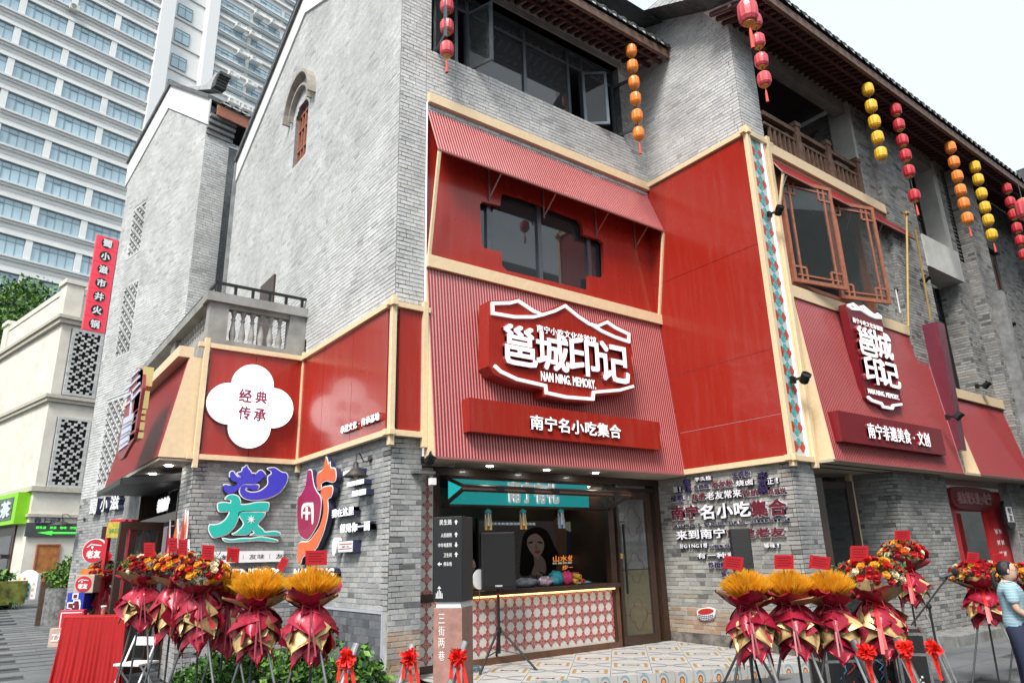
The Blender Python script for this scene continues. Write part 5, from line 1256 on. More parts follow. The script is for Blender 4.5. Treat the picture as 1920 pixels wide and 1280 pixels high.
stp = [(s_, 0), (s_-.018, .02), (.03, .024), (.024, .03), (.02, s_-.018), (0, s_)]
full = []
for k in range(4):
    for (a, b) in stp[:-1]:
        full.append((a*math.cos(k*math.pi/2)-b*math.sin(k*math.pi/2), a*math.sin(k*math.pi/2)+b*math.cos(k*math.pi/2)))
stroke_mesh(dm, Q0, full, .0065, 0, .012, True)
dm.box(Q0, -.0925, .0925, -.003, .003, 0, .009).box(Q0, -.003, .003, -.0925, .0925, 0, .0095); dm.prism(Q0, full, 0, .002, 1)
dme = dm.mesh('lattice_motif', [m_lr, mat('lattice_blush', (.58, .38, .33), .5, var=.03)])
for i in range(nx_):
    for k in range(nz_):
        inst('lattice_motif', dme, ct, SF.p(x0+pt*(i+.5), z0+pt*(k+.55), .001), plrot(SF))
# side strip of the same lattice between column and counter
sd = thing('lattice_side_panel', 'narrow lattice strip squeezed between the brick column and the black signpost', 'panel', (5.45, 9.88, PZ))
SS = Pl((0, 9.86, 0), UX)
MB().box(SS, 5.42, 5.83, PZ, 3.1, -.06, 0).build('backing', mat('counter_cream', (0, 0, 0)), sd)
for i in range(2):
    for k in range(15): inst('lattice_motif', dme, sd, SS.p(5.52+pt*i+.02, PZ+.2+pt*k, .001), plrot(SS))
for z in (PZ, 1.08): MB().box(SS, 5.40, 5.84, z, z+.09, 0, .04).build('trim', M_dwood, sd)
# ---- shop window frame, bifold windows, interior
fw = thing('shopfront_frame', 'dark brown timber frame round the counter opening and glass door', 'frame', (5.84, 9.9, PZ))
for a0, a1 in ((5.84, 5.96), (9.66, 9.8), (10.98, 11.12)): MB().box(SF, a0, a1, PZ if a0 > 6 else 1.2, 3.12, -.1, .03).build('jamb', M_dwood, fw)
MB().box(SF, 5.84, 11.12, 3.0, 3.12, -.1, .04).build('head', M_dwood, fw)
MB().box(SF, 9.8, 11.0, 2.86, 2.94, -.06, .03).build('transom', M_dwood, fw)
bw = thing('bifold_window', 'pair of long glazed brown bifold panels folded up over the counter', 'window', (5.96, 9.9, 2.9))
for (y0, z0, y1, z1) in ((9.86, 2.98, 9.22, 2.76), (9.84, 2.50, 9.22, 2.73)):
    P = Pl((5.97, y0, z0), UX, V((0, y1-y0, z1-z0))); L = V((0, y1-y0, z1-z0)).length
    f = MB(); f.box(P, 0, 3.68, 0, .06, -.02, .02).box(P, 0, 3.68, L-.07, L, -.02, .02)
    for a in (0, 3.62): f.box(P, a, a+.06, .06, L-.07, -.02, .02)
    o = f.build('sash', M_dwood, bw); MB().box(P, .05, 3.63, .05, L-.06, -.004, .004).build('pane', M_glassc, o)
for a in (6.6, 7.2, 7.75, 9.2): MB().box(Pl((0, 9.2, 0), UX), a, a+.14, 2.70, 2.78, -.02, .02).build('hinge', M_black, bw)
# door leaf standing open
e = on(1238, 1203, 'z', PZ); hp = V((9.86, 9.88, 0)); rd = (V((e.x, e.y, 0))-hp); wd = rd.length
dl = thing('glass_door', 'open brown framed glass door with thin quatrefoil line pattern beside the counter', 'door', (9.86, 9.88, PZ))
P = Pl(hp, rd)
MB().box(P, 0, .06, PZ+.02, 2.84, -.03, .03).box(P, wd-.14, wd, PZ+.02, 2.84, -.03, .03).box(P, .06, wd-.14, PZ+.02, PZ+.17, -.03, .03).box(P, .06, wd-.14, 2.72, 2.84, -.03, .03).build('door_frame', M_dwood, dl)
MB().box(P, .05, wd-.12, PZ+.15, 2.74, -.004, .004).build('pane', M_glassc, dl)
ln = MB(); c0 = (.06+wd-.14)/2
for zc in (.62, 1.45, 2.3):
    stroke_mesh(ln, P, [(c0+x*2.1, zc+z*2.6) for x, z in lobes(.05, .055, 32)], .008, .005, .009, True)
    ln.box(P, .06, c0-.2, zc-.004, zc+.004, .005, .009).box(P, c0+.2, wd-.14, zc-.004, zc+.004, .005, .009)
ln.build('line_pattern', mat('line_dark_red', (.10, .015, .015), .4, var=0), dl)
MB().bar(P.p(.12, 1.0, .07), P.p(.12, 2.25, .07), .03, .03).build('handle', M_black, dl)
MB().box(P, .02, .09, 1.62, 1.72, .03, .05).build('lock_plate', mat('brass_gold', (0, 0, 0)), dl)
# interior
rm = thing('shop_interior', 'dim shop room behind the counter with dark wood walls and floor', 'interior', (8, 11, PZ))
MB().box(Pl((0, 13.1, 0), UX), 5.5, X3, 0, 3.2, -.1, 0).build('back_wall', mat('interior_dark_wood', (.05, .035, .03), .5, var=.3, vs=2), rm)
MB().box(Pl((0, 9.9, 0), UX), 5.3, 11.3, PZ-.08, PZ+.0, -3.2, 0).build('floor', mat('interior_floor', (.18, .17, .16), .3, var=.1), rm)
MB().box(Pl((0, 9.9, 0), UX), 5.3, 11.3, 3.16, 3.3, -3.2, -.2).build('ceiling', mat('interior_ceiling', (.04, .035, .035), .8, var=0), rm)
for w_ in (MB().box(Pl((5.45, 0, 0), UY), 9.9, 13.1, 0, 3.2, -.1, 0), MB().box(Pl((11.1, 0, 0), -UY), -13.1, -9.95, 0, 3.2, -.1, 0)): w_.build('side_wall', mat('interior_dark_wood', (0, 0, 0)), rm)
MB().box(Pl((0, 10.12, 0), UX), 10.22, 11.0, 1.42, 3.1, -.06, 0).build('white_partition', mat('partition_white', (.62, .63, .62), .5, var=.03), rm)
MB().box(Pl((0, 10.12, 0), UX), 10.22, 11.0, PZ, 1.40, -.06, 0).build('khaki_partition', mat('partition_khaki', (.50, .42, .20), .5, var=.05), rm)
for (x, y) in ((8.5, 11.5), (10.9, 11.8)):
    MB().lathe((x, y, 3.15), [(.001, 0), (.09, 0), (.1, .01)], 16).build('ceiling_lamp', mat('warm_lamp', (1, .9, .7), .4, var=0, emit=(1, .8, .5), es=14), rm)
bp_ = Pl((0, 10.9, 0), UX)
bn = thing('teal_banner', 'turquoise header board with white characters 南宁有礼 seen behind the bifold windows', 'sign', bp_.p(7.5, 2.2, 0))
a0, b0 = bp_.px(843, 952); a1, b1 = bp_.px(1102, 905); b0 = bp_.px(960, 952)[1]; b1 = b0+.62
MB().box(bp_, a0, a1, b0, b1, -.05, 0).build('board', mat('turquoise_board', (.02, .42, .42), .4, var=.03, emit=(.02, .5, .5), es=.25), bn)
chars('character', '南宁有礼', bp_, a0+(a1-a0)*.38, b0+.10, a0+(a1-a0)*.76, b1-.1, 0, .03, mat('lit_white_acrylic', (0, 0, 0)), bn, .04)
g1 = bp_.px(1101, 935); 
os_ = thing('orange_notice', 'small glowing cream notice with red characters 非遗技 above the door glass', 'sign', (10.2, 11.6, 2.3))
P = Pl((0, 11.6, 0), UX); a0, b0 = P.px(1157, 962); a1, b1 = P.px(1186, 942); b1 = b0+.3
MB().box(P, a0, a1, b0, b1, -.03, 0).build('face', mat('cream_lit', (.8, .65, .45), .5, var=0, emit=(1, .7, .4), es=.5), os_)
chars('character', '非遗技', P, a0+.03, b0+.06, a1-.03, b1-.06, 0, .01, m_fr, os_, .03)
# video screen with a portrait picture
sp = Pl((0, 12.6, 0), UX); a0, b0 = sp.px(900, 1105); a1, b1 = sp.px(1092, 975); b0 = 1.05; b1 = sp.px(1000, 976)[1]
vs_ = thing('video_screen', 'big dark video screen showing a long-haired woman and orange characters', 'screen', sp.p((a0+a1)/2, b0, 0))
MB().box(sp, a0-.04, a1+.04, b0-.04, b1+.04, -.08, -.004).build('bezel', M_black, vs_)
MB().box(sp, a0, a1, b0, b1, -.004, 0).build('picture', mat('screen_dark', (.02, .02, .022), .25, var=.3, vs=1.5, emit=(.05, .04, .04), es=.1), vs_)
def scr(nm, pts, col, c, es=.5, sm=True):
    es *= .12; col = tuple(q*.45 for q in col)
    P = [sp.px(760+x/2.782, 820+y/2.782) for x, y in pts]; P = smoothpoly(P, 4) if sm else P
    plate('picture_'+nm, [P], sp, c, c+.002, mat('screen_'+nm, col, .3, var=0, emit=col, es=es), vs_)
scr('curtain', [(770, 436), (840, 436), (838, 720), (740, 720), (790, 560)], (.12, .075, .05), .002, .5)
scr('blue_wall', [(842, 436), (928, 436), (926, 700), (840, 700)], (.02, .03, .06), .0025, .5, False)
scr('hair', [(640, 480), (690, 465), (740, 490), (775, 560), (800, 620), (775, 700), (720, 715), (690, 650), (650, 715), (600, 715), (598, 640), (605, 560), (615, 510)], (.012, .010, .010), .006, .3)
scr('face', [(640, 520), (680, 500), (715, 530), (722, 570), (705, 610), (685, 628), (655, 600), (635, 560)], (.36, .25, .22), .009, .55)
scr('neck', [(670, 610), (700, 610), (730, 650), (725, 712), (660, 712), (672, 660)], (.26, .18, .16), .0085, .5)
scr('brow', [(640, 545), (660, 540), (662, 548), (642, 552)], (.03, .02, .02), .012, .2); scr('brow_far', [(690, 540), (712, 545), (712, 552), (690, 548)], (.03, .02, .02), .012, .2)
scr('mouth', [(672, 592), (700, 588), (698, 600), (682, 604)], (.34, .06, .06), .012, .5); scr('nose', [(676, 560), (682, 560), (690, 582), (676, 582)], (.26, .17, .15), .012, .5)
scr('lamp', [(826, 462), (840, 440), (915, 440), (928, 468), (905, 488), (850, 488)], (.42, .45, .34), .01, .6)
for s__, (x0, y0, x1, y1), c_ in (('山水依然', (765, 648, 920, 610), (.8, .25, .05)), ('民谣武旋律传', (765, 660, 918, 645), (.5, .45, .4)), ('步一京', (815, 690, 920, 660), (.8, .4, .05)), ('现代文化和旅游消费示范场景', (415, 455, 678, 443), (.3, .35, .4))):
    P0 = sp.px(760+x0/2.782, 820+y0/2.782); P1 = sp.px(760+x1/2.782, 820+y1/2.782)
    chars('picture_character', s__, sp, P0[0], P0[1], P1[0], P0[1]+abs(P1[1]-P0[1]), .012, .014, mat('screen_text_%d' % int(c_[0]*100), c_, .3, var=0, emit=c_, es=.25), vs_, .02)
# hanging tassels
for i, (px, cols) in enumerate(((915, ((.02, .3, .28), (.75, .5, .2))), (980, ((.2, .35, .3), (.8, .45, .1))), (1051, ((.05, .3, .35), (.35, .42, .6))))):
    P = Pl((0, 9.62, 0), UX); c = P.px(px, 948)
    t = thing('hanging_tassel', ('teal and peach beaded tassel, leftmost under the bifold window', 'teal and orange beaded tassel, middle of three under the bifold window', 'teal and lavender beaded tassel, rightmost of three')[i], 'tassel', P.p(c[0], c[1]-.3, 0), 'tassels under the bifold window')
    MB().tube(P.p(c[0], c[1]-.07, 0), P.p(c[0], 2.52, 0), .004, n=5).build('cord', M_black, t)
    MB().lathe(P.p(c[0], c[1]-.1, 0), [(.001, .06), (.05, .03), (.06, 0), (.055, -.02), (.001, -.02)], 10).build('knot', mat('tassel_teal', (.05, .34, .32), .6, var=.1), t)
    for k in range(6):
        th = k*1.05; x = c[0]+.045*math.cos(th); yy = .045*math.sin(th)
        MB().lathe(P.p(x, c[1]-.32-(.06 if k % 2 else 0), yy), [(.012, .2), (.018, .1), (.022, 0), (.001, 0)], 6).build('strand', mat('tassel_%d_%d' % (i, k % 2), cols[1] if k % 2 else (.7, .66, .6), .7, var=.1), t)
# ---- left entrance
le = thing('left_entrance', 'dark doorway of brown framed glass doors under the grey canopy', 'doorway', (X2, 14.1, GZ))
ELP = Pl((X2+.3, 0, 0), -UY)
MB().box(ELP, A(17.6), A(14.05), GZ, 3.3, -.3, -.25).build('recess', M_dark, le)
MB().box(WLEFT, A(14.12), A(14.05), GZ, 3.0, -.5, .02).box(WLEFT, A(17.7), A(17.5), GZ, 3.3, -.5, .05).box(WLEFT, A(17.5), A(14.12), 2.5, 2.66, -.3, .02).build('frame', M_dwood, le)
MB().box(WLEFT, A(17.5), A(14.12), GZ, 2.5, -.16, -.15).build('pane', M_glass, le)
chars('lit_character', '老友南宁', WLEFT, A(15.7), 2.72, A(14.7), 2.98, .02, .05, mat('lit_white_acrylic', (0, 0, 0)), le, .04)
for k, (px, y0) in enumerate(((222, 14.9), (204, 16.4))):
    d = on(px, 1100, 'y', y0); t = thing('open_door_leaf', ['near open brown door leaf of the left entrance', 'far open brown door leaf of the left entrance'][k], 'door', (X2-.05, y0, GZ))
    P = Pl((X2-.05, y0, 0), V((-.75, -.25, 0)) if k == 0 else V((-.8, .1, 0))); wd = .8
    MB().box(P, 0, .1, GZ+.03, 2.5, -.03, .03).box(P, wd-.12, wd, GZ+.03, 2.5, -.03, .03).box(P, .1, wd-.12, GZ+.03, GZ+.2, -.03, .03).box(P, .1, wd-.12, 2.36, 2.5, -.03, .03).build('door_frame', M_dwood, t)
    MB().box(P, .1, wd-.12, GZ+.2, 2.36, -.004, .004).build('pane', M_glassc, t)
MB().box(WLEFT, A(19.8), A(17.7), GZ, 3.6, -.3, 0).build('wall', M_mortD, shop)
MB().box(Pl((X2+.1, 0, 0), -UY), A(20), A(13.3), 3.3, 5.5, -.2, 0).build('wall', M_mortD, shop)
# ---- right shop doors
rd_ = thing('right_shop_doorway', 'dark recessed doorway of the right shop with brown framed glass doors', 'doorway', (11.9, YR0+.7, GZ))
RD = Pl((0, YR0+1.1, 0), UX)
MB().box(RD, 11.3, 14.8, GZ-.0, 3.3, -2.5, -2.4).box(Pl((14.72, 0, 0), -UY), A(10), A(YR0+.9), GZ, 3.3, -.1, 0).build('room_wall', mat('interior_grey', (.10, .095, .09), .8, var=.3, vs=1), rd_)
MB().box(RD, 11.3, 14.8, 3.18, 3.3, -2.5, 1.0).build('ceiling', mat('beige_soffit', (0, 0, 0)), rd_)
MB().box(RD, 11.3, 14.8, GZ, GZ+.14, -2.5, 1.0).build('floor_step', M_conc, rd_)
for k, (x0, y0, rr) in enumerate(((11.95, YR0+1.0, V((.75, -.65, 0))), (13.2, YR0+1.0, V((.9, -.5, 0))))):
    P = Pl((x0, y0, 0), rr); wd = .98
    t = thing('open_door_leaf', ['left open brown glass door leaf of the right shop', 'right open brown glass door leaf of the right shop'][k], 'door', (x0, y0, GZ+.14))
    MB().box(P, 0, .1, .06, 2.98, -.03, .03).box(P, wd-.14, wd, .06, 2.98, -.04, .04).box(P, .1, wd-.14, .06, .22, -.03, .03).box(P, .1, wd-.14, 2.84, 2.98, -.03, .03).build('door_frame', M_dwood, t)
    MB().box(P, .1, wd-.14, .2, 2.86, -.004, .004).build('pane', M_glassc, t)
# ---- red portal on the far right
rp = thing('red_portal', 'bright red painted doorway surround with white star bows and a rounded header', 'doorway', (17.15, YR0+.1, GZ))
m_pr = mat('portal_red', (.60, .03, .035), .4, coat=.1, var=.06)
PP = Pl((0, YR0+.25, 0), UX)
MB().box(PP, 17.1, 17.95, GZ, 2.95, -.1, 0).box(PP, 19.6, 20.7, GZ, 2.95, -.1, 0).box(PP, 17.95, 19.6, 2.45, 2.95, -.1, 0).build('surround', m_pr, rp)
MB().box(PP, 17.08, 17.13, GZ, 3.0, -.05, .03).build('yellow_edge', mat('yellow_edge', (.75, .45, .03), .5, var=0), rp)
MB().box(PP, 17.95, 19.6, GZ, 2.5, -1.5, -1.4).build('recess', M_dark, rp)
MB().box(PP, 18.95, 19.6, GZ, 2.45, -.6, -.55).build('inner_panel', m_pr, rp)
MB().box(PP, 18.1, 18.2, GZ, 2.45, -.5, -.4).box(PP, 18.7, 18.8, GZ, 2.45, -.5, -.4).box(PP, 18.2, 18.7, 2.3, 2.45, -.5, -.4).build('door_frame', M_black, rp)
MB().box(PP, 18.2, 18.7, GZ, 2.3, -.46, -.45).build('pane', mat('peach_glass', (.30, .18, .15), .3, var=.1), rp)
plate('header', [smoothpoly([(17.75, 2.55), (18.3, 2.48), (19.4, 2.48), (19.9, 2.58), (20.0, 2.85), (19.6, 2.98), (17.9, 2.98), (17.65, 2.8)], 3)], PP, .02, .1, mat('header_red', (.25, .03, .03), .5, var=.05), rp)
chars('character', '老友粉头壹小吃宁', PP, 17.9, 2.6, 19.8, 2.88, .101, .13, mat('pink_letter', (.55, .25, .25), .5, var=0), rp, .04)
def bow(c): return [(c[0]-.07, c[1]+.05), (c[0], c[1]+.012), (c[0]+.07, c[1]+.05), (c[0]+.06, c[1]-.01), (c[0]+.05, c[1]-.07), (c[0], c[1]-.03), (c[0]-.05, c[1]-.07), (c[0]-.06, c[1]-.01)]
for i in range(3):
    for dx in (17.38, 17.60, 20.0, 20.25): MB().prism(PP, bow((dx, 2.0-i*.26)), 0, .008).build('star_bow', m_wh, rp)
pb = thing('portal_badge', 'small dark rounded hanging sign with 老友 at the right of the red header', 'sign', PP.p(20.2, 2.2, .3))
MB().prism(PP, [(20.0, 2.15), (20.1, 2.05), (20.4, 2.05), (20.5, 2.15), (20.5, 2.6), (20.4, 2.7), (20.1, 2.7), (20.0, 2.6)], .2, .28).build('board', M_black, pb)
MB().prism(PP, [(20.07, 2.2), (20.43, 2.2), (20.43, 2.56), (20.07, 2.56)], .281, .29).build('face', m_wh, pb)
text('character', '老', PP, 20.14, 2.4, 20.36, 2.54, .291, .296, m_nv, pb, .02); text('character', '友', PP, 20.14, 2.22, 20.36, 2.37, .291, .296, m_nv, pb, .02)
pm = thing('round_poster', 'white and dark round badge on the red left jamb of the portal', 'sign', PP.p(17.5, 1.2, .0))
MB().lathe(PP.p(17.52, 1.25, .005), [(.17, 0), (.17, .02), (.001, .02)], 20, axis=PP.n).build('disc', m_nv, pm); MB().lathe(PP.p(17.52, 1.25, .026), [(.13, 0), (.13, .01), (.001, .01)], 20, axis=PP.n).build('face', m_wh, pm)
text('character', '友', PP, 17.44, 1.17, 17.6, 1.33, .037, .042, m_nv, pm, .02)
MB().box(RFR, 17.05, 17.1, GZ, 3.3, -1, 0).build('wall', M_mortD, shop)
kb = thing('stone_step', 'worn grey stone kerb slab at the foot of the right pier', 'step', (15.9, YR0-.4, GZ))
MB().box(RFR, 14.9, 17.0, GZ-.02, GZ+.2, 0, .55).build('slab', mat('worn_stone', (.24, .24, .23), .8, var=.3, vs=4, bump=.4), kb, bevel=.02)
# ================================================================== flower stands
m_pb = mat('burgundy_foil_paper', (.36, .009, .034), .38, metal=.2, coat=.12, var=.12, vs=5, bump=.18, bs=14)
m_pg = mat('gold_foil_paper', (.46, .31, .13), .38, metal=.4, coat=.1, var=.08, vs=5, bump=.15, bs=14)
WM = []
m_rb = mat('burgundy_ribbon', (.25, .01, .03), .35, var=.1); m_rr = mat('red_ribbon', (.48, .008, .008), .4, var=.1)
m_ps = mat('stand_grey_metal', (.10, .105, .11), .35, metal=.5, var=.1); m_ps2 = mat('stand_pale_metal', (.36, .36, .35), .3, metal=.6, var=.1)
RC_ = [('rose_crimson', (.36, .006, .012)), ('rose_orange', (.70, .15, .012)), ('rose_amber', (.78, .36, .03)), ('rose_cream', (.80, .68, .48)), ('rose_scarlet', (.55, .012, .01))]
rose_me = []
for i, (nm, c) in enumerate(RC_):
    mb = MB(); rnd = random.Random(i)
    for ring, (n, r0, h0, h1, tilt) in enumerate(((3, .010, .0, .034, .2), (4, .019, -.005, .031, .5), (5, .029, -.012, .022, .9))):
        for k in range(n):
            t = 6.283*k/n+ring*.6; w_ = 6.283/n*.75; P = []
            for (a, rr, hh) in ((-w_, r0, h0), (w_, r0, h0), (w_*.9, r0+.010+tilt*.006, h1-.004), (0, r0+.012+tilt*.010, h1), (-w_*.9, r0+.010+tilt*.006, h1-.004)):
                P.append((rr*math.cos(t+a*.8), rr*math.sin(t+a*.8), hh))
            mb.add(P, [(0, 1, 2, 3, 4)])
    mb.ell((0, 0, -.004), .03, .03, .022, 8, 4)
    rose_me.append(mb.mesh('rose', mat(nm, c, .6, var=.12, vs=50), smooth=False))
M_gl = [leafmat('eucalyptus_leaf', (.10, .17, .13)), leafmat('bouquet_leaf', (.04, .13, .03))]
def sheet(mb, c, th0, HW, L, r0, slope, m=0, zig=.012, ph=0., up=False, nu=8, nv=8, sq=.5):
    """a square of wrapping paper gathered at the waist: planar diamond with folds"""
    k = len(mb.v); d = V((math.cos(th0), math.sin(th0), 0)); t = V((-d.y, d.x, 0))
    for j in range(nv+1):
        s = j/nv
        if up: w_ = HW*(.30+.70*s/.7 if s < .7 else 1-(s-.7)*2.2)
        else: w_ = max(.004, HW*(.22+.78*s/sq if s < sq else (1-s)/(1-sq)))
        for i in range(nu+1):
            u = -1+2*i/nu; x = u*w_; r = r0+slope*(s**(.7 if not up else .85))-.9*x*x/max(HW, .05)*(.8 if not up else .5)
            r += zig*math.sin(u*6+ph+s*1.5)*(1.5-s)+zig*.7*math.sin(u*13+ph*2)*(1-s)
            z = (L*s if up else -L*s)+(.10*abs(u)*L*(s if not up else -s))+zig*math.sin(u*5+ph)
            p = c+d*r+t*x; mb.v.append((p.x, p.y, c.z+z))
    for j in range(nv):
        for i in range(nu):
            a = k+j*(nu+1)+i; mb.f.append((a, a+1, a+nu+2, a+nu+1)); mb.m.append(m)
def thinmat(name, col, tr=.4):
    m = mat(name, col, .6, var=.15, vs=30); n = m.node_tree.nodes; l = m.node_tree.links; b = n['Principled BSDF']; o = n['Material Output']
    t = n.new('ShaderNodeBsdfTranslucent'); t.inputs[0].default_value = (*col, 1); x = n.new('ShaderNodeMixShader'); x.inputs[0].default_value = tr
    l.new(b.outputs[0], x.inputs[1]); l.new(t.outputs[0], x.inputs[2]); l.new(x.outputs[0], o.inputs[0]); return m
def stand(kind, px, D, ytop, ywaist, ytip, label, card=None, seed=0, wid=1., leg=m_ps, ribbon=m_rb, spread=.42):
    wid *= 1.14; rnd = random.Random(seed); b = dep(px, ywaist, D); waist = b.z; base = V((b.x, b.y, GZ))
    mpp = D/FPX; top = waist+(ywaist-ytop)*mpp; tipz = waist-(ytip-ywaist)*mpp; L = waist-tipz; H = top-waist
    t = thing('flower_stand', label, 'flower stand', base, 'congratulatory bouquets on tripod stands')
    face = math.atan2(-b.y, -b.x)      # towards the street
    for k in range(3):
        th = face+math.pi/3+k*2.094+rnd.uniform(-.2, .2)
        MB().tube((b.x+.03*math.cos(th), b.y+.03*math.sin(th), waist-.05), (b.x+spread*math.cos(th), b.y+spread*math.sin(th), GZ+.005), .013, .013, 8).build('leg', leg if k else m_ps2, t)
    MB().tube((b.x, b.y, waist-.45), (b.x, b.y, waist+H*.4), .016, n=8).build('pole', leg, t)
    R_ = .19*wid
    for layer, (m, n, hw, Lf, r0, sl, off, nm) in enumerate(((m_pb, 5, .24, 1.0, .03, .12, .25, 'long_wrap_sheet'), (m_pg, 5, .21, .74, .045, .16, .62, 'gold_wrap_sheet'), (m_pb, 5, .19, .48, .06, .17, .0, 'wrap_sheet'))):
        for k in range(n):
            th = face+off+6.283*k/n+rnd.uniform(-.15, .15); mb = MB()
            sheet(mb, V((b.x, b.y, waist+.01)), th, hw*wid*(.85+rnd.random()*.35), L*Lf*(.85+rnd.random()*.15), r0*wid, sl*wid*(.85+rnd.random()*.35), m=0, ph=rnd.random()*6, sq=.42+rnd.random()*.2)
            mb.build(nm, m, t, smooth=True)
    for k in range(9):
        th = face+.2+6.283*k/9+rnd.uniform(-.2, .2); mb = MB(); m = m_pg if k % 3 == 1 else m_pb
        sheet(mb, V((b.x, b.y, waist-.01)), th, (.11+rnd.random()*.06)*wid, H*(.30+rnd.random()*.28), .05*wid, (.15+rnd.random()*.14)*wid, ph=rnd.random()*6, up=True, nu=6, nv=6)
        mb.build('collar_sheet', m, t, smooth=True)
    mb = MB(); mb.lathe((b.x, b.y, waist), [(.05*wid, -.02), (.062*wid, 0), (.05*wid, .02)], 14)
    for s in (-1, 1):
        rx, ry = -math.sin(face)*s, math.cos(face)*s; fx, fy = math.cos(face), math.sin(face); f0 = .10*wid
        pts = [(b.x+fx*f0, b.y+fy*f0, waist), (b.x+fx*(f0+.05)+rx*.07, b.y+fy*(f0+.05)+ry*.07, waist+.03), (b.x+fx*(f0+.05)+rx*.09, b.y+fy*(f0+.05)+ry*.09, waist-.05), (b.x+fx*(f0+.02), b.y+fy*(f0+.02), waist-.02)]
        mb.path(pts, .008, 5)
    e1 = V((b.x+math.cos(face)*.33*wid, b.y+math.sin(face)*.33*wid, waist-L*.72)); s1 = V((b.x+math.cos(face)*.11*wid, b.y+math.sin(face)*.11*wid, waist))
    mid = s1.lerp(e1, .5)+V((math.cos(face), math.sin(face), 0))*.05
    w_ = .032 if ribbon is m_rr else .014
    for s in (0, .035): mb.bar(s1, mid+V((s, 0, 0)), .004, w_, up=(-math.sin(face), math.cos(face), 0)); mb.bar(mid+V((s, 0, 0)), e1+V((s*2, 0, s)), .004, w_*1.1, up=(-math.sin(face), math.cos(face), 0))
    mb.build('ribbon', ribbon, t)
    if kind == 'wheat':
        mb = MB(); N = 1350
        for k in range(N):
            th = rnd.random()*6.283; q = math.sqrt(rnd.random()); ang = q*.86
            d = V((math.cos(th)*math.sin(ang), math.sin(th)*math.sin(ang), math.cos(ang)*.95)).normalized(); o = V((b.x, b.y, waist+.0))
            LL = H/(.95)*(.88+rnd.random()*.14)*(1-.05*q); p0 = o+d*LL*.30; p1 = o+d*LL*.66+V((rnd.gauss(0, .006), rnd.gauss(0, .006), 0)); p2 = o+d*LL+V((rnd.gauss(0, .012), rnd.gauss(0, .012), -.012*q)); p1 = p1*.8+p2*.2
            sd_ = V((-math.sin(th*3), math.cos(th*3), .2)).normalized()
            mb.add([p0-sd_*.0016, p0+sd_*.0016, p1+sd_*.0065, p2, p1-sd_*.0065], [(0, 1, 2, 3, 4)], k % 3)
            y2 = d.cross(sd_).normalized()
            mb.add([p1-y2*.0065-d*.03, p1+y2*.0065-d*.03, p2+y2*.001, p2-y2*.001], [(0, 1, 2, 3)], (k+1) % 3)
        tag(mb.build('wheat_bunch', WM, t), kind='stuff')
    else:
        cz = waist+H*.55; N = 62; pts = []
        for k in range(N):
            y_ = 1-k/(N-1)*1.15; r_ = math.sqrt(max(0, 1-y_*y_)); ph = k*2.39996+seed
            p = V((b.x+math.cos(ph)*r_*R_*1.25+rnd.gauss(0, .012), b.y+math.sin(ph)*r_*R_*1.25+rnd.gauss(0, .012), cz+y_*H*.42+rnd.gauss(0, .012)))
            d = (p-V((b.x, b.y, cz-.12))).normalized(); ci = rnd.choice((0, 0, 0, 4, 0, 4, 1, 2, 3, 2))
            inst('rose', rose_me[ci], t, p, d.to_track_quat('Z', 'Y').to_euler(), (.85+rnd.random()*.3,)*3)
        tag(foliage('greenery', (b.x, b.y, cz+.02), (R_*1.25, R_*1.25, H*.42), 420, M_gl, .045, t, seed=seed+5, hollow=.8), kind='stuff')
    cards = [] if card is None else (card if isinstance(card, list) else [card])
    for (cx, cy, cw, chh, rot) in cards:
        q = dep(cx, cy, D-.02); rr = CR*math.cos(rot)-V((0, 0, 1))*math.sin(rot)*1.0; rr.normalize(); uu = CU*math.cos(rot)+CR*math.sin(rot)
        P = Pl(q, rr, (uu-rr*uu.dot(rr)).normalized()); a = cw*mpp/2; h = chh*mpp/2
        cd = MB().box(P, -a, a, -h, h, -.002, .002).build('card', mat('red_card', (.58, .02, .03), .25, coat=.5, var=.04), t)
        ls = MB()
        for k in range(4): ls.box(P, -a*.72, a*(.72-.2*(k % 2)), h*(.55-k*.36), h*(.55-k*.36)+h*.10, .0021, .0026)
        ls.build('print_lines', mat('card_print', (.12, .01, .015), .5, var=0), cd)
        MB().bar(P.p(0, -h, -.006), V((b.x, b.y, waist+H*.45)), .006, .006).build('card_stick', m_ps2, t)
    return t
WM += [thinmat('wheat_amber', (1., .60, .03), .6), thinmat('wheat_gold', (1., .72, .10), .6), thinmat('wheat_orange', (1., .48, .02), .6)]
WT = lambda s: 'wheat bouquet in burgundy wrap, '+s
RS = lambda s: 'rose bouquet in burgundy wrap, '+s
stand('rose', 192, 13.0, 1055, 1098, 1180, RS('farthest left, behind the brown door leaf'), (197, 1048, 17, 30, .6), 1, spread=.2)
stand('rose', 270, 9.9, 1042, 1098, 1190, RS('just right of the red draped table'), (280, 1030, 20, 26, 0), 2, 1.15, spread=.26)
stand('rose', 328, 9.0, 1036, 1100, 1214, RS('in front of the white folding chair with two cards'), [(324, 1023, 17, 30, 0), (343, 1026, 17, 30, 0)], 3, spread=.34)
stand('rose', 376, 7.9, 1050, 1112, 1232, RS('first one right of the two-card bouquet, under the strip sign'), (390, 1035, 23, 27, .06), 4)
stand('wheat', 428, 8.3, 1068, 1132, 1236, WT('leftmost wheat one, partly behind its neighbour'), (437, 1040, 23, 27, .08), 5, .9)
stand('wheat', 484, 7.2, 1066, 1140, 1250, WT('under the letters FRIENDLY with a tilted card'), (530, 1057, 14, 25, .5), 6, 1.05)
stand('wheat', 583, 6.7, 1064, 1138, 1256, WT('in front of the brick corner below the crimson art sign'), (593, 1045, 40, 27, 0), 7, 1.0)
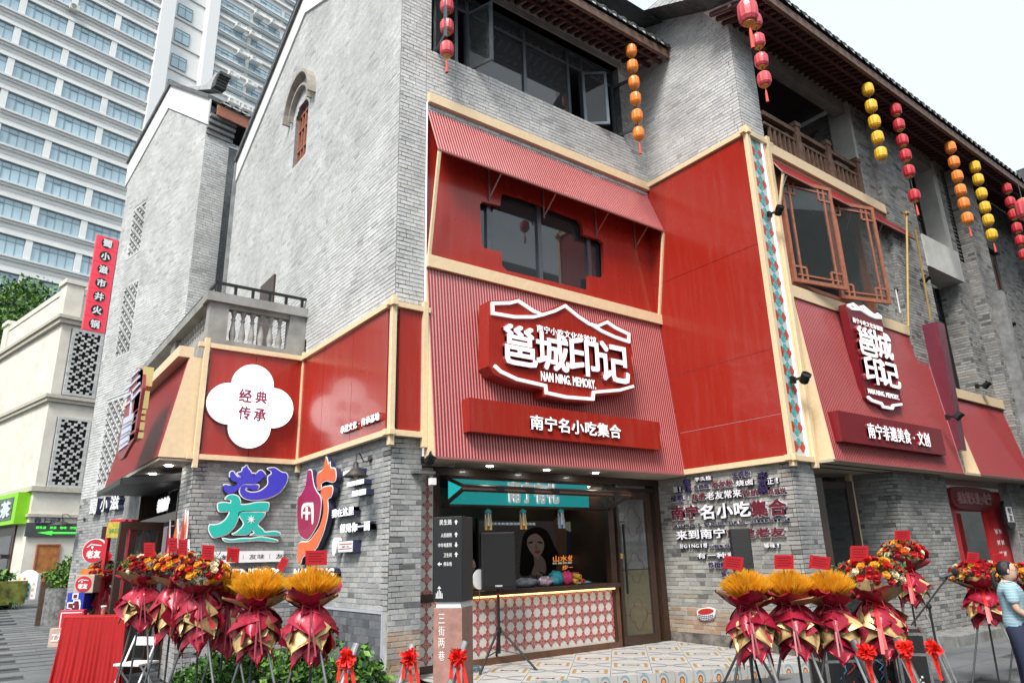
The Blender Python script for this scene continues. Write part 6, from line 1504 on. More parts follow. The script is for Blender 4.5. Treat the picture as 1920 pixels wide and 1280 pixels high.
stand('wheat', 1404, 6.7, 1070, 1138, 1250, WT('leftmost of the right hand row, on the terrace edge'), (1375, 1055, 36, 24, .12), 8, 1.0)
stand('wheat', 1482, 6.8, 1068, 1134, 1244, WT('middle of the right hand wheat trio'), (1470, 1053, 36, 26, 0), 9, 1.05)
stand('wheat', 1560, 6.9, 1070, 1136, 1244, WT('right end of the wheat trio, touching a rose bouquet'), (1537, 1054, 38, 24, .12), 10, 1.05)
stand('rose', 1640, 7.4, 1048, 1128, 1240, RS('tall one with a broad red ribbon beside the wheat trio'), (1611, 1037, 34, 28, 0), 11, 1.15, ribbon=m_rr)
stand('rose', 1700, 9.6, 1016, 1070, 1145, RS('standing before the brick pier behind the microphone'), (1692, 1003, 29, 18, 0), 12, 1.0, ribbon=m_rr)
stand('rose', 1842, 9.4, 1056, 1104, 1180, RS('two-card one before the red portal at the far right'), [(1824, 1045, 22, 20, .1), (1872, 1047, 22, 20, -.1)], 13, 1.15, ribbon=m_rr)
stand('rose', 1912, 9.8, 1062, 1106, 1185, RS('mostly hidden behind the woman in stripes'), None, 14, .9)
# ================================================================== steel barrier tubes with red rosettes
def rosette_tube(xt, yt, xb, yb, D, rx, ry, label, seed, group=None):
    p1 = dep(xt, yt, D); p0 = dep(xb, yb, D-.15); d = (p0-p1).normalized(); k = (GZ-p1.z)/d.z; p0 = p1+d*k
    t = thing('rosette_tube', label, 'ribbon tube', p0, 'leaning steel tubes with red rosettes')
    MB().tube(p0, p1, .03, n=14).build('tube', M_steel, t)
    c = dep(rx, ry, D-.12); rnd = random.Random(seed); mb = MB()
    for i in range(110):
        d2 = V((rnd.gauss(0, 1), rnd.gauss(0, 1), rnd.gauss(0, 1))).normalized(); r_ = .035+.045*rnd.random(); x = d2.orthogonal().normalized(); x.rotate(Matrix.Rotation(rnd.random()*6.28, 3, d2))
        mb.add([c, c+d2*r_+x*.016, c+d2*r_*1.12, c+d2*r_-x*.016], [(0, 1, 2, 3)])
    mb.build('rosette', mat('red_gauze', (.80, .02, .012), .6, var=.15, vs=30), t)
    mb = MB(); s = .03 if rx < xt else -.02
    for j in range(3):
        q = c+CR*(s*(j-1)*1.2)+V((0, 0, 0)); mb.bar(q, q-V((0, 0, .09))+CR*.012*(j-1), .003, .022, up=tuple(CR)); mb.bar(q-V((0, 0, .09))+CR*.012*(j-1), q-V((0, 0, .15+.05*j))+CR*(.03*(j-1)+.015), .003, .026, up=tuple(CR))
    mb.build('ribbon_tail', mat('red_gauze', (0, 0, 0)), t)
for i, a in enumerate(((670, 1206, 640, 1285, 5.2, 649, 1234, 'tube in front of the slate dado, leftmost'), (774, 1208, 748, 1285, 5.4, 769, 1232, 'tube before the sandy brick column'), (874, 1202, 842, 1290, 5.4, 858, 1232, 'tube crossing the wood effect signpost'),
                       (1600, 1199, 1645, 1290, 5.6, 1625, 1222, 'tube leftmost of the right three, near the equipment case'), (1680, 1195, 1725, 1290, 5.8, 1698, 1216, 'tube before the black flight case'), (1742, 1195, 1785, 1290, 6.0, 1750, 1214, 'tube beside the microphone stand foot'))):
    rosette_tube(a[0], a[1], a[2], a[3], a[4], a[5], a[6], 'leaning steel '+a[7]+', red rosette', i+30)
# ================================================================== signpost
D = 6.9; c = dep(835, 1100, D); b = V((c.x, c.y, GZ)); az = math.radians(-22)
r0 = V((math.cos(math.radians(-32)), math.sin(math.radians(-32)), 0)); r0.rotate(Matrix.Rotation(az, 3, 'Z'))
w_ = 62*D/FPX*.92
P = Pl(b-r0*w_*.42+V((0, 0, 0)), r0); zt2 = proj; hz = lambda y: dep(835, y, 6.9).z
sp_ = thing('direction_signpost', 'square signpost with black top of place names and a wood-effect base reading 三街两巷', 'signpost', b)
z1, z2 = hz(1107), hz(946)
MB().box(P, 0, w_, GZ, hz(1118), -.30, 0).build('wood_base', mat('rosy_wood_laminate', (.36, .19, .155), .55, var=.18, vs=9), sp_, bevel=.004)
MB().box(P, .02, w_-.02, hz(1118), z1, -.28, -.02).build('neck', M_white, sp_)
MB().box(P, -.005, w_+.005, z1, z2, -.305, .005).build('black_box', mat('satin_black', (.010, .010, .011), .38, var=.15, vs=3), sp_, bevel=.005)
PF = P.off(.007); m_sw = mat('sign_print_white', (.75, .75, .75), .5, var=0)
for i, (s_, y) in enumerate((('民生路', 958), ('人民剧院', 982), ('中华电影院', 1001), ('卫生间', 1020), ('停车场', 1037))):
    wch = .032; z = hz(y)-.02; x1_ = w_-.10; x0_ = x1_-len(s_)*(.045 if i == 0 else .03)
    chars('character', s_, PF, x0_, z, x1_, z+(.055 if i == 0 else .042), 0, .002, m_sw, sp_, .01, .05)
    zc = z+.022; xa = w_-.075
    if i == 4: xa = x0_-.06
    ar = [(-.02, 0), (0, .025), (.02, 0), (.006, 0), (.006, -.022), (-.006, -.022), (-.006, 0)]; ar = [(x, -y) for x, y in ar] if i == 2 else ([(-y, x) for x, y in ar] if i == 4 else ar)
    MB().prism(PF, [(xa+.02+x, zc+y) for x, y in (ar[::-1] if i == 2 else ar)], 0, .002).build('arrow', m_sw, sp_)
gm = MB(); gx0 = .03; gz_ = z1+.04
for k in range(5): gm.box(PF, gx0+k*.015, gx0+k*.015+.008, gz_, gz_+.04+.018*(2-abs(k-2)), 0, .002)
gm.box(PF, gx0-.005, gx0+.073, gz_-.006, gz_, 0, .002).prism(PF, [(gx0+.015, gz_+.082), (gx0+.034, gz_+.105), (gx0+.055, gz_+.082)], 0, .002).build('gate_logo', m_sw, sp_)
PF2 = P.off(.002)
for i, ch in enumerate('三街两巷'): text('character', ch, PF2, .055, hz(1146+i*22), .12, hz(1146+i*22)+.085, 0, .002, m_sw, sp_, .0)
# ================================================================== loudspeakers
def speaker_box(t, P, w2, h2, d2, logo=True):
    MB().box(P, 0, w2, 0, h2, -d2, 0).build('cabinet', mat('speaker_black', (.007, .007, .008), .5, var=.2, vs=30, bump=.3, bs=200), t, bevel=.012)
    MB().box(P, .02, w2-.02, .03, h2-.02, 0, .012).build('grille', mat('speaker_mesh', (.011, .011, .012), .6, metal=.3, var=.5, vs=90, bump=.6, bs=300), t, bevel=.008)
    if logo: text('logo', 'MAX', P, w2*.40, .035, w2*.60, .06, .013, .016, m_sw, t, .03)
ft = on(937, 1262, 'z', .02); D = (ft-CAMP).dot(CF)
sk = thing('tripod_speaker', 'black loudspeaker on a tripod standing in front of the snack counter', 'loudspeaker', (ft.x, ft.y, .05))
c = dep(932, 1105, D); mpp = D/FPX; rr = V((math.cos(math.radians(-30)), math.sin(math.radians(-30)), 0)); hw_ = 66*mpp/2
P = Pl((ft.x-rr.x*hw_, ft.y-rr.y*hw_, c.z), rr); speaker_box(sk, P.off(.15), hw_*2, 105*mpp, .32)
zc = c.z; zj = dep(937, 1180, D).z
MB().tube((ft.x, ft.y, zj-.35), (ft.x, ft.y, zc), .022, n=12).build('pole', M_black, sk); MB().tube((ft.x, ft.y, zc-.1), (ft.x, ft.y, zc-.07), .027, n=12).build('red_band', m_fr, sk)
MB().tube((ft.x, ft.y, zj-.06), (ft.x, ft.y, zj+.02), .045, n=12).build('collar', M_black, sk)
for k, th in enumerate((math.radians(205), math.radians(-58), math.radians(60))):
    fx, fy = ft.x+.62*math.cos(th), ft.y+.62*math.sin(th)
    MB().tube((ft.x+.04*math.cos(th), ft.y+.04*math.sin(th), zj-.02), (fx, fy, .06), .018, n=8).build('leg', M_black, sk)
    m_ = V((ft.x, ft.y, zj-.3)); q = V((ft.x, ft.y, zj)).lerp(V((fx, fy, .06)), .6); MB().tube(m_, q, .008, n=6).build('brace', M_black, sk)
D2 = 9.0; c = dep(1402, 1122, D2); mpp = D2/FPX
s2 = thing('rear_speaker', 'tall black speaker cabinet standing behind the wheat bouquets by the lettered wall', 'loudspeaker', (c.x, c.y, PZ-.1))
rr = V((math.cos(math.radians(-50)), math.sin(math.radians(-50)), 0)); P = Pl((c.x-rr.x*.12, c.y-rr.y*.12, c.z), rr)
MB().box(P, 0, 36*mpp, 0, 128*mpp, -.42, 0).build('cabinet', mat('speaker_black', (0, 0, 0)), s2, bevel=.012)
MB().tube((c.x+.05, c.y+.1, 0), (c.x+.05, c.y+.1, c.z), .02, n=8).build('pole', M_black, s2)
for k in range(3): th = k*2.1+.4; MB().tube((c.x+.05, c.y+.1, .7), (c.x+.05+.45*math.cos(th), c.y+.1+.45*math.sin(th), 0.0), .016, n=8).build('leg', M_black, s2)
# cable coil
q = on(868, 1266, 'z', .05); cc_ = thing('cable_coil', 'loose coil of grey blue cable on the tiles beside the signpost', 'cable', (q.x, q.y, .05)); mb = MB(); rnd = random.Random(4)
for k in range(7):
    r_ = .12+.04*rnd.random(); pts = [(q.x+.1+r_*1.5*math.cos(a*.42)+rnd.uniform(-.01, .01), q.y+r_*math.sin(a*.42), .085+k*.010+rnd.random()*.01) for a in range(16)]
    mb.path(pts, .005, 5)
mb.build('cord', mat('cable_blue_grey', (.09, .17, .20), .5, var=.1), cc_)
# ================================================================== red draped table, cup, chair
a = on(101, 1262, 'z', GZ); D = 11.3; A0 = dep(103, 1262, D); A1 = dep(223, 1264, D*.985)
A0.z = A1.z = GZ; rr = (A1-A0); wt = rr.length; rr.normalize(); ztp = dep(160, 1158, D).z
bk_ = ray(232, 1150); bk_.z = 0; bk_.normalize(); tt = thing('draped_table', 'small table covered by a pleated red velvet cloth to the ground', 'table', (A0+A1)/2)
def pleat(p, q, n, name='cloth_side'):
    mb = MB(); L = (q-p).length; d = (q-p).normalized(); nn = V((d.y, -d.x, 0)); k = 0; N = n*6
    rnd = random.Random(n); am = [rnd.uniform(.5, 1.3) for _ in range(n+1)]
    for j in range(7):
        s = j/6; z = ztp+(GZ-ztp)*s
        for i in range(N+1):
            u = i/N; w__ = math.sin(u*n*6.283)*.022*(.25+s)*am[int(u*n)]; o = .05*s*s; mb.v.append(tuple(V((p.x, p.y, z))+d*(u*L+(u-.5)*.10*s)+nn*(w__+o)))
    for j in range(6):
        for i in range(N): a_ = j*(N+1)+i; mb.f.append((a_, a_+1, a_+N+2, a_+N+1)); mb.m.append(0)
    mb.build(name, mat('red_velvet', (.38, .004, .006), .75, var=.08), tt, smooth=True)
B0, B1 = A0+bk_*.55, A1+bk_*.55
pleat(A0, A1, 15); pleat(A1, B1, 8); pleat(B0, A0, 8)
MB().box8([V((p.x, p.y, z)) for z in (ztp-.02, ztp+.012) for p in (A0, A1, B1, B0)]).build('cloth_top', mat('red_velvet', (0, 0, 0)), tt, bevel=.01)
q = (A0+B0)/2+rr*wt*.62; cu = thing('paper_cup', 'tall red printed paper cup standing on the red draped table', 'cup', (q.x, q.y, ztp+.013))
MB().lathe((q.x, q.y, ztp+.013), [(.001, 0), (.032, 0), (.043, .13), (.001, .13)], 18).build('cup', mat('cup_print', (.42, .14, .11), .5, var=.5, vs=40), cu)
MB().lathe((q.x, q.y, ztp+.143), [(.046, 0), (.046, .012), (.04, .02), (.001, .02)], 18).build('lid', m_wh, cu)
D = 10.4; c = dep(262, 1200, D); cb_ = V((c.x, c.y, GZ)); fc = thing('folding_chair', 'white folding chair with crossed metal legs half hidden by the bouquets', 'chair', cb_)
rr = V((math.cos(-.9), math.sin(-.9), 0)); fwd = V((-math.sin(-.9), math.cos(-.9), 0)); m_fc = mat('white_plastic', (.78, .78, .78), .35, var=.03)
for s in (-.2, .2):
    o = cb_+rr*s
    MB().tube(o-fwd*.26, o+fwd*.16+V((0, 0, .86)), .014, n=8).build('leg', m_fc, fc); MB().tube(o+fwd*.28, o-fwd*.18+V((0, 0, .47)), .014, n=8).build('leg', m_fc, fc)
P = Pl(cb_+V((0, 0, .46)), rr, fwd); MB().box(P, -.22, .22, -.22, .2, -.015, .02).build('seat', m_fc, fc, bevel=.01)
P = Pl(cb_+fwd*.12+V((0, 0, .66)), rr); MB().box(P, -.19, .19, .03, .15, -.008, .008).build('backrest', m_fc, fc, bevel=.008)
# ================================================================== microphone, flight cases
D = 6.4; m0 = dep(1752, 1290, D); j0 = dep(1742, 1136, D); h0 = dep(1780, 1076, D); t0_ = dep(1708, 1172, D)
mk = thing('microphone_stand', 'black microphone on a boom stand in front of the brick pier', 'microphone stand', (j0.x, j0.y, GZ))
MB().tube((j0.x, j0.y, GZ), j0, .011, n=8).build('pole', M_black, mk); MB().tube(t0_, h0, .008, n=8).build('boom', M_black, mk)
MB().lathe((j0.x, j0.y, GZ), [(.001, .03), (.12, .02), (.13, 0)], 18).build('base', M_black, mk)
MB().ell(j0, .022, .022, .03).build('clutch', M_black, mk)
dd_ = (dep(1796, 1071, D)-dep(1764, 1082, D)).normalized(); MB().tube(dep(1764, 1082, D), dep(1784, 1075, D), .013, .018, 10).build('microphone_body', mat('mic_blue_grey', (.05, .06, .08), .4, var=.1), mk)
MB().ell(dep(1790, 1072, D), .034, .034, .034, 14, 8).build('foam_head', mat('foam_black', (.012, .012, .013), .95, var=.3, bump=.6, bs=200), mk)
def flight_case(name, label, px0, px1, yt, yb, D, ang, dpt):
    q0, q1 = dep(px0, yb, D), dep(px1, yb, D*.99); z0, z1 = q0.z, q0.z+(yb-yt)*D/FPX; rr = V((math.cos(ang), math.sin(ang), 0)); w_ = (px1-px0)*D/FPX
    t = thing(name, label, 'flight case', (q0.x, q0.y, GZ)); P = Pl((q0.x, q0.y, GZ), rr); h = z1-GZ
    MB().box(P, .02, w_-.02, .02, h-.02, -dpt+.02, -.004).build('panel', mat('case_black', (.008, .008, .009), .45, var=.2, vs=12, bump=.2), t)
    e = MB()
    for a in (0, w_-.03):
        for cc in (-.03, -dpt): e.box(P, a, a+.03, .03, h-.03, cc, cc+.03)
    for z in (0, h-.03, h*.72):
        for cc in (-.03, -dpt): e.box(P, 0, w_, z, z+.03, cc, cc+.03) if z != h*.72 or cc > -.1 else None
        for a in (0, w_-.03): e.box(P, a, a+.03, z, z+.03, -dpt+.03, -.03)
    e.build('metal_edge', M_steel, t)
    return t, P, w_, h
t, P, w_, h = flight_case('flight_case', 'black flight case with metal edges and a white stencil, below the microphone', 1692, 1745, 1192, 1282, 7.9, math.radians(-62), .75)
st = MB(); rnd = random.Random(2)
for i in range(5):
    for j in range(5):
        if rnd.random() > .35 and (i, j) not in ((2, 2),): st.box(P, w_*.5-.07+i*.028, w_*.5-.07+i*.028+.02, h*.32+j*.03, h*.32+j*.03+.022, 0, .002)
st.build('stencil', m_sw, t)
t, P, w_, h = flight_case('rack_case', 'open black rack case full of cables behind the tall rose bouquet', 1555, 1690, 1215, 1290, 8.2, math.radians(-35), .5)
mb = MB(); 
for k in range(9):
    pts = [P.p(.2+.07*k+rnd.uniform(-.05, .05), h*.75-.05*i, .02+.04*math.sin(i+k)) for i in range(7)]; mb.path(pts, .006, 5, k % 3)
mb.build('cable', [mat('cable_blue', (.05, .25, .5), .5, var=0), mat('cable_red', (.5, .03, .03), .5, var=0), M_black], t)
# ================================================================== planters and greenery
pl_ = thing('raised_planter', 'low curved grey brick planter with feathery green shrubs under the grille wall', 'planter', on(160, 1142, 'z', .3))
D = 21.5; c = dep(112, 1105, D); base = V((c.x, c.y, gz(c.x, c.y))); pl_.location = base
zt_ = dep(168, 1100, D).z
for (x, w1) in ((0, .45), (.75, .55)):
    MB().lathe((base.x+x, base.y, base.z-.4), [(w1+.05, 0), (w1+.05, zt_-base.z+.4), (w1-.1, zt_-base.z+.42), (.001, zt_-base.z+.3)], 22).build('wall', mat('planter_stone', (.20, .20, .195), .85, var=.4, vs=9, bump=.5), pl_)
gk = [leafmat('fern_bright', (.14, .27, .04)), leafmat('fern_mid', (.08, .18, .035))]
foliage('shrub', (base.x+.55, base.y, zt_+.42), (.75, .5, .45), 4200, gk, .13, pl_, seed=41, hollow=.4)
foliage('shrub', (base.x-.05, base.y-.1, zt_+.2), (.45, .4, .3), 1800, gk, .12, pl_, seed=42, hollow=.4)
bp2 = thing('timber_bollard', 'dark brown timber post at the corner of the brick planter', 'post', (0, 0, 0)); q = dep(78, 1140, 21); bp2.location = V((q.x, q.y, gz(q.x, q.y)-.1))
MB().bar((q.x, q.y, gz(q.x, q.y)-.2), (q.x, q.y, dep(78, 1090, 21).z), .22, .3).build('post', mat('dark_post', (.08, .045, .03), .7, var=.3, vs=6), bp2)
def long_leaf_plant(name, label, c, R, H, n, seed, group=None, cat='plant', lw=.05):
    t = thing(name, label, cat, c, group); rnd = random.Random(seed); mb = MB()
    for k in range(n):
        th = rnd.random()*6.283; el = rnd.uniform(.1, 1.2); L = R*(.6+rnd.random()*.6); o = V((c[0]+rnd.gauss(0, R*.3), c[1]+rnd.gauss(0, R*.3), c[2]+rnd.random()*H*.7)); pts = []
        d = V((math.cos(th)*math.cos(el), math.sin(th)*math.cos(el), math.sin(el))); sd = V((-math.sin(th), math.cos(th), 0))
        for i in range(4):
            s = i/3; w2 = lw*math.sin(math.pi*(.15+.8*s)); p = o+d*L*s-V((0, 0, L*.55*s*s)); pts += [p-sd*w2, p+sd*w2]
        mb.add(pts, [(0, 1, 3, 2), (2, 3, 5, 4), (4, 5, 7, 6)], rnd.randrange(3))
    mb.build('leaves', LF, t); MB().lathe(c, [(.001, 0), (R*.3, 0), (R*.36, H*.12), (.001, H*.12)], 12).build('pot', mat('dark_pot', (.05, .035, .03), .7), t)
    return t
q = dep(-8, 1112, 27); long_leaf_plant('broadleaf_plant', 'dense dark green broad-leaved plant at the left edge under the tea shop', (q.x, q.y, gz(q.x, q.y)-.1), 0.8, 1.9, 380, 3, lw=.06)
mu = thing('painted_planter_box', 'low planter box painted with yellow and green waves at the left edge', 'planter', (q.x, q.y, .4)); q2 = dep(-10, 1130, 26)
P = Pl((q2.x-1, q2.y, q2.z), XR); MB().box(P, 0, 2.0, -.1, .75, -.4, 0).build('box', mat('wave_yellow_green', (.16, .17, .03), .6, var=.6, vs=3), mu)
# hedge of pot plants at the foot of the brick corner
gn_ = [leafmat('pothos_bright', (.15, .30, .045)), leafmat('pothos_mid', (.07, .18, .03)), leafmat('pothos_deep', (.03, .09, .02))]
hs = [(362, 1268, 8.6, .34), (410, 1262, 8.4, .34), (455, 1255, 8.6, .36), (505, 1250, 8.5, .38), (548, 1252, 8.3, .36), (605, 1248, 8.2, .38), (655, 1262, 8.1, .34), (688, 1270, 8.0, .32)]
wh = ('below the rose bouquets at the entrance corner', 'left of the leftmost wheat bouquet tip', 'between the two left wheat bouquets', 'right below the FRIENDLY bouquet', 'left of the near wheat bouquet tip', 'right of the near wheat bouquet tip', 'behind the leftmost rosette tube', 'at the end of the slate dado')
for i, (px, py, D, r) in enumerate(hs):
    c = dep(px, py, D); t = thing('potted_plant', 'leafy green potted plant '+wh[i], 'plant', (c.x, c.y, GZ), 'potted plants along the brick wall')
    foliage('leaves', (c.x, c.y, c.z-.08), (r, r, .34), 900, gn_, .085, t, seed=60+i, hollow=.5, up=.8)
    MB().lathe((c.x, c.y, GZ), [(.001, 0), (.13, 0), (.18, .3), (.001, .3)], 12).build('pot', mat('clay_pot', (.20, .07, .04), .8), t)
# ================================================================== small street signs on the left
def panel_sign(name, label, px0, y0, px1, y1, D, m, cat='sign', th=.06, rot=0, z_ground=True):
    q0 = dep(px0, y1, D); w_ = (px1-px0)*D/FPX; h = (y1-y0)*D/FPX; rr = V((math.cos(math.radians(-30)+rot), math.sin(math.radians(-30)+rot), 0))
    t = thing(name, label, cat, q0); P = Pl(q0, rr); MB().box(P, 0, w_, 0, h, -th, 0).build('board', m, t, bevel=.01); return t, P, w_, h
m_ws = mat('washed_wood_panel', (.50, .38, .31), .7, var=.15); m_rs = mat('round_red_print', (.48, .015, .03), .45, var=.04); m_bs = mat('royal_blue_panel', (.02, .045, .42), .4, var=.05)
def roundel(t, P, cx, cz, r, txt=True):
    MB().lathe(P.p(cx, cz, .001), [(r, 0), (r, .012), (.001, .012)], 28, axis=P.n).build('disc', m_rs, t)
    chars('character', '老友', P, cx-r*.62, cz-r*.62, cx+r*.62, cz+r*.05, .013, .02, m_wh, t, .05)
    mb = MB(); mb.prism(P, [(cx-r*.3, cz+r*.38), (cx-r*.05, cz+r*.38), (cx-r*.17, cz+r*.12)], .013, .018); stroke_mesh(mb, P, [(cx-r*.65, cz+r*.3), (cx-r*.3, cz+r*.58), (cx+r*.1, cz+r*.5), (cx+r*.6, cz+r*.45)], r*.08, .013, .018); mb.build('line_drawing', m_wh, t)
t, P, w_, h = panel_sign('square_logo_board', 'pale wood square board with a red disc and 老友, top of the sign stack', 137, 1079, 171, 1112, 12.4, m_ws, th=.3); roundel(t, P, w_*.47, h*.5, h*.42)
t, P, w_, h = panel_sign('blue_art_box', 'royal blue box with white and maroon street scene cut-outs beneath the 老友 board', 122, 1112, 152, 1147, 12.3, m_bs, th=.5)
rnd = random.Random(9); mb = MB(); mb2 = MB()
for k in range(14):
    x, z = w_*rnd.uniform(.2, .75), h*rnd.uniform(.12, .85); s = .02+.03*rnd.random(); mb.box(P, x-s*1.3, x+s*1.3, z-s*1.3, z+s*1.3, .0+k*.0003, .004+k*.0003); mb2.box(P, x-s*.8, x+s*.8, z-s*.8, z+s*.8, .0085+k*.0003, .01+k*.0003)
mb.build('white_cutout', m_wh, t); mb2.build('maroon_cutout', m_tb, t)
t, P, w_, h = panel_sign('red_frame_sign', 'red sign board with white border left of the draped table', 106, 1146, 150, 1182, 11.9, m_rs, th=.12)
MB().box(P, .03, w_-.03, h-.05, h-.035, 0, .003).box(P, .03, .045, .03, h-.05, 0, .003).box(P, .03, w_-.03, .03, .045, 0, .003).build('border', m_wh, t); chars('character', '工', P, w_*.2, h*.25, w_*.45, h*.7, 0, .006, m_wh, t, .05)
t, P, w_, h = panel_sign('pink_letter_board', 'pale pink board with white letters low beside the draped table', 88, 1180, 130, 1214, 11.7, m_ws, th=.1); chars('character', '工力', P, w_*.12, h*.3, w_*.6, h*.75, 0, .01, m_wh, t, .05)
t = thing('round_logo_sign', 'oval red disc sign with white 老友 on a post beside the arrow board', 'sign', dep(176, 1140, 13)); q = dep(177, 1032, 13); P = Pl(q, V((math.cos(-.6), math.sin(-.6), 0)))
MB().lathe(P.p(0, 0, -.08), [(.001, 0), (.22, 0), (.22, .078), (.001, .078)], 28, axis=P.n).build('casing', m_wh, t); roundel(t, P, 0, 0, .205); MB().tube(P.p(0, -.2, -.04), (q.x, q.y, GZ), .02, n=8).build('post', m_ps2, t)
P2 = P.at(0, -.36, .05); MB().prism(P2, [(-.18, .0), (-.13, .05), (.16, .05), (.16, -.05), (-.13, -.05)], 0, .03).build('arrow_board', mat('orange_arrow', (.55, .17, .04), .5, var=.1), t)
t = thing('red_photo_frame', 'tall red rounded frame with a yellow header behind the round logo sign', 'display', dep(198, 1100, 12.8)); q = dep(186, 1085, 12.8); P = Pl(q, V((math.cos(-.75), math.sin(-.75), 0)))
MB().box(P, 0, .06, -.6, 1.0, -.1, 0).box(P, .36, .42, -.6, 1.05, -.3, -.1).box(P, .06, .36, .85, 1.05, -.1, 0).build('frame', m_rs, t, bevel=.01); MB().box(P, .03, .33, .72, 1.0, 0, .02).build('header', mat('olive_yellow', (.45, .38, .05), .5, var=.3, vs=30), t)
chars('character', '2023', P, .07, .8, .29, .9, .021, .025, mat('print_green', (.1, .25, .08), .5, var=0), t, .03)
t, P, w_, h = panel_sign('menu_board', 'white arched menu board with small food pictures in front of the cream wall', 24, 1078, 62, 1124, 27, m_wh, th=.25)
rnd = random.Random(15)
for k in range(14):
    x, z = w_*(.15+.7*(k % 4)/3), h*(.15+.22*(k//4)); s = .035+.02*rnd.random()
    MB().prism(P, smoothpoly([(x-s, z-s), (x+s, z-s*.8), (x+s*.8, z+s), (x-s*.7, z+s)], 2), 0, .006).build('picture', mat('menu_%d' % (k % 4), ((.7, .55, .05), (.6, .1, .1), (.1, .5, .45), (.8, .35, .2))[k % 4], .5, var=.2, vs=40), t)
MB().prism(P, smoothpoly([(w_*.2, h), (w_*.4, h+.12), (w_*.6, h+.12), (w_*.8, h)], 4), -.24, -.01).build('arch_top', m_wh, t)
# ================================================================== barn lamp, spotlights, conduits
def path_lamp(label, base, shade, R, back):
    t = thing('barn_lamp', label, 'lamp', base); b, s = V(base), V(shade)
    m_ir = mat('aged_iron', (.07, .06, .055), .55, metal=.4, var=.3, vs=15)
    MB().lathe(b, [(.001, .03), (.05, .025), (.055, 0)], 16, axis=back).build('wall_plate', m_ir, t)
    mid = (b+s)/2; MB().path([b, b.lerp(s, .25)+V((0, 0, .0)), mid+V((0, 0, .06)), b.lerp(s, .8)+V((0, 0, .24)), s+V((0, 0, .26)), s+V((0, 0, .13))], .010, 8).build('gooseneck', m_ir, t)
    MB().lathe(s, [(.035, .14), (.045, .05), (R*.45, .02), (R, -.07), (R*.97, -.075), (R*.42, .01), (.04, .03)], 26).build('lamp_shade', m_ir, t, smooth=True)
    MB().ell(s-V((0, 0, .05)), .035, .035, .05).build('bulb', mat('bulb_glass', (.6, .55, .45), .2, var=0), t)
bs_ = GAB.px(697, 860); sh_ = on(667, 884, 'x', XL-.42)
path_lamp('aged iron barn lamp on a gooseneck over the white block letters', GAB.p(*bs_, .02), sh_, .19, GAB.n)
q = NL.px(160, 973); path_lamp('small dark barn lamp above the green arrow board', NL.p(*q, .02), NL.p(q[0]-.4, q[1]-.1, .5), .34, NL.n)
def spotlight(label, px, py, ax, val, n, yaw=0., s=1.):
    q = on(px, py, ax, val); n = V(n); t = thing('spotlight', label, 'spotlight', q, 'black spotlights on the facade')
    d = (n*.6+V((0, 0, .55))+UX*yaw).normalized(); c = q+n*.16*s
    MB().box(Pl(q, n.cross(UZ), UZ), -.04*s, .04*s, -.04*s, .04*s, -.03, .03).build('wall_plate', M_black, t)
    MB().bar(q, c, .02*s, .03*s).build('arm', M_black, t)
    side = d.cross(UZ).normalized()
    for k in (-1, 1): MB().bar(c+side*.06*s*k, c+side*.06*s*k+d*.07, .008, .025).build('bracket', M_black, t)
    mb = MB(); mb.lathe(c-d*.08*s, [(.001, 0), (.045*s, .005), (.05*s, .03), (.05*s, .15), (.058*s, .155), (.058*s, .19), (.045*s, .19), (.045*s, .17), (.001, .17)], 16, axis=d).build('housing', mat('lamp_black', (.02, .022, .024), .4, metal=.3, var=.2, vs=20), t)
    for k in range(3): mb2 = MB().lathe(c-d*(.06-.02*k)*s, [(.05*s, 0), (.057*s, .002), (.057*s, .008), (.05*s, .01)], 16, axis=d).build('cooling_fin', M_black, t)
    return t
nF = V((0, -1, 0))
spotlight('black spotlight on the upper part of the patterned corner strip', 1443, 402, 'y', YR0-.12, nF, -.3, 1.3)
spotlight('black spotlight halfway down the patterned corner strip', 1487, 712, 'y', YR0-.12, nF, -.3, 1.5)
spotlight('black spotlight on a steel plate beside the tall window', 1718, 528, 'y', YR0-.05, nF, .3, 1.4)
spotlight('black spotlight sitting on the far right cream beam', 1832, 724, 'y', YR0-.1, nF, .1, 1.4)
spotlight('black spotlight at the bottom of the folded dark red fin', 1777, 782, 'y', 6.35, nF, .2, 1.4)
spotlight('black spotlight on the recessed brick bay near the right edge', 1878, 612, 'y', YR0, nF, .3, 1.6)
spotlight('black spotlight with a steel bracket on the brick column by the counter', 795, 862, 'y', YF-.02, nF, .2, 1.3)
t = thing('camera_bracket', 'steel bracket with small white security box on the brick column', 'bracket', FRONT.p(*FRONT.px(790, 885), .05))
a, b = FRONT.px(770, 888); MB().box(FRONT, a, a+.36, b, b+.04, 0, .12).build('shelf', M_steel, t)
a, b = FRONT.px(797, 910); MB().box(FRONT, a, a+.09, b, b+.10, .1, .18).build('box', m_wh, t); MB().path([FRONT.p(a, b+.08, .05), FRONT.p(a-.14, b+.05, .06), FRONT.p(a-.16, b+.16, .04)], .012, 6).build('conduit', M_grey, t)
for k, (x0, y0, x1, y1, lb) in enumerate(((1675, 540, 1692, 588, 'thin white conduit on the pier left of the tall window'), (1848, 615, 1873, 740, 'long white conduit running down the pier near the right edge'))):
    p, q = on(x0, y0, 'y', YR0-.03), on(x1, y1, 'y', YR0-.03); q.x = p.x = (p.x+q.x)/2
    t = thing('wall_conduit', lb, 'conduit', q); MB().tube(q, p, .014, n=6).build('pipe', m_wh, t); MB().box(Pl(p, UX), -.04, .42, 0, .07, -.01, .02).build('plate', M_steel, t)
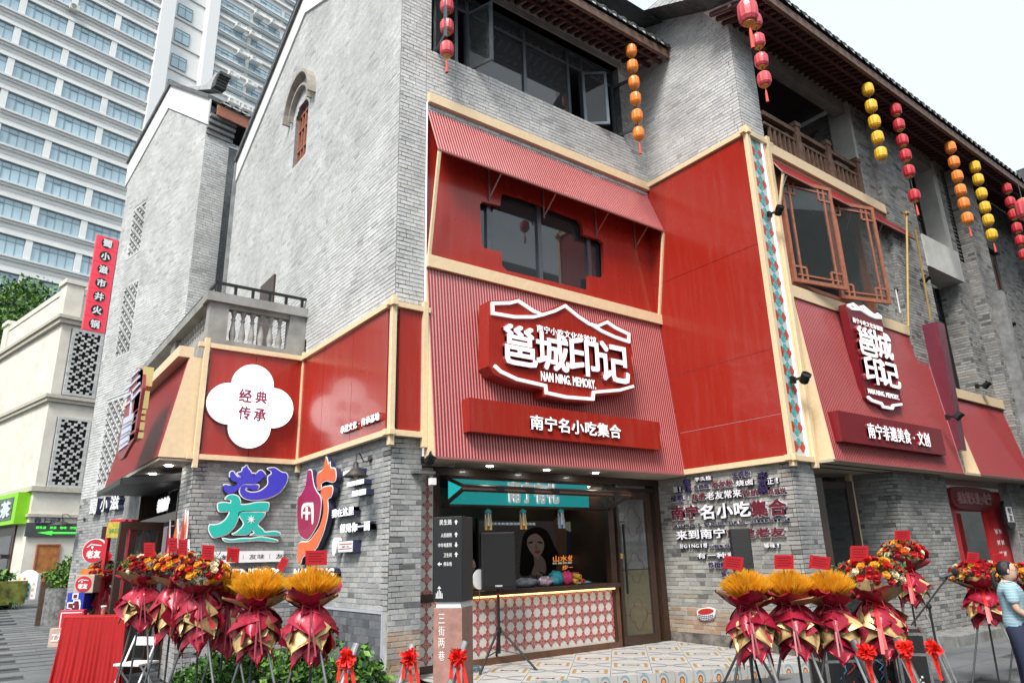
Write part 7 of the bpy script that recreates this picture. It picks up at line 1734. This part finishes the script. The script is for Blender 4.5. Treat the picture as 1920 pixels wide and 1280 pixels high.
# brass poles and gold finials by the tall window
for k, (x0, y0, x1, y1, lb) in enumerate(((1700, 405, 1703, 612, 'slim yellow pole with a gold finial left of the tall window'), (1716, 430, 1745, 600, 'leaning yellow pole crossing the tall window'))):
    p, q = on(x0, y0, 'y', 6.3), on(x1, y1, 'y', 6.6); t = thing('yellow_pole', lb, 'pole', q); MB().tube(q, p, .025, n=8).build('pole', mat('ochre_paint', (.55, .36, .11), .5, var=.1), t)
    if k == 0: MB().lathe(p, [(.03, 0), (.07, .05), (.07, .09), (.03, .11), (.001, .11)], 12).build('finial', mat('brass_gold', (0, 0, 0)), t)
# poster cut-outs by the left door
t = thing('poster_cutouts', 'small coloured cut-out figures stuck on the brick beside the left entrance', 'decoration', WLEFT.p(A(13.8), 1.4, .03))
for k, (px, py, w2, h2, col) in enumerate(((318, 1008, .10, .55, 'm_mg'), (333, 1000, .12, .45, 'm_or'), (346, 1000, .14, .7, 'm_fr'), (354, 1035, .10, .35, 'm_blue'), (352, 985, .08, .4, 'm_or'))):
    a, b = WLEFT.px(px, py); m = {'m_mg': m_mg, 'm_or': m_or, 'm_fr': m_fr, 'm_blue': mat('pale_blue_card', (.25, .45, .65), .5, var=.1)}[col]
    sh = [(a-w2, b-h2/2), (a+w2, b-h2/2), (a+w2*.9, b), (a+w2*.3, b+h2*.3), (a, b+h2/2), (a-w2*.4, b+h2*.25), (a-w2*.9, b)]
    plate('white_edge', [sh], WLEFT, .01, .03, m_wh, t, off=.014); plate('figure', [sh], WLEFT, .031, .036, m, t)
# ================================================================== lanterns
LC = {'red': mat('lantern_red_silk', (.52, .02, .035), .5, var=.12, vs=14), 'rose': mat('lantern_rose_silk', (.62, .07, .09), .5, var=.12, vs=14), 'orange': mat('lantern_orange_silk', (.85, .24, .03), .5, var=.1, vs=14), 'yellow': mat('lantern_yellow_silk', (.80, .47, .02), .5, var=.1, vs=14)}
for m in LC.values():
    b = m.node_tree.nodes['Principled BSDF']; b.inputs['Subsurface Weight'].default_value = .0; b.inputs['Coat Weight'].default_value = .2
m_gr = mat('lantern_gold_rim', (.55, .30, .06), .4, metal=.4, var=.1); m_lt = mat('lantern_light_rib', (.9, .5, .4), .5, var=0)
LM = {}
def lantern_meshes(c):
    if c in LM: return LM[c]
    body = MB(); n = 48; k = 0; prof = [(.55, -1.0), (.78, -.9), (.96, -.62), (1.0, -.2), (1.0, .2), (.96, .62), (.78, .9), (.55, 1.0)]
    for r, h in prof:
        for j in range(n):
            t = 6.283*j/n; q = 1-.055*abs(math.sin(6*t)); q = q if r > .6 else 1; body.v.append((r*q*math.cos(t), r*q*math.sin(t), h*1.08))
    for i in range(len(prof)-1):
        for j in range(n): a = i*n+j; b = i*n+(j+1) % n; body.f.append((a, b, b+n, a+n)); body.m.append(0)
    rim = MB().lathe((0, 0, -1.22), [(.001, 0), (.5, 0), (.55, .06), (.55, .14), (.5, .18)], 20).lathe((0, 0, 1.06), [(.5, 0), (.55, .04), (.5, .12), (.001, .12)], 20)
    LM[c] = (body.mesh('lantern', LC[c]), rim.mesh('rim', m_gr)); return LM[c]
def lantern_string(ax, val, pts, col, rpx, label, tassel=True, gap=None, top=None):
    """pts: pixel centres of the lanterns on a plane ax=val"""
    P = [on(x, y, ax, val) for x, y in pts]; xm = sum(p.x for p in P)/len(P); ym = sum(p.y for p in P)/len(P)
    for p in P: p.x, p.y = xm, ym
    d = (P[0]-CAMP).dot(CF); R_ = rpx*d/FPX
    t = thing('lantern_string', label, 'lanterns', (xm, ym, P[-1].z-.5), 'strings of small silk lanterns under the eaves')
    bm_, rm_ = lantern_meshes(col)
    for i, p in enumerate(P):
        o = inst('lantern', bm_, t, p, (0, 0, i*.7), (R_, R_, R_)); r = bpy.data.objects.new('rim', rm_); COL.objects.link(r); r.parent = o
    MB().tube((xm, ym, P[-1].z), (xm, ym, (top or P[0].z+.6)), .008, n=5).build('cord', M_black, t)
    if tassel:
        z = P[-1].z-R_*1.5; MB().lathe((xm, ym, z-.30), [(.028, 0), (.02, .2), (.008, .27), (.012, .3), (.001, .31)], 8).build('tassel', mat('tassel_red', (.70, .10, .06), .7, var=.1), t)
    return t
lantern_string('y', YF-.35, [(838, 12), (840, 52), (836, 92)], 'rose', 13, 'string of rosy red lanterns before the open window at the top left')
lantern_string('y', YF-.85, [(1184, 96), (1187, 125), (1189, 155), (1193, 186), (1193, 217), (1196, 250)], 'orange', 10.5, 'string of six pale orange lanterns hanging in the inner corner')
lantern_string('y', YR0-.9, [(1420, 43), (1421, 77), (1426, 113), (1431, 148)], 'rose', 12.5, 'string of rose red lanterns left of the loggia')
lantern_string('y', YR0-.95, [(1628, 169), (1633, 199), (1640, 229), (1645, 258), (1651, 288)], 'yellow', 10.5, 'string of five yellow lanterns nearest the loggia', False)
lantern_string('y', YR0-.95, [(1680, 207), (1686, 235), (1692, 264), (1698, 292), (1705, 322), (1712, 366)], 'red', 10, 'string of dark red lanterns ending in a gap before the lowest one')
lantern_string('y', YR0-.95, [(1782, 277), (1788, 304), (1795, 331), (1801, 357), (1807, 382), (1814, 410)], 'orange', 9.6, 'string of deep orange lanterns over the louvred pier')
lantern_string('y', YR0-.95, [(1828, 313), (1834, 337), (1840, 363), (1847, 389), (1853, 413), (1859, 440)], 'yellow', 9.2, 'string of yellow lanterns in front of the far lattice window')
lantern_string('y', YR0-.95, [(1889, 355), (1895, 380), (1901, 403), (1907, 428), (1912, 451), (1917, 476)], 'red', 8.5, 'string of red lanterns at the end of the eaves', False)
def big_lantern(px, py, D, r, label):
    p = dep(px, py, D); R_ = r*D/FPX; t = thing('big_lantern', label, 'lantern', p); bm_, rm_ = lantern_meshes('rose')
    o = inst('body', bm_, t, p, (0, 0, .3), (R_, R_, R_*1.15)); rr = bpy.data.objects.new('rim', rm_); COL.objects.link(rr); rr.parent = o
    MB().tube(p, p+V((0, 0, R_*3.5)), .01, n=5).build('cord', M_black, t); z = p.z-R_*1.6
    MB().lathe((p.x, p.y, z-.42), [(.03, 0), (.025, .3), (.01, .4), (.001, .42)], 8).build('tassel', mat('tassel_red', (0, 0, 0)), t)
big_lantern(1402, 24, 11.2, 19, 'largest rosy lantern hanging from the corner of the right wall')
big_lantern(1921, 392, 17, 15, 'big red lantern cut by the right edge of the picture')
t = thing('corner_hook', 'black iron hook holding the large lantern on the brick corner', 'hook', on(1376, 0, 'x', X3-.05)); p = on(1376, 8, 'x', X3-.02)
MB().path([p, p+V((-.25, -.1, .02)), p+V((-.4, -.2, .35))], .015, 6).build('hook', M_black, t)
# ================================================================== goods on the counter
rnd = random.Random(8)
def lump(name, label, cat, px, py, rx, ry, rz, m, group=None, n=0):
    p = on(px, py, 'y', 10.12); t = thing(name, label, cat, (p.x, p.y, 1.202)); mb = MB(); k0 = 0
    N, R_ = 12, 7; ph = rnd.random()*6
    rx, ry, rz = rx*1.1, ry*1.2, rz*1.5; mb.ell((p.x, p.y, 1.202+rz*.8), rx, ry, rz, N, R_)
    mb.v = [(v[0]+.18*rx*math.sin(v[2]*60+v[1]*30+ph), v[1], max(1.203, v[2]+.25*rz*math.sin(v[0]*45+ph)*math.cos(v[1]*38))) for v in mb.v]
    mb.build(name+'_body', m, t, smooth=True); return t, p
lump('folded_cloth', 'bundle of yellow and black striped cloth at the left end of the counter', 'cloth', 885, 1100, .16, .08, .05, mat('yellow_cloth', (.70, .42, .02), .8, var=.5, vs=18))
lump('clothes_pile', 'pile of dark grey wrapped garments right of the speaker', 'clothes', 985, 1088, .26, .12, .055, mat('grey_garment', (.16, .17, .19), .5, coat=.4, var=.5, vs=14))
lump('plastic_packet', 'clear plastic packet with pink and silver contents on the counter', 'packet', 1022, 1090, .18, .10, .06, mat('silver_pink_pack', (.50, .36, .42), .2, coat=.8, var=.5, vs=22))
lump('teal_pouch', 'crumpled teal drawstring pouch on the counter', 'pouch', 1042, 1080, .14, .10, .09, mat('teal_cloth', (.03, .30, .36), .7, var=.3, vs=14))
lump('pink_pouch', 'crumpled hot pink pouch beside the teal one', 'pouch', 1062, 1078, .12, .09, .085, mat('pink_cloth', (.70, .04, .16), .6, var=.3, vs=14))
lump('blue_packets', 'flat pale blue packets at the right of the counter goods', 'packet', 1090, 1090, .20, .09, .02, mat('sky_blue_pack', (.16, .42, .55), .4, var=.2))
p = on(1075, 1070, 'y', 10.2); t = thing('red_folder', 'tilted bright red folder standing among the pouches', 'folder', p); P = Pl((p.x-.15, p.y, 1.21), V((1, .1, 0)), V((.1, .25, 1))); MB().box(P, 0, .32, 0, .20, 0, .02).build('cover', m_fr, t)
for k in range(3):
    p = on(1082+k*6, 1078, 'y', 10.0); p.z = 1.25+.08*(k == 1); t = thing('rolled_fan', ('yellow rolled paper tube, lowest of three', 'yellow rolled paper tube on top of two others', 'red ended rolled tube at the right of the three')[k], 'paper roll', p, 'rolled paper tubes on the counter')
    MB().lathe(p, [(.02, 0), (.045, 0), (.045, .14), (.02, .14), (.02, 0)], 14, axis=(-.2, .9, .15)).build('roll', mat('roll_%d' % (k == 2), (.60, .40, .05) if k < 2 else (.6, .06, .04), .5, var=.1), t)
P = Pl(on(897, 1088, 'y', 9.6), V((1, .2, 0))); t = thing('round_fan', 'white round paper fan half hidden behind the speaker', 'fan', P.p(0, -.15, 0))
MB().lathe(P.p(.02, .02, 0), [(.001, 0), (.15, 0), (.15, .008), (.001, .008)], 24, axis=P.n).build('leaf', m_wh, t); MB().tube(P.p(.02, -.12, 0), P.p(.02, -.3, 0), .007, n=6).build('handle', M_wood, t)
MB().lathe(V((on(1015, 1080, 'y', 10.2).x, 10.2, 1.32)), [(.12, -.02), (.13, 0), (.12, .02)], 20, axis=(.1, -.9, .3)).build('coiled_strap', M_black, thing('coiled_strap', 'black coiled strap standing behind the wrapped garments', 'strap', on(1015, 1080, 'z', 1.2)))
# ================================================================== people
def skin_body(name, joints, edges, mtl, parent, sub=2, root=0):
    me = bpy.data.meshes.new(name); base = wloc(parent); me.from_pydata([tuple(V(j[0])-base) for j in joints], edges, [])
    ob = bpy.data.objects.new(name, me); COL.objects.link(ob); ob.parent = parent
    md = ob.modifiers.new('skin', 'SKIN'); md.use_smooth_shade = True
    sv = me.skin_vertices[0].data
    for i, j in enumerate(joints): sv[i].radius = j[1] if hasattr(j[1], '__len__') else (j[1], j[1]); sv[i].use_root = (i == root)
    s = ob.modifiers.new('sub', 'SUBSURF'); s.levels = s.render_levels = sub
    dg = bpy.context.evaluated_depsgraph_get(); m2 = bpy.data.meshes.new_from_object(ob.evaluated_get(dg)); ob.modifiers.clear(); ob.data = m2
    m2.name = name; m2.materials.clear(); m2.materials.append(mtl)
    for p in m2.polygons: p.use_smooth = True
    return ob
m_sk = mat('skin', (.58, .36, .26), .5, var=.05, vs=20); m_hr = mat('black_hair', (.012, .010, .010), .35, var=.2, vs=60, bump=.4, bs=140)
def stripe_mat():
    m = bpy.data.materials.new('striped_jersey'); m.use_nodes = True; n = m.node_tree.nodes; l = m.node_tree.links; b = n['Principled BSDF']; b.inputs['Roughness'].default_value = .85
    g_ = n.new('ShaderNodeNewGeometry'); s = n.new('ShaderNodeSeparateXYZ'); l.new(g_.outputs['Position'], s.inputs[0]); t = n.new('ShaderNodeTexNoise'); t.inputs['Scale'].default_value = 7
    l.new(g_.outputs['Position'], t.inputs['Vector']); a = n.new('ShaderNodeMath'); a.operation = 'MULTIPLY_ADD'; l.new(t.outputs[0], a.inputs[0]); a.inputs[1].default_value = .03; l.new(s.outputs[2], a.inputs[2])
    q = n.new('ShaderNodeMath'); q.operation = 'MULTIPLY'; l.new(a.outputs[0], q.inputs[0]); q.inputs[1].default_value = 30; f = n.new('ShaderNodeMath'); f.operation = 'FRACT'; l.new(q.outputs[0], f.inputs[0])
    r = n.new('ShaderNodeValToRGB'); r.color_ramp.interpolation = 'CONSTANT'; e = r.color_ramp.elements; e[0].color = (.30, .52, .62, 1); e[1].position = .30; e[1].color = (.02, .03, .06, 1); k = e.new(.42); k.color = (.66, .68, .70, 1); k = e.new(.58); k.color = (.02, .03, .06, 1); k = e.new(.70); k.color = (.30, .52, .62, 1)
    l.new(f.outputs[0], r.inputs[0]); l.new(r.outputs[0], b.inputs['Base Color']); return m
def person(label, base, H, yaw, shirt, trousers, arms='front', hair='ponytail', glasses=False):
    """standing figure, local +X is the way it faces"""
    t = thing('person', label, 'person', base); k = H/1.6; c, s = math.cos(yaw), math.sin(yaw); bx, by, bz = base
    def W(x, y, z): return (bx+(x*c-y*s)*k, by+(x*s+y*c)*k, bz+z*k)
    J = [(W(0, 0, .90), (.11*k, .085*k)), (W(.01, 0, 1.02), (.09*k, .07*k)), (W(.02, 0, 1.16), (.10*k, .075*k)), (W(0, 0, 1.26), (.09*k, .07*k)), (W(0, 0, 1.34), (.055*k, .055*k)), (W(.01, 0, 1.40), (.05*k, .05*k))]
    # upper body under the shirt and legs are one continuous surface
    J += [(W(0, .08, .84), .095*k), (W(.01, .09, .46), .062*k), (W(-.01, .09, .08), .042*k), (W(.12, .10, .03), .035*k), (W(0, -.08, .84), .095*k), (W(.03, -.09, .46), .062*k), (W(0, -.09, .08), .042*k), (W(.13, -.10, .03), .035*k)]
    E = [(0, 1), (1, 2), (2, 3), (3, 4), (4, 5), (0, 6), (6, 7), (7, 8), (8, 9), (0, 10), (10, 11), (11, 12), (12, 13)]
    arm = {'front': [(.0, .175, 1.29, .048), (.02, .20, 1.08, .040), (.18, .12, .97, .031), (.28, .02, .98, .026)], 'rest': [(.0, .175, 1.29, .048), (.03, .20, 1.06, .040), (.20, .17, .98, .031), (.30, .15, .99, .026)]}[arms]
    for sg in (1, -1):
        i0 = len(J); J += [(W(x, sg*y if sg > 0 or i < 3 else -y*.2, z), r*k) for i, (x, y, z, r) in enumerate(arm)]; E += [(3, i0), (i0, i0+1), (i0+1, i0+2), (i0+2, i0+3)]
    skin_body('body', J, E, m_sk, t)
    # shirt: torso and sleeves a little larger
    S_ = [(W(0, 0, .80), (.15*k, .13*k)), (W(0, 0, .95), (.165*k, .132*k)), (W(.01, 0, 1.04), (.155*k, .125*k)), (W(.02, 0, 1.16), (.172*k, .138*k)), (W(0, 0, 1.29), (.155*k, .125*k)), (W(0, 0, 1.39), (.075*k, .072*k))]; ES = [(0, 1), (1, 2), (2, 3), (3, 4), (4, 5)]
    for sg in (1, -1):
        i0 = len(S_); S_ += [(W(0, sg*.17, 1.29), .078*k), (W(.01, sg*.20, 1.13), .066*k)]; ES += [(4, i0), (i0, i0+1)]
    skin_body('shirt', S_, ES, shirt, t)
    T_ = [(W(0, 0, 1.02), (.12*k, .10*k)), (W(0, 0, .90), (.135*k, .115*k)), (W(0, .08, .80), .105*k), (W(.01, .09, .46), .085*k), (W(-.01, .09, .1), .072*k), (W(0, -.08, .80), .105*k), (W(.03, -.09, .46), .085*k), (W(0, -.09, .1), .072*k)]
    skin_body('trousers', T_, [(0, 1), (1, 2), (2, 3), (3, 4), (1, 5), (5, 6), (6, 7)], trousers, t, root=1)
    # head with face
    R3 = Matrix.Rotation(yaw, 3, 'Z'); hd = MB(); hc = V(W(.035, 0, 1.495))
    hd.ell(hc, .084*k, .066*k, .108*k, 20, 14, M=R3)
    vs = []
    for v in hd.v:
        q = R3.inverted()@(V(v)-hc)/k
        if q.x > .03:
            if abs(q.y) < .016 and -.035 < q.z < .012: q.x += .018*(1-abs(q.y)/.016)
            if q.z < -.06: q.x += .008
            if abs(q.z-.015) < .012 and abs(abs(q.y)-.03) < .016: q.x -= .008
        vs.append(tuple(hc+R3@q*k))
    hd.v = vs; head = hd.build('head', m_sk, t, smooth=True)
    for sg in (1, -1):
        MB().ell(W(.03, sg*.070, 1.495), .016*k, .008*k, .028*k, 8, 6, M=R3).build('ear', m_sk, head); MB().ell(W(.112, sg*.030, 1.508), .008*k, .013*k, .006*k, 8, 6, M=R3).build('eye', M_black, head)
    MB().ell(W(.122, 0, 1.452), .006*k, .022*k, .006*k, 8, 6, M=R3).build('mouth', mat('lips', (.42, .12, .10), .5, var=0), head)
    MB().ell(W(.125, 0, 1.482), .014*k, .010*k, .014*k, 8, 6, M=R3).build('nose', m_sk, head)
    hr = MB(); hr.ell(W(.010, 0, 1.512), .094*k, .077*k, .106*k, 20, 14, M=R3); hc2 = V(W(.012, 0, 1.515)); out = []
    for v in hr.v:
        q = R3.inverted()@(V(v)-hc2)/k
        if q.x > .045 and q.z < .055: q.x = .045+(q.x-.045)*.1; q.y *= .9
        if q.z < -.05: q.z = -.05+(q.z+.05)*.5
        out.append(tuple(hc2+R3@q*k))
    hr.v = out; hr.build('hair', m_hr, t, smooth=True)
    if hair == 'ponytail': MB().path([W(-.085, 0, 1.50), W(-.125, 0, 1.46), W(-.13, 0, 1.38), W(-.11, 0, 1.28), W(-.10, 0, 1.20)], [.018*k, .028*k, .026*k, .018*k, .004*k], 10).build('ponytail', m_hr, t, smooth=True)
    if glasses:
        g_ = MB()
        for sg in (1, -1): g_.lathe(W(.125, sg*.033, 1.508), [(.019*k, 0), (.021*k, .001), (.019*k, .003)], 14, axis=(c, s, 0)); g_.bar(W(.125, sg*.055, 1.512), W(.03, sg*.072, 1.512), .002, .003)
        g_.bar(W(.127, -.014, 1.512), W(.127, .014, 1.512), .002, .003); g_.build('glasses', M_steel, t)
    # hands: palm and five fingers
    for sg in (1, -1):
        x, y, z, r = arm[3]; y = sg*y if sg > 0 else -y*.2; P0_ = V(W(x, y, z)); fd = V((c, s, -.05)).normalized(); sd = V((-s, c, 0)); hm = MB()
        hm.ell(P0_+fd*.035*k, .042*k, .018*k, .032*k, 10, 6, M=Matrix.Rotation(yaw, 3, 'Z'))
        for i, L in enumerate((.058, .068, .065, .05)):
            o = P0_+fd*.065*k+V((0, 0, (.024-i*.016)*k)); hm.path([o, o+fd*L*.5*k, o+fd*L*k*.85-sd*sg*.018*k], [.0085*k, .008*k, .006*k], 6)
        o = P0_+fd*.02*k+V((0, 0, .028*k)); hm.path([o, o+fd*.025*k+V((0, 0, .022*k)), o+fd*.05*k+V((0, 0, .03*k))], [.010*k, .009*k, .007*k], 6)
        hm.build('hand', m_sk, t, smooth=True)
    for sg in (1, -1): MB().ell(W(.06, sg*.095, .03), .12*k, .045*k, .04*k, 12, 6, M=R3).build('shoe', M_white, t, smooth=True)
    return t
D = 8.2; q = dep(1890, 1100, D)
person('woman in a blue and navy striped T-shirt with ponytail at the right edge', (q.x, q.y, GZ), 1.60, math.radians(-66), stripe_mat(), mat('navy_trousers', (.015, .022, .055), .8, var=.15), glasses=True)
q = on(884, 1085, 'y', 11.0)
person('staff member in a teal polo shirt standing in the dark behind the counter', (q.x, 11.0, PZ), 1.58, math.radians(-110), mat('teal_polo', (.01, .20, .24), .8, var=.1), M_black, 'rest', 'short')
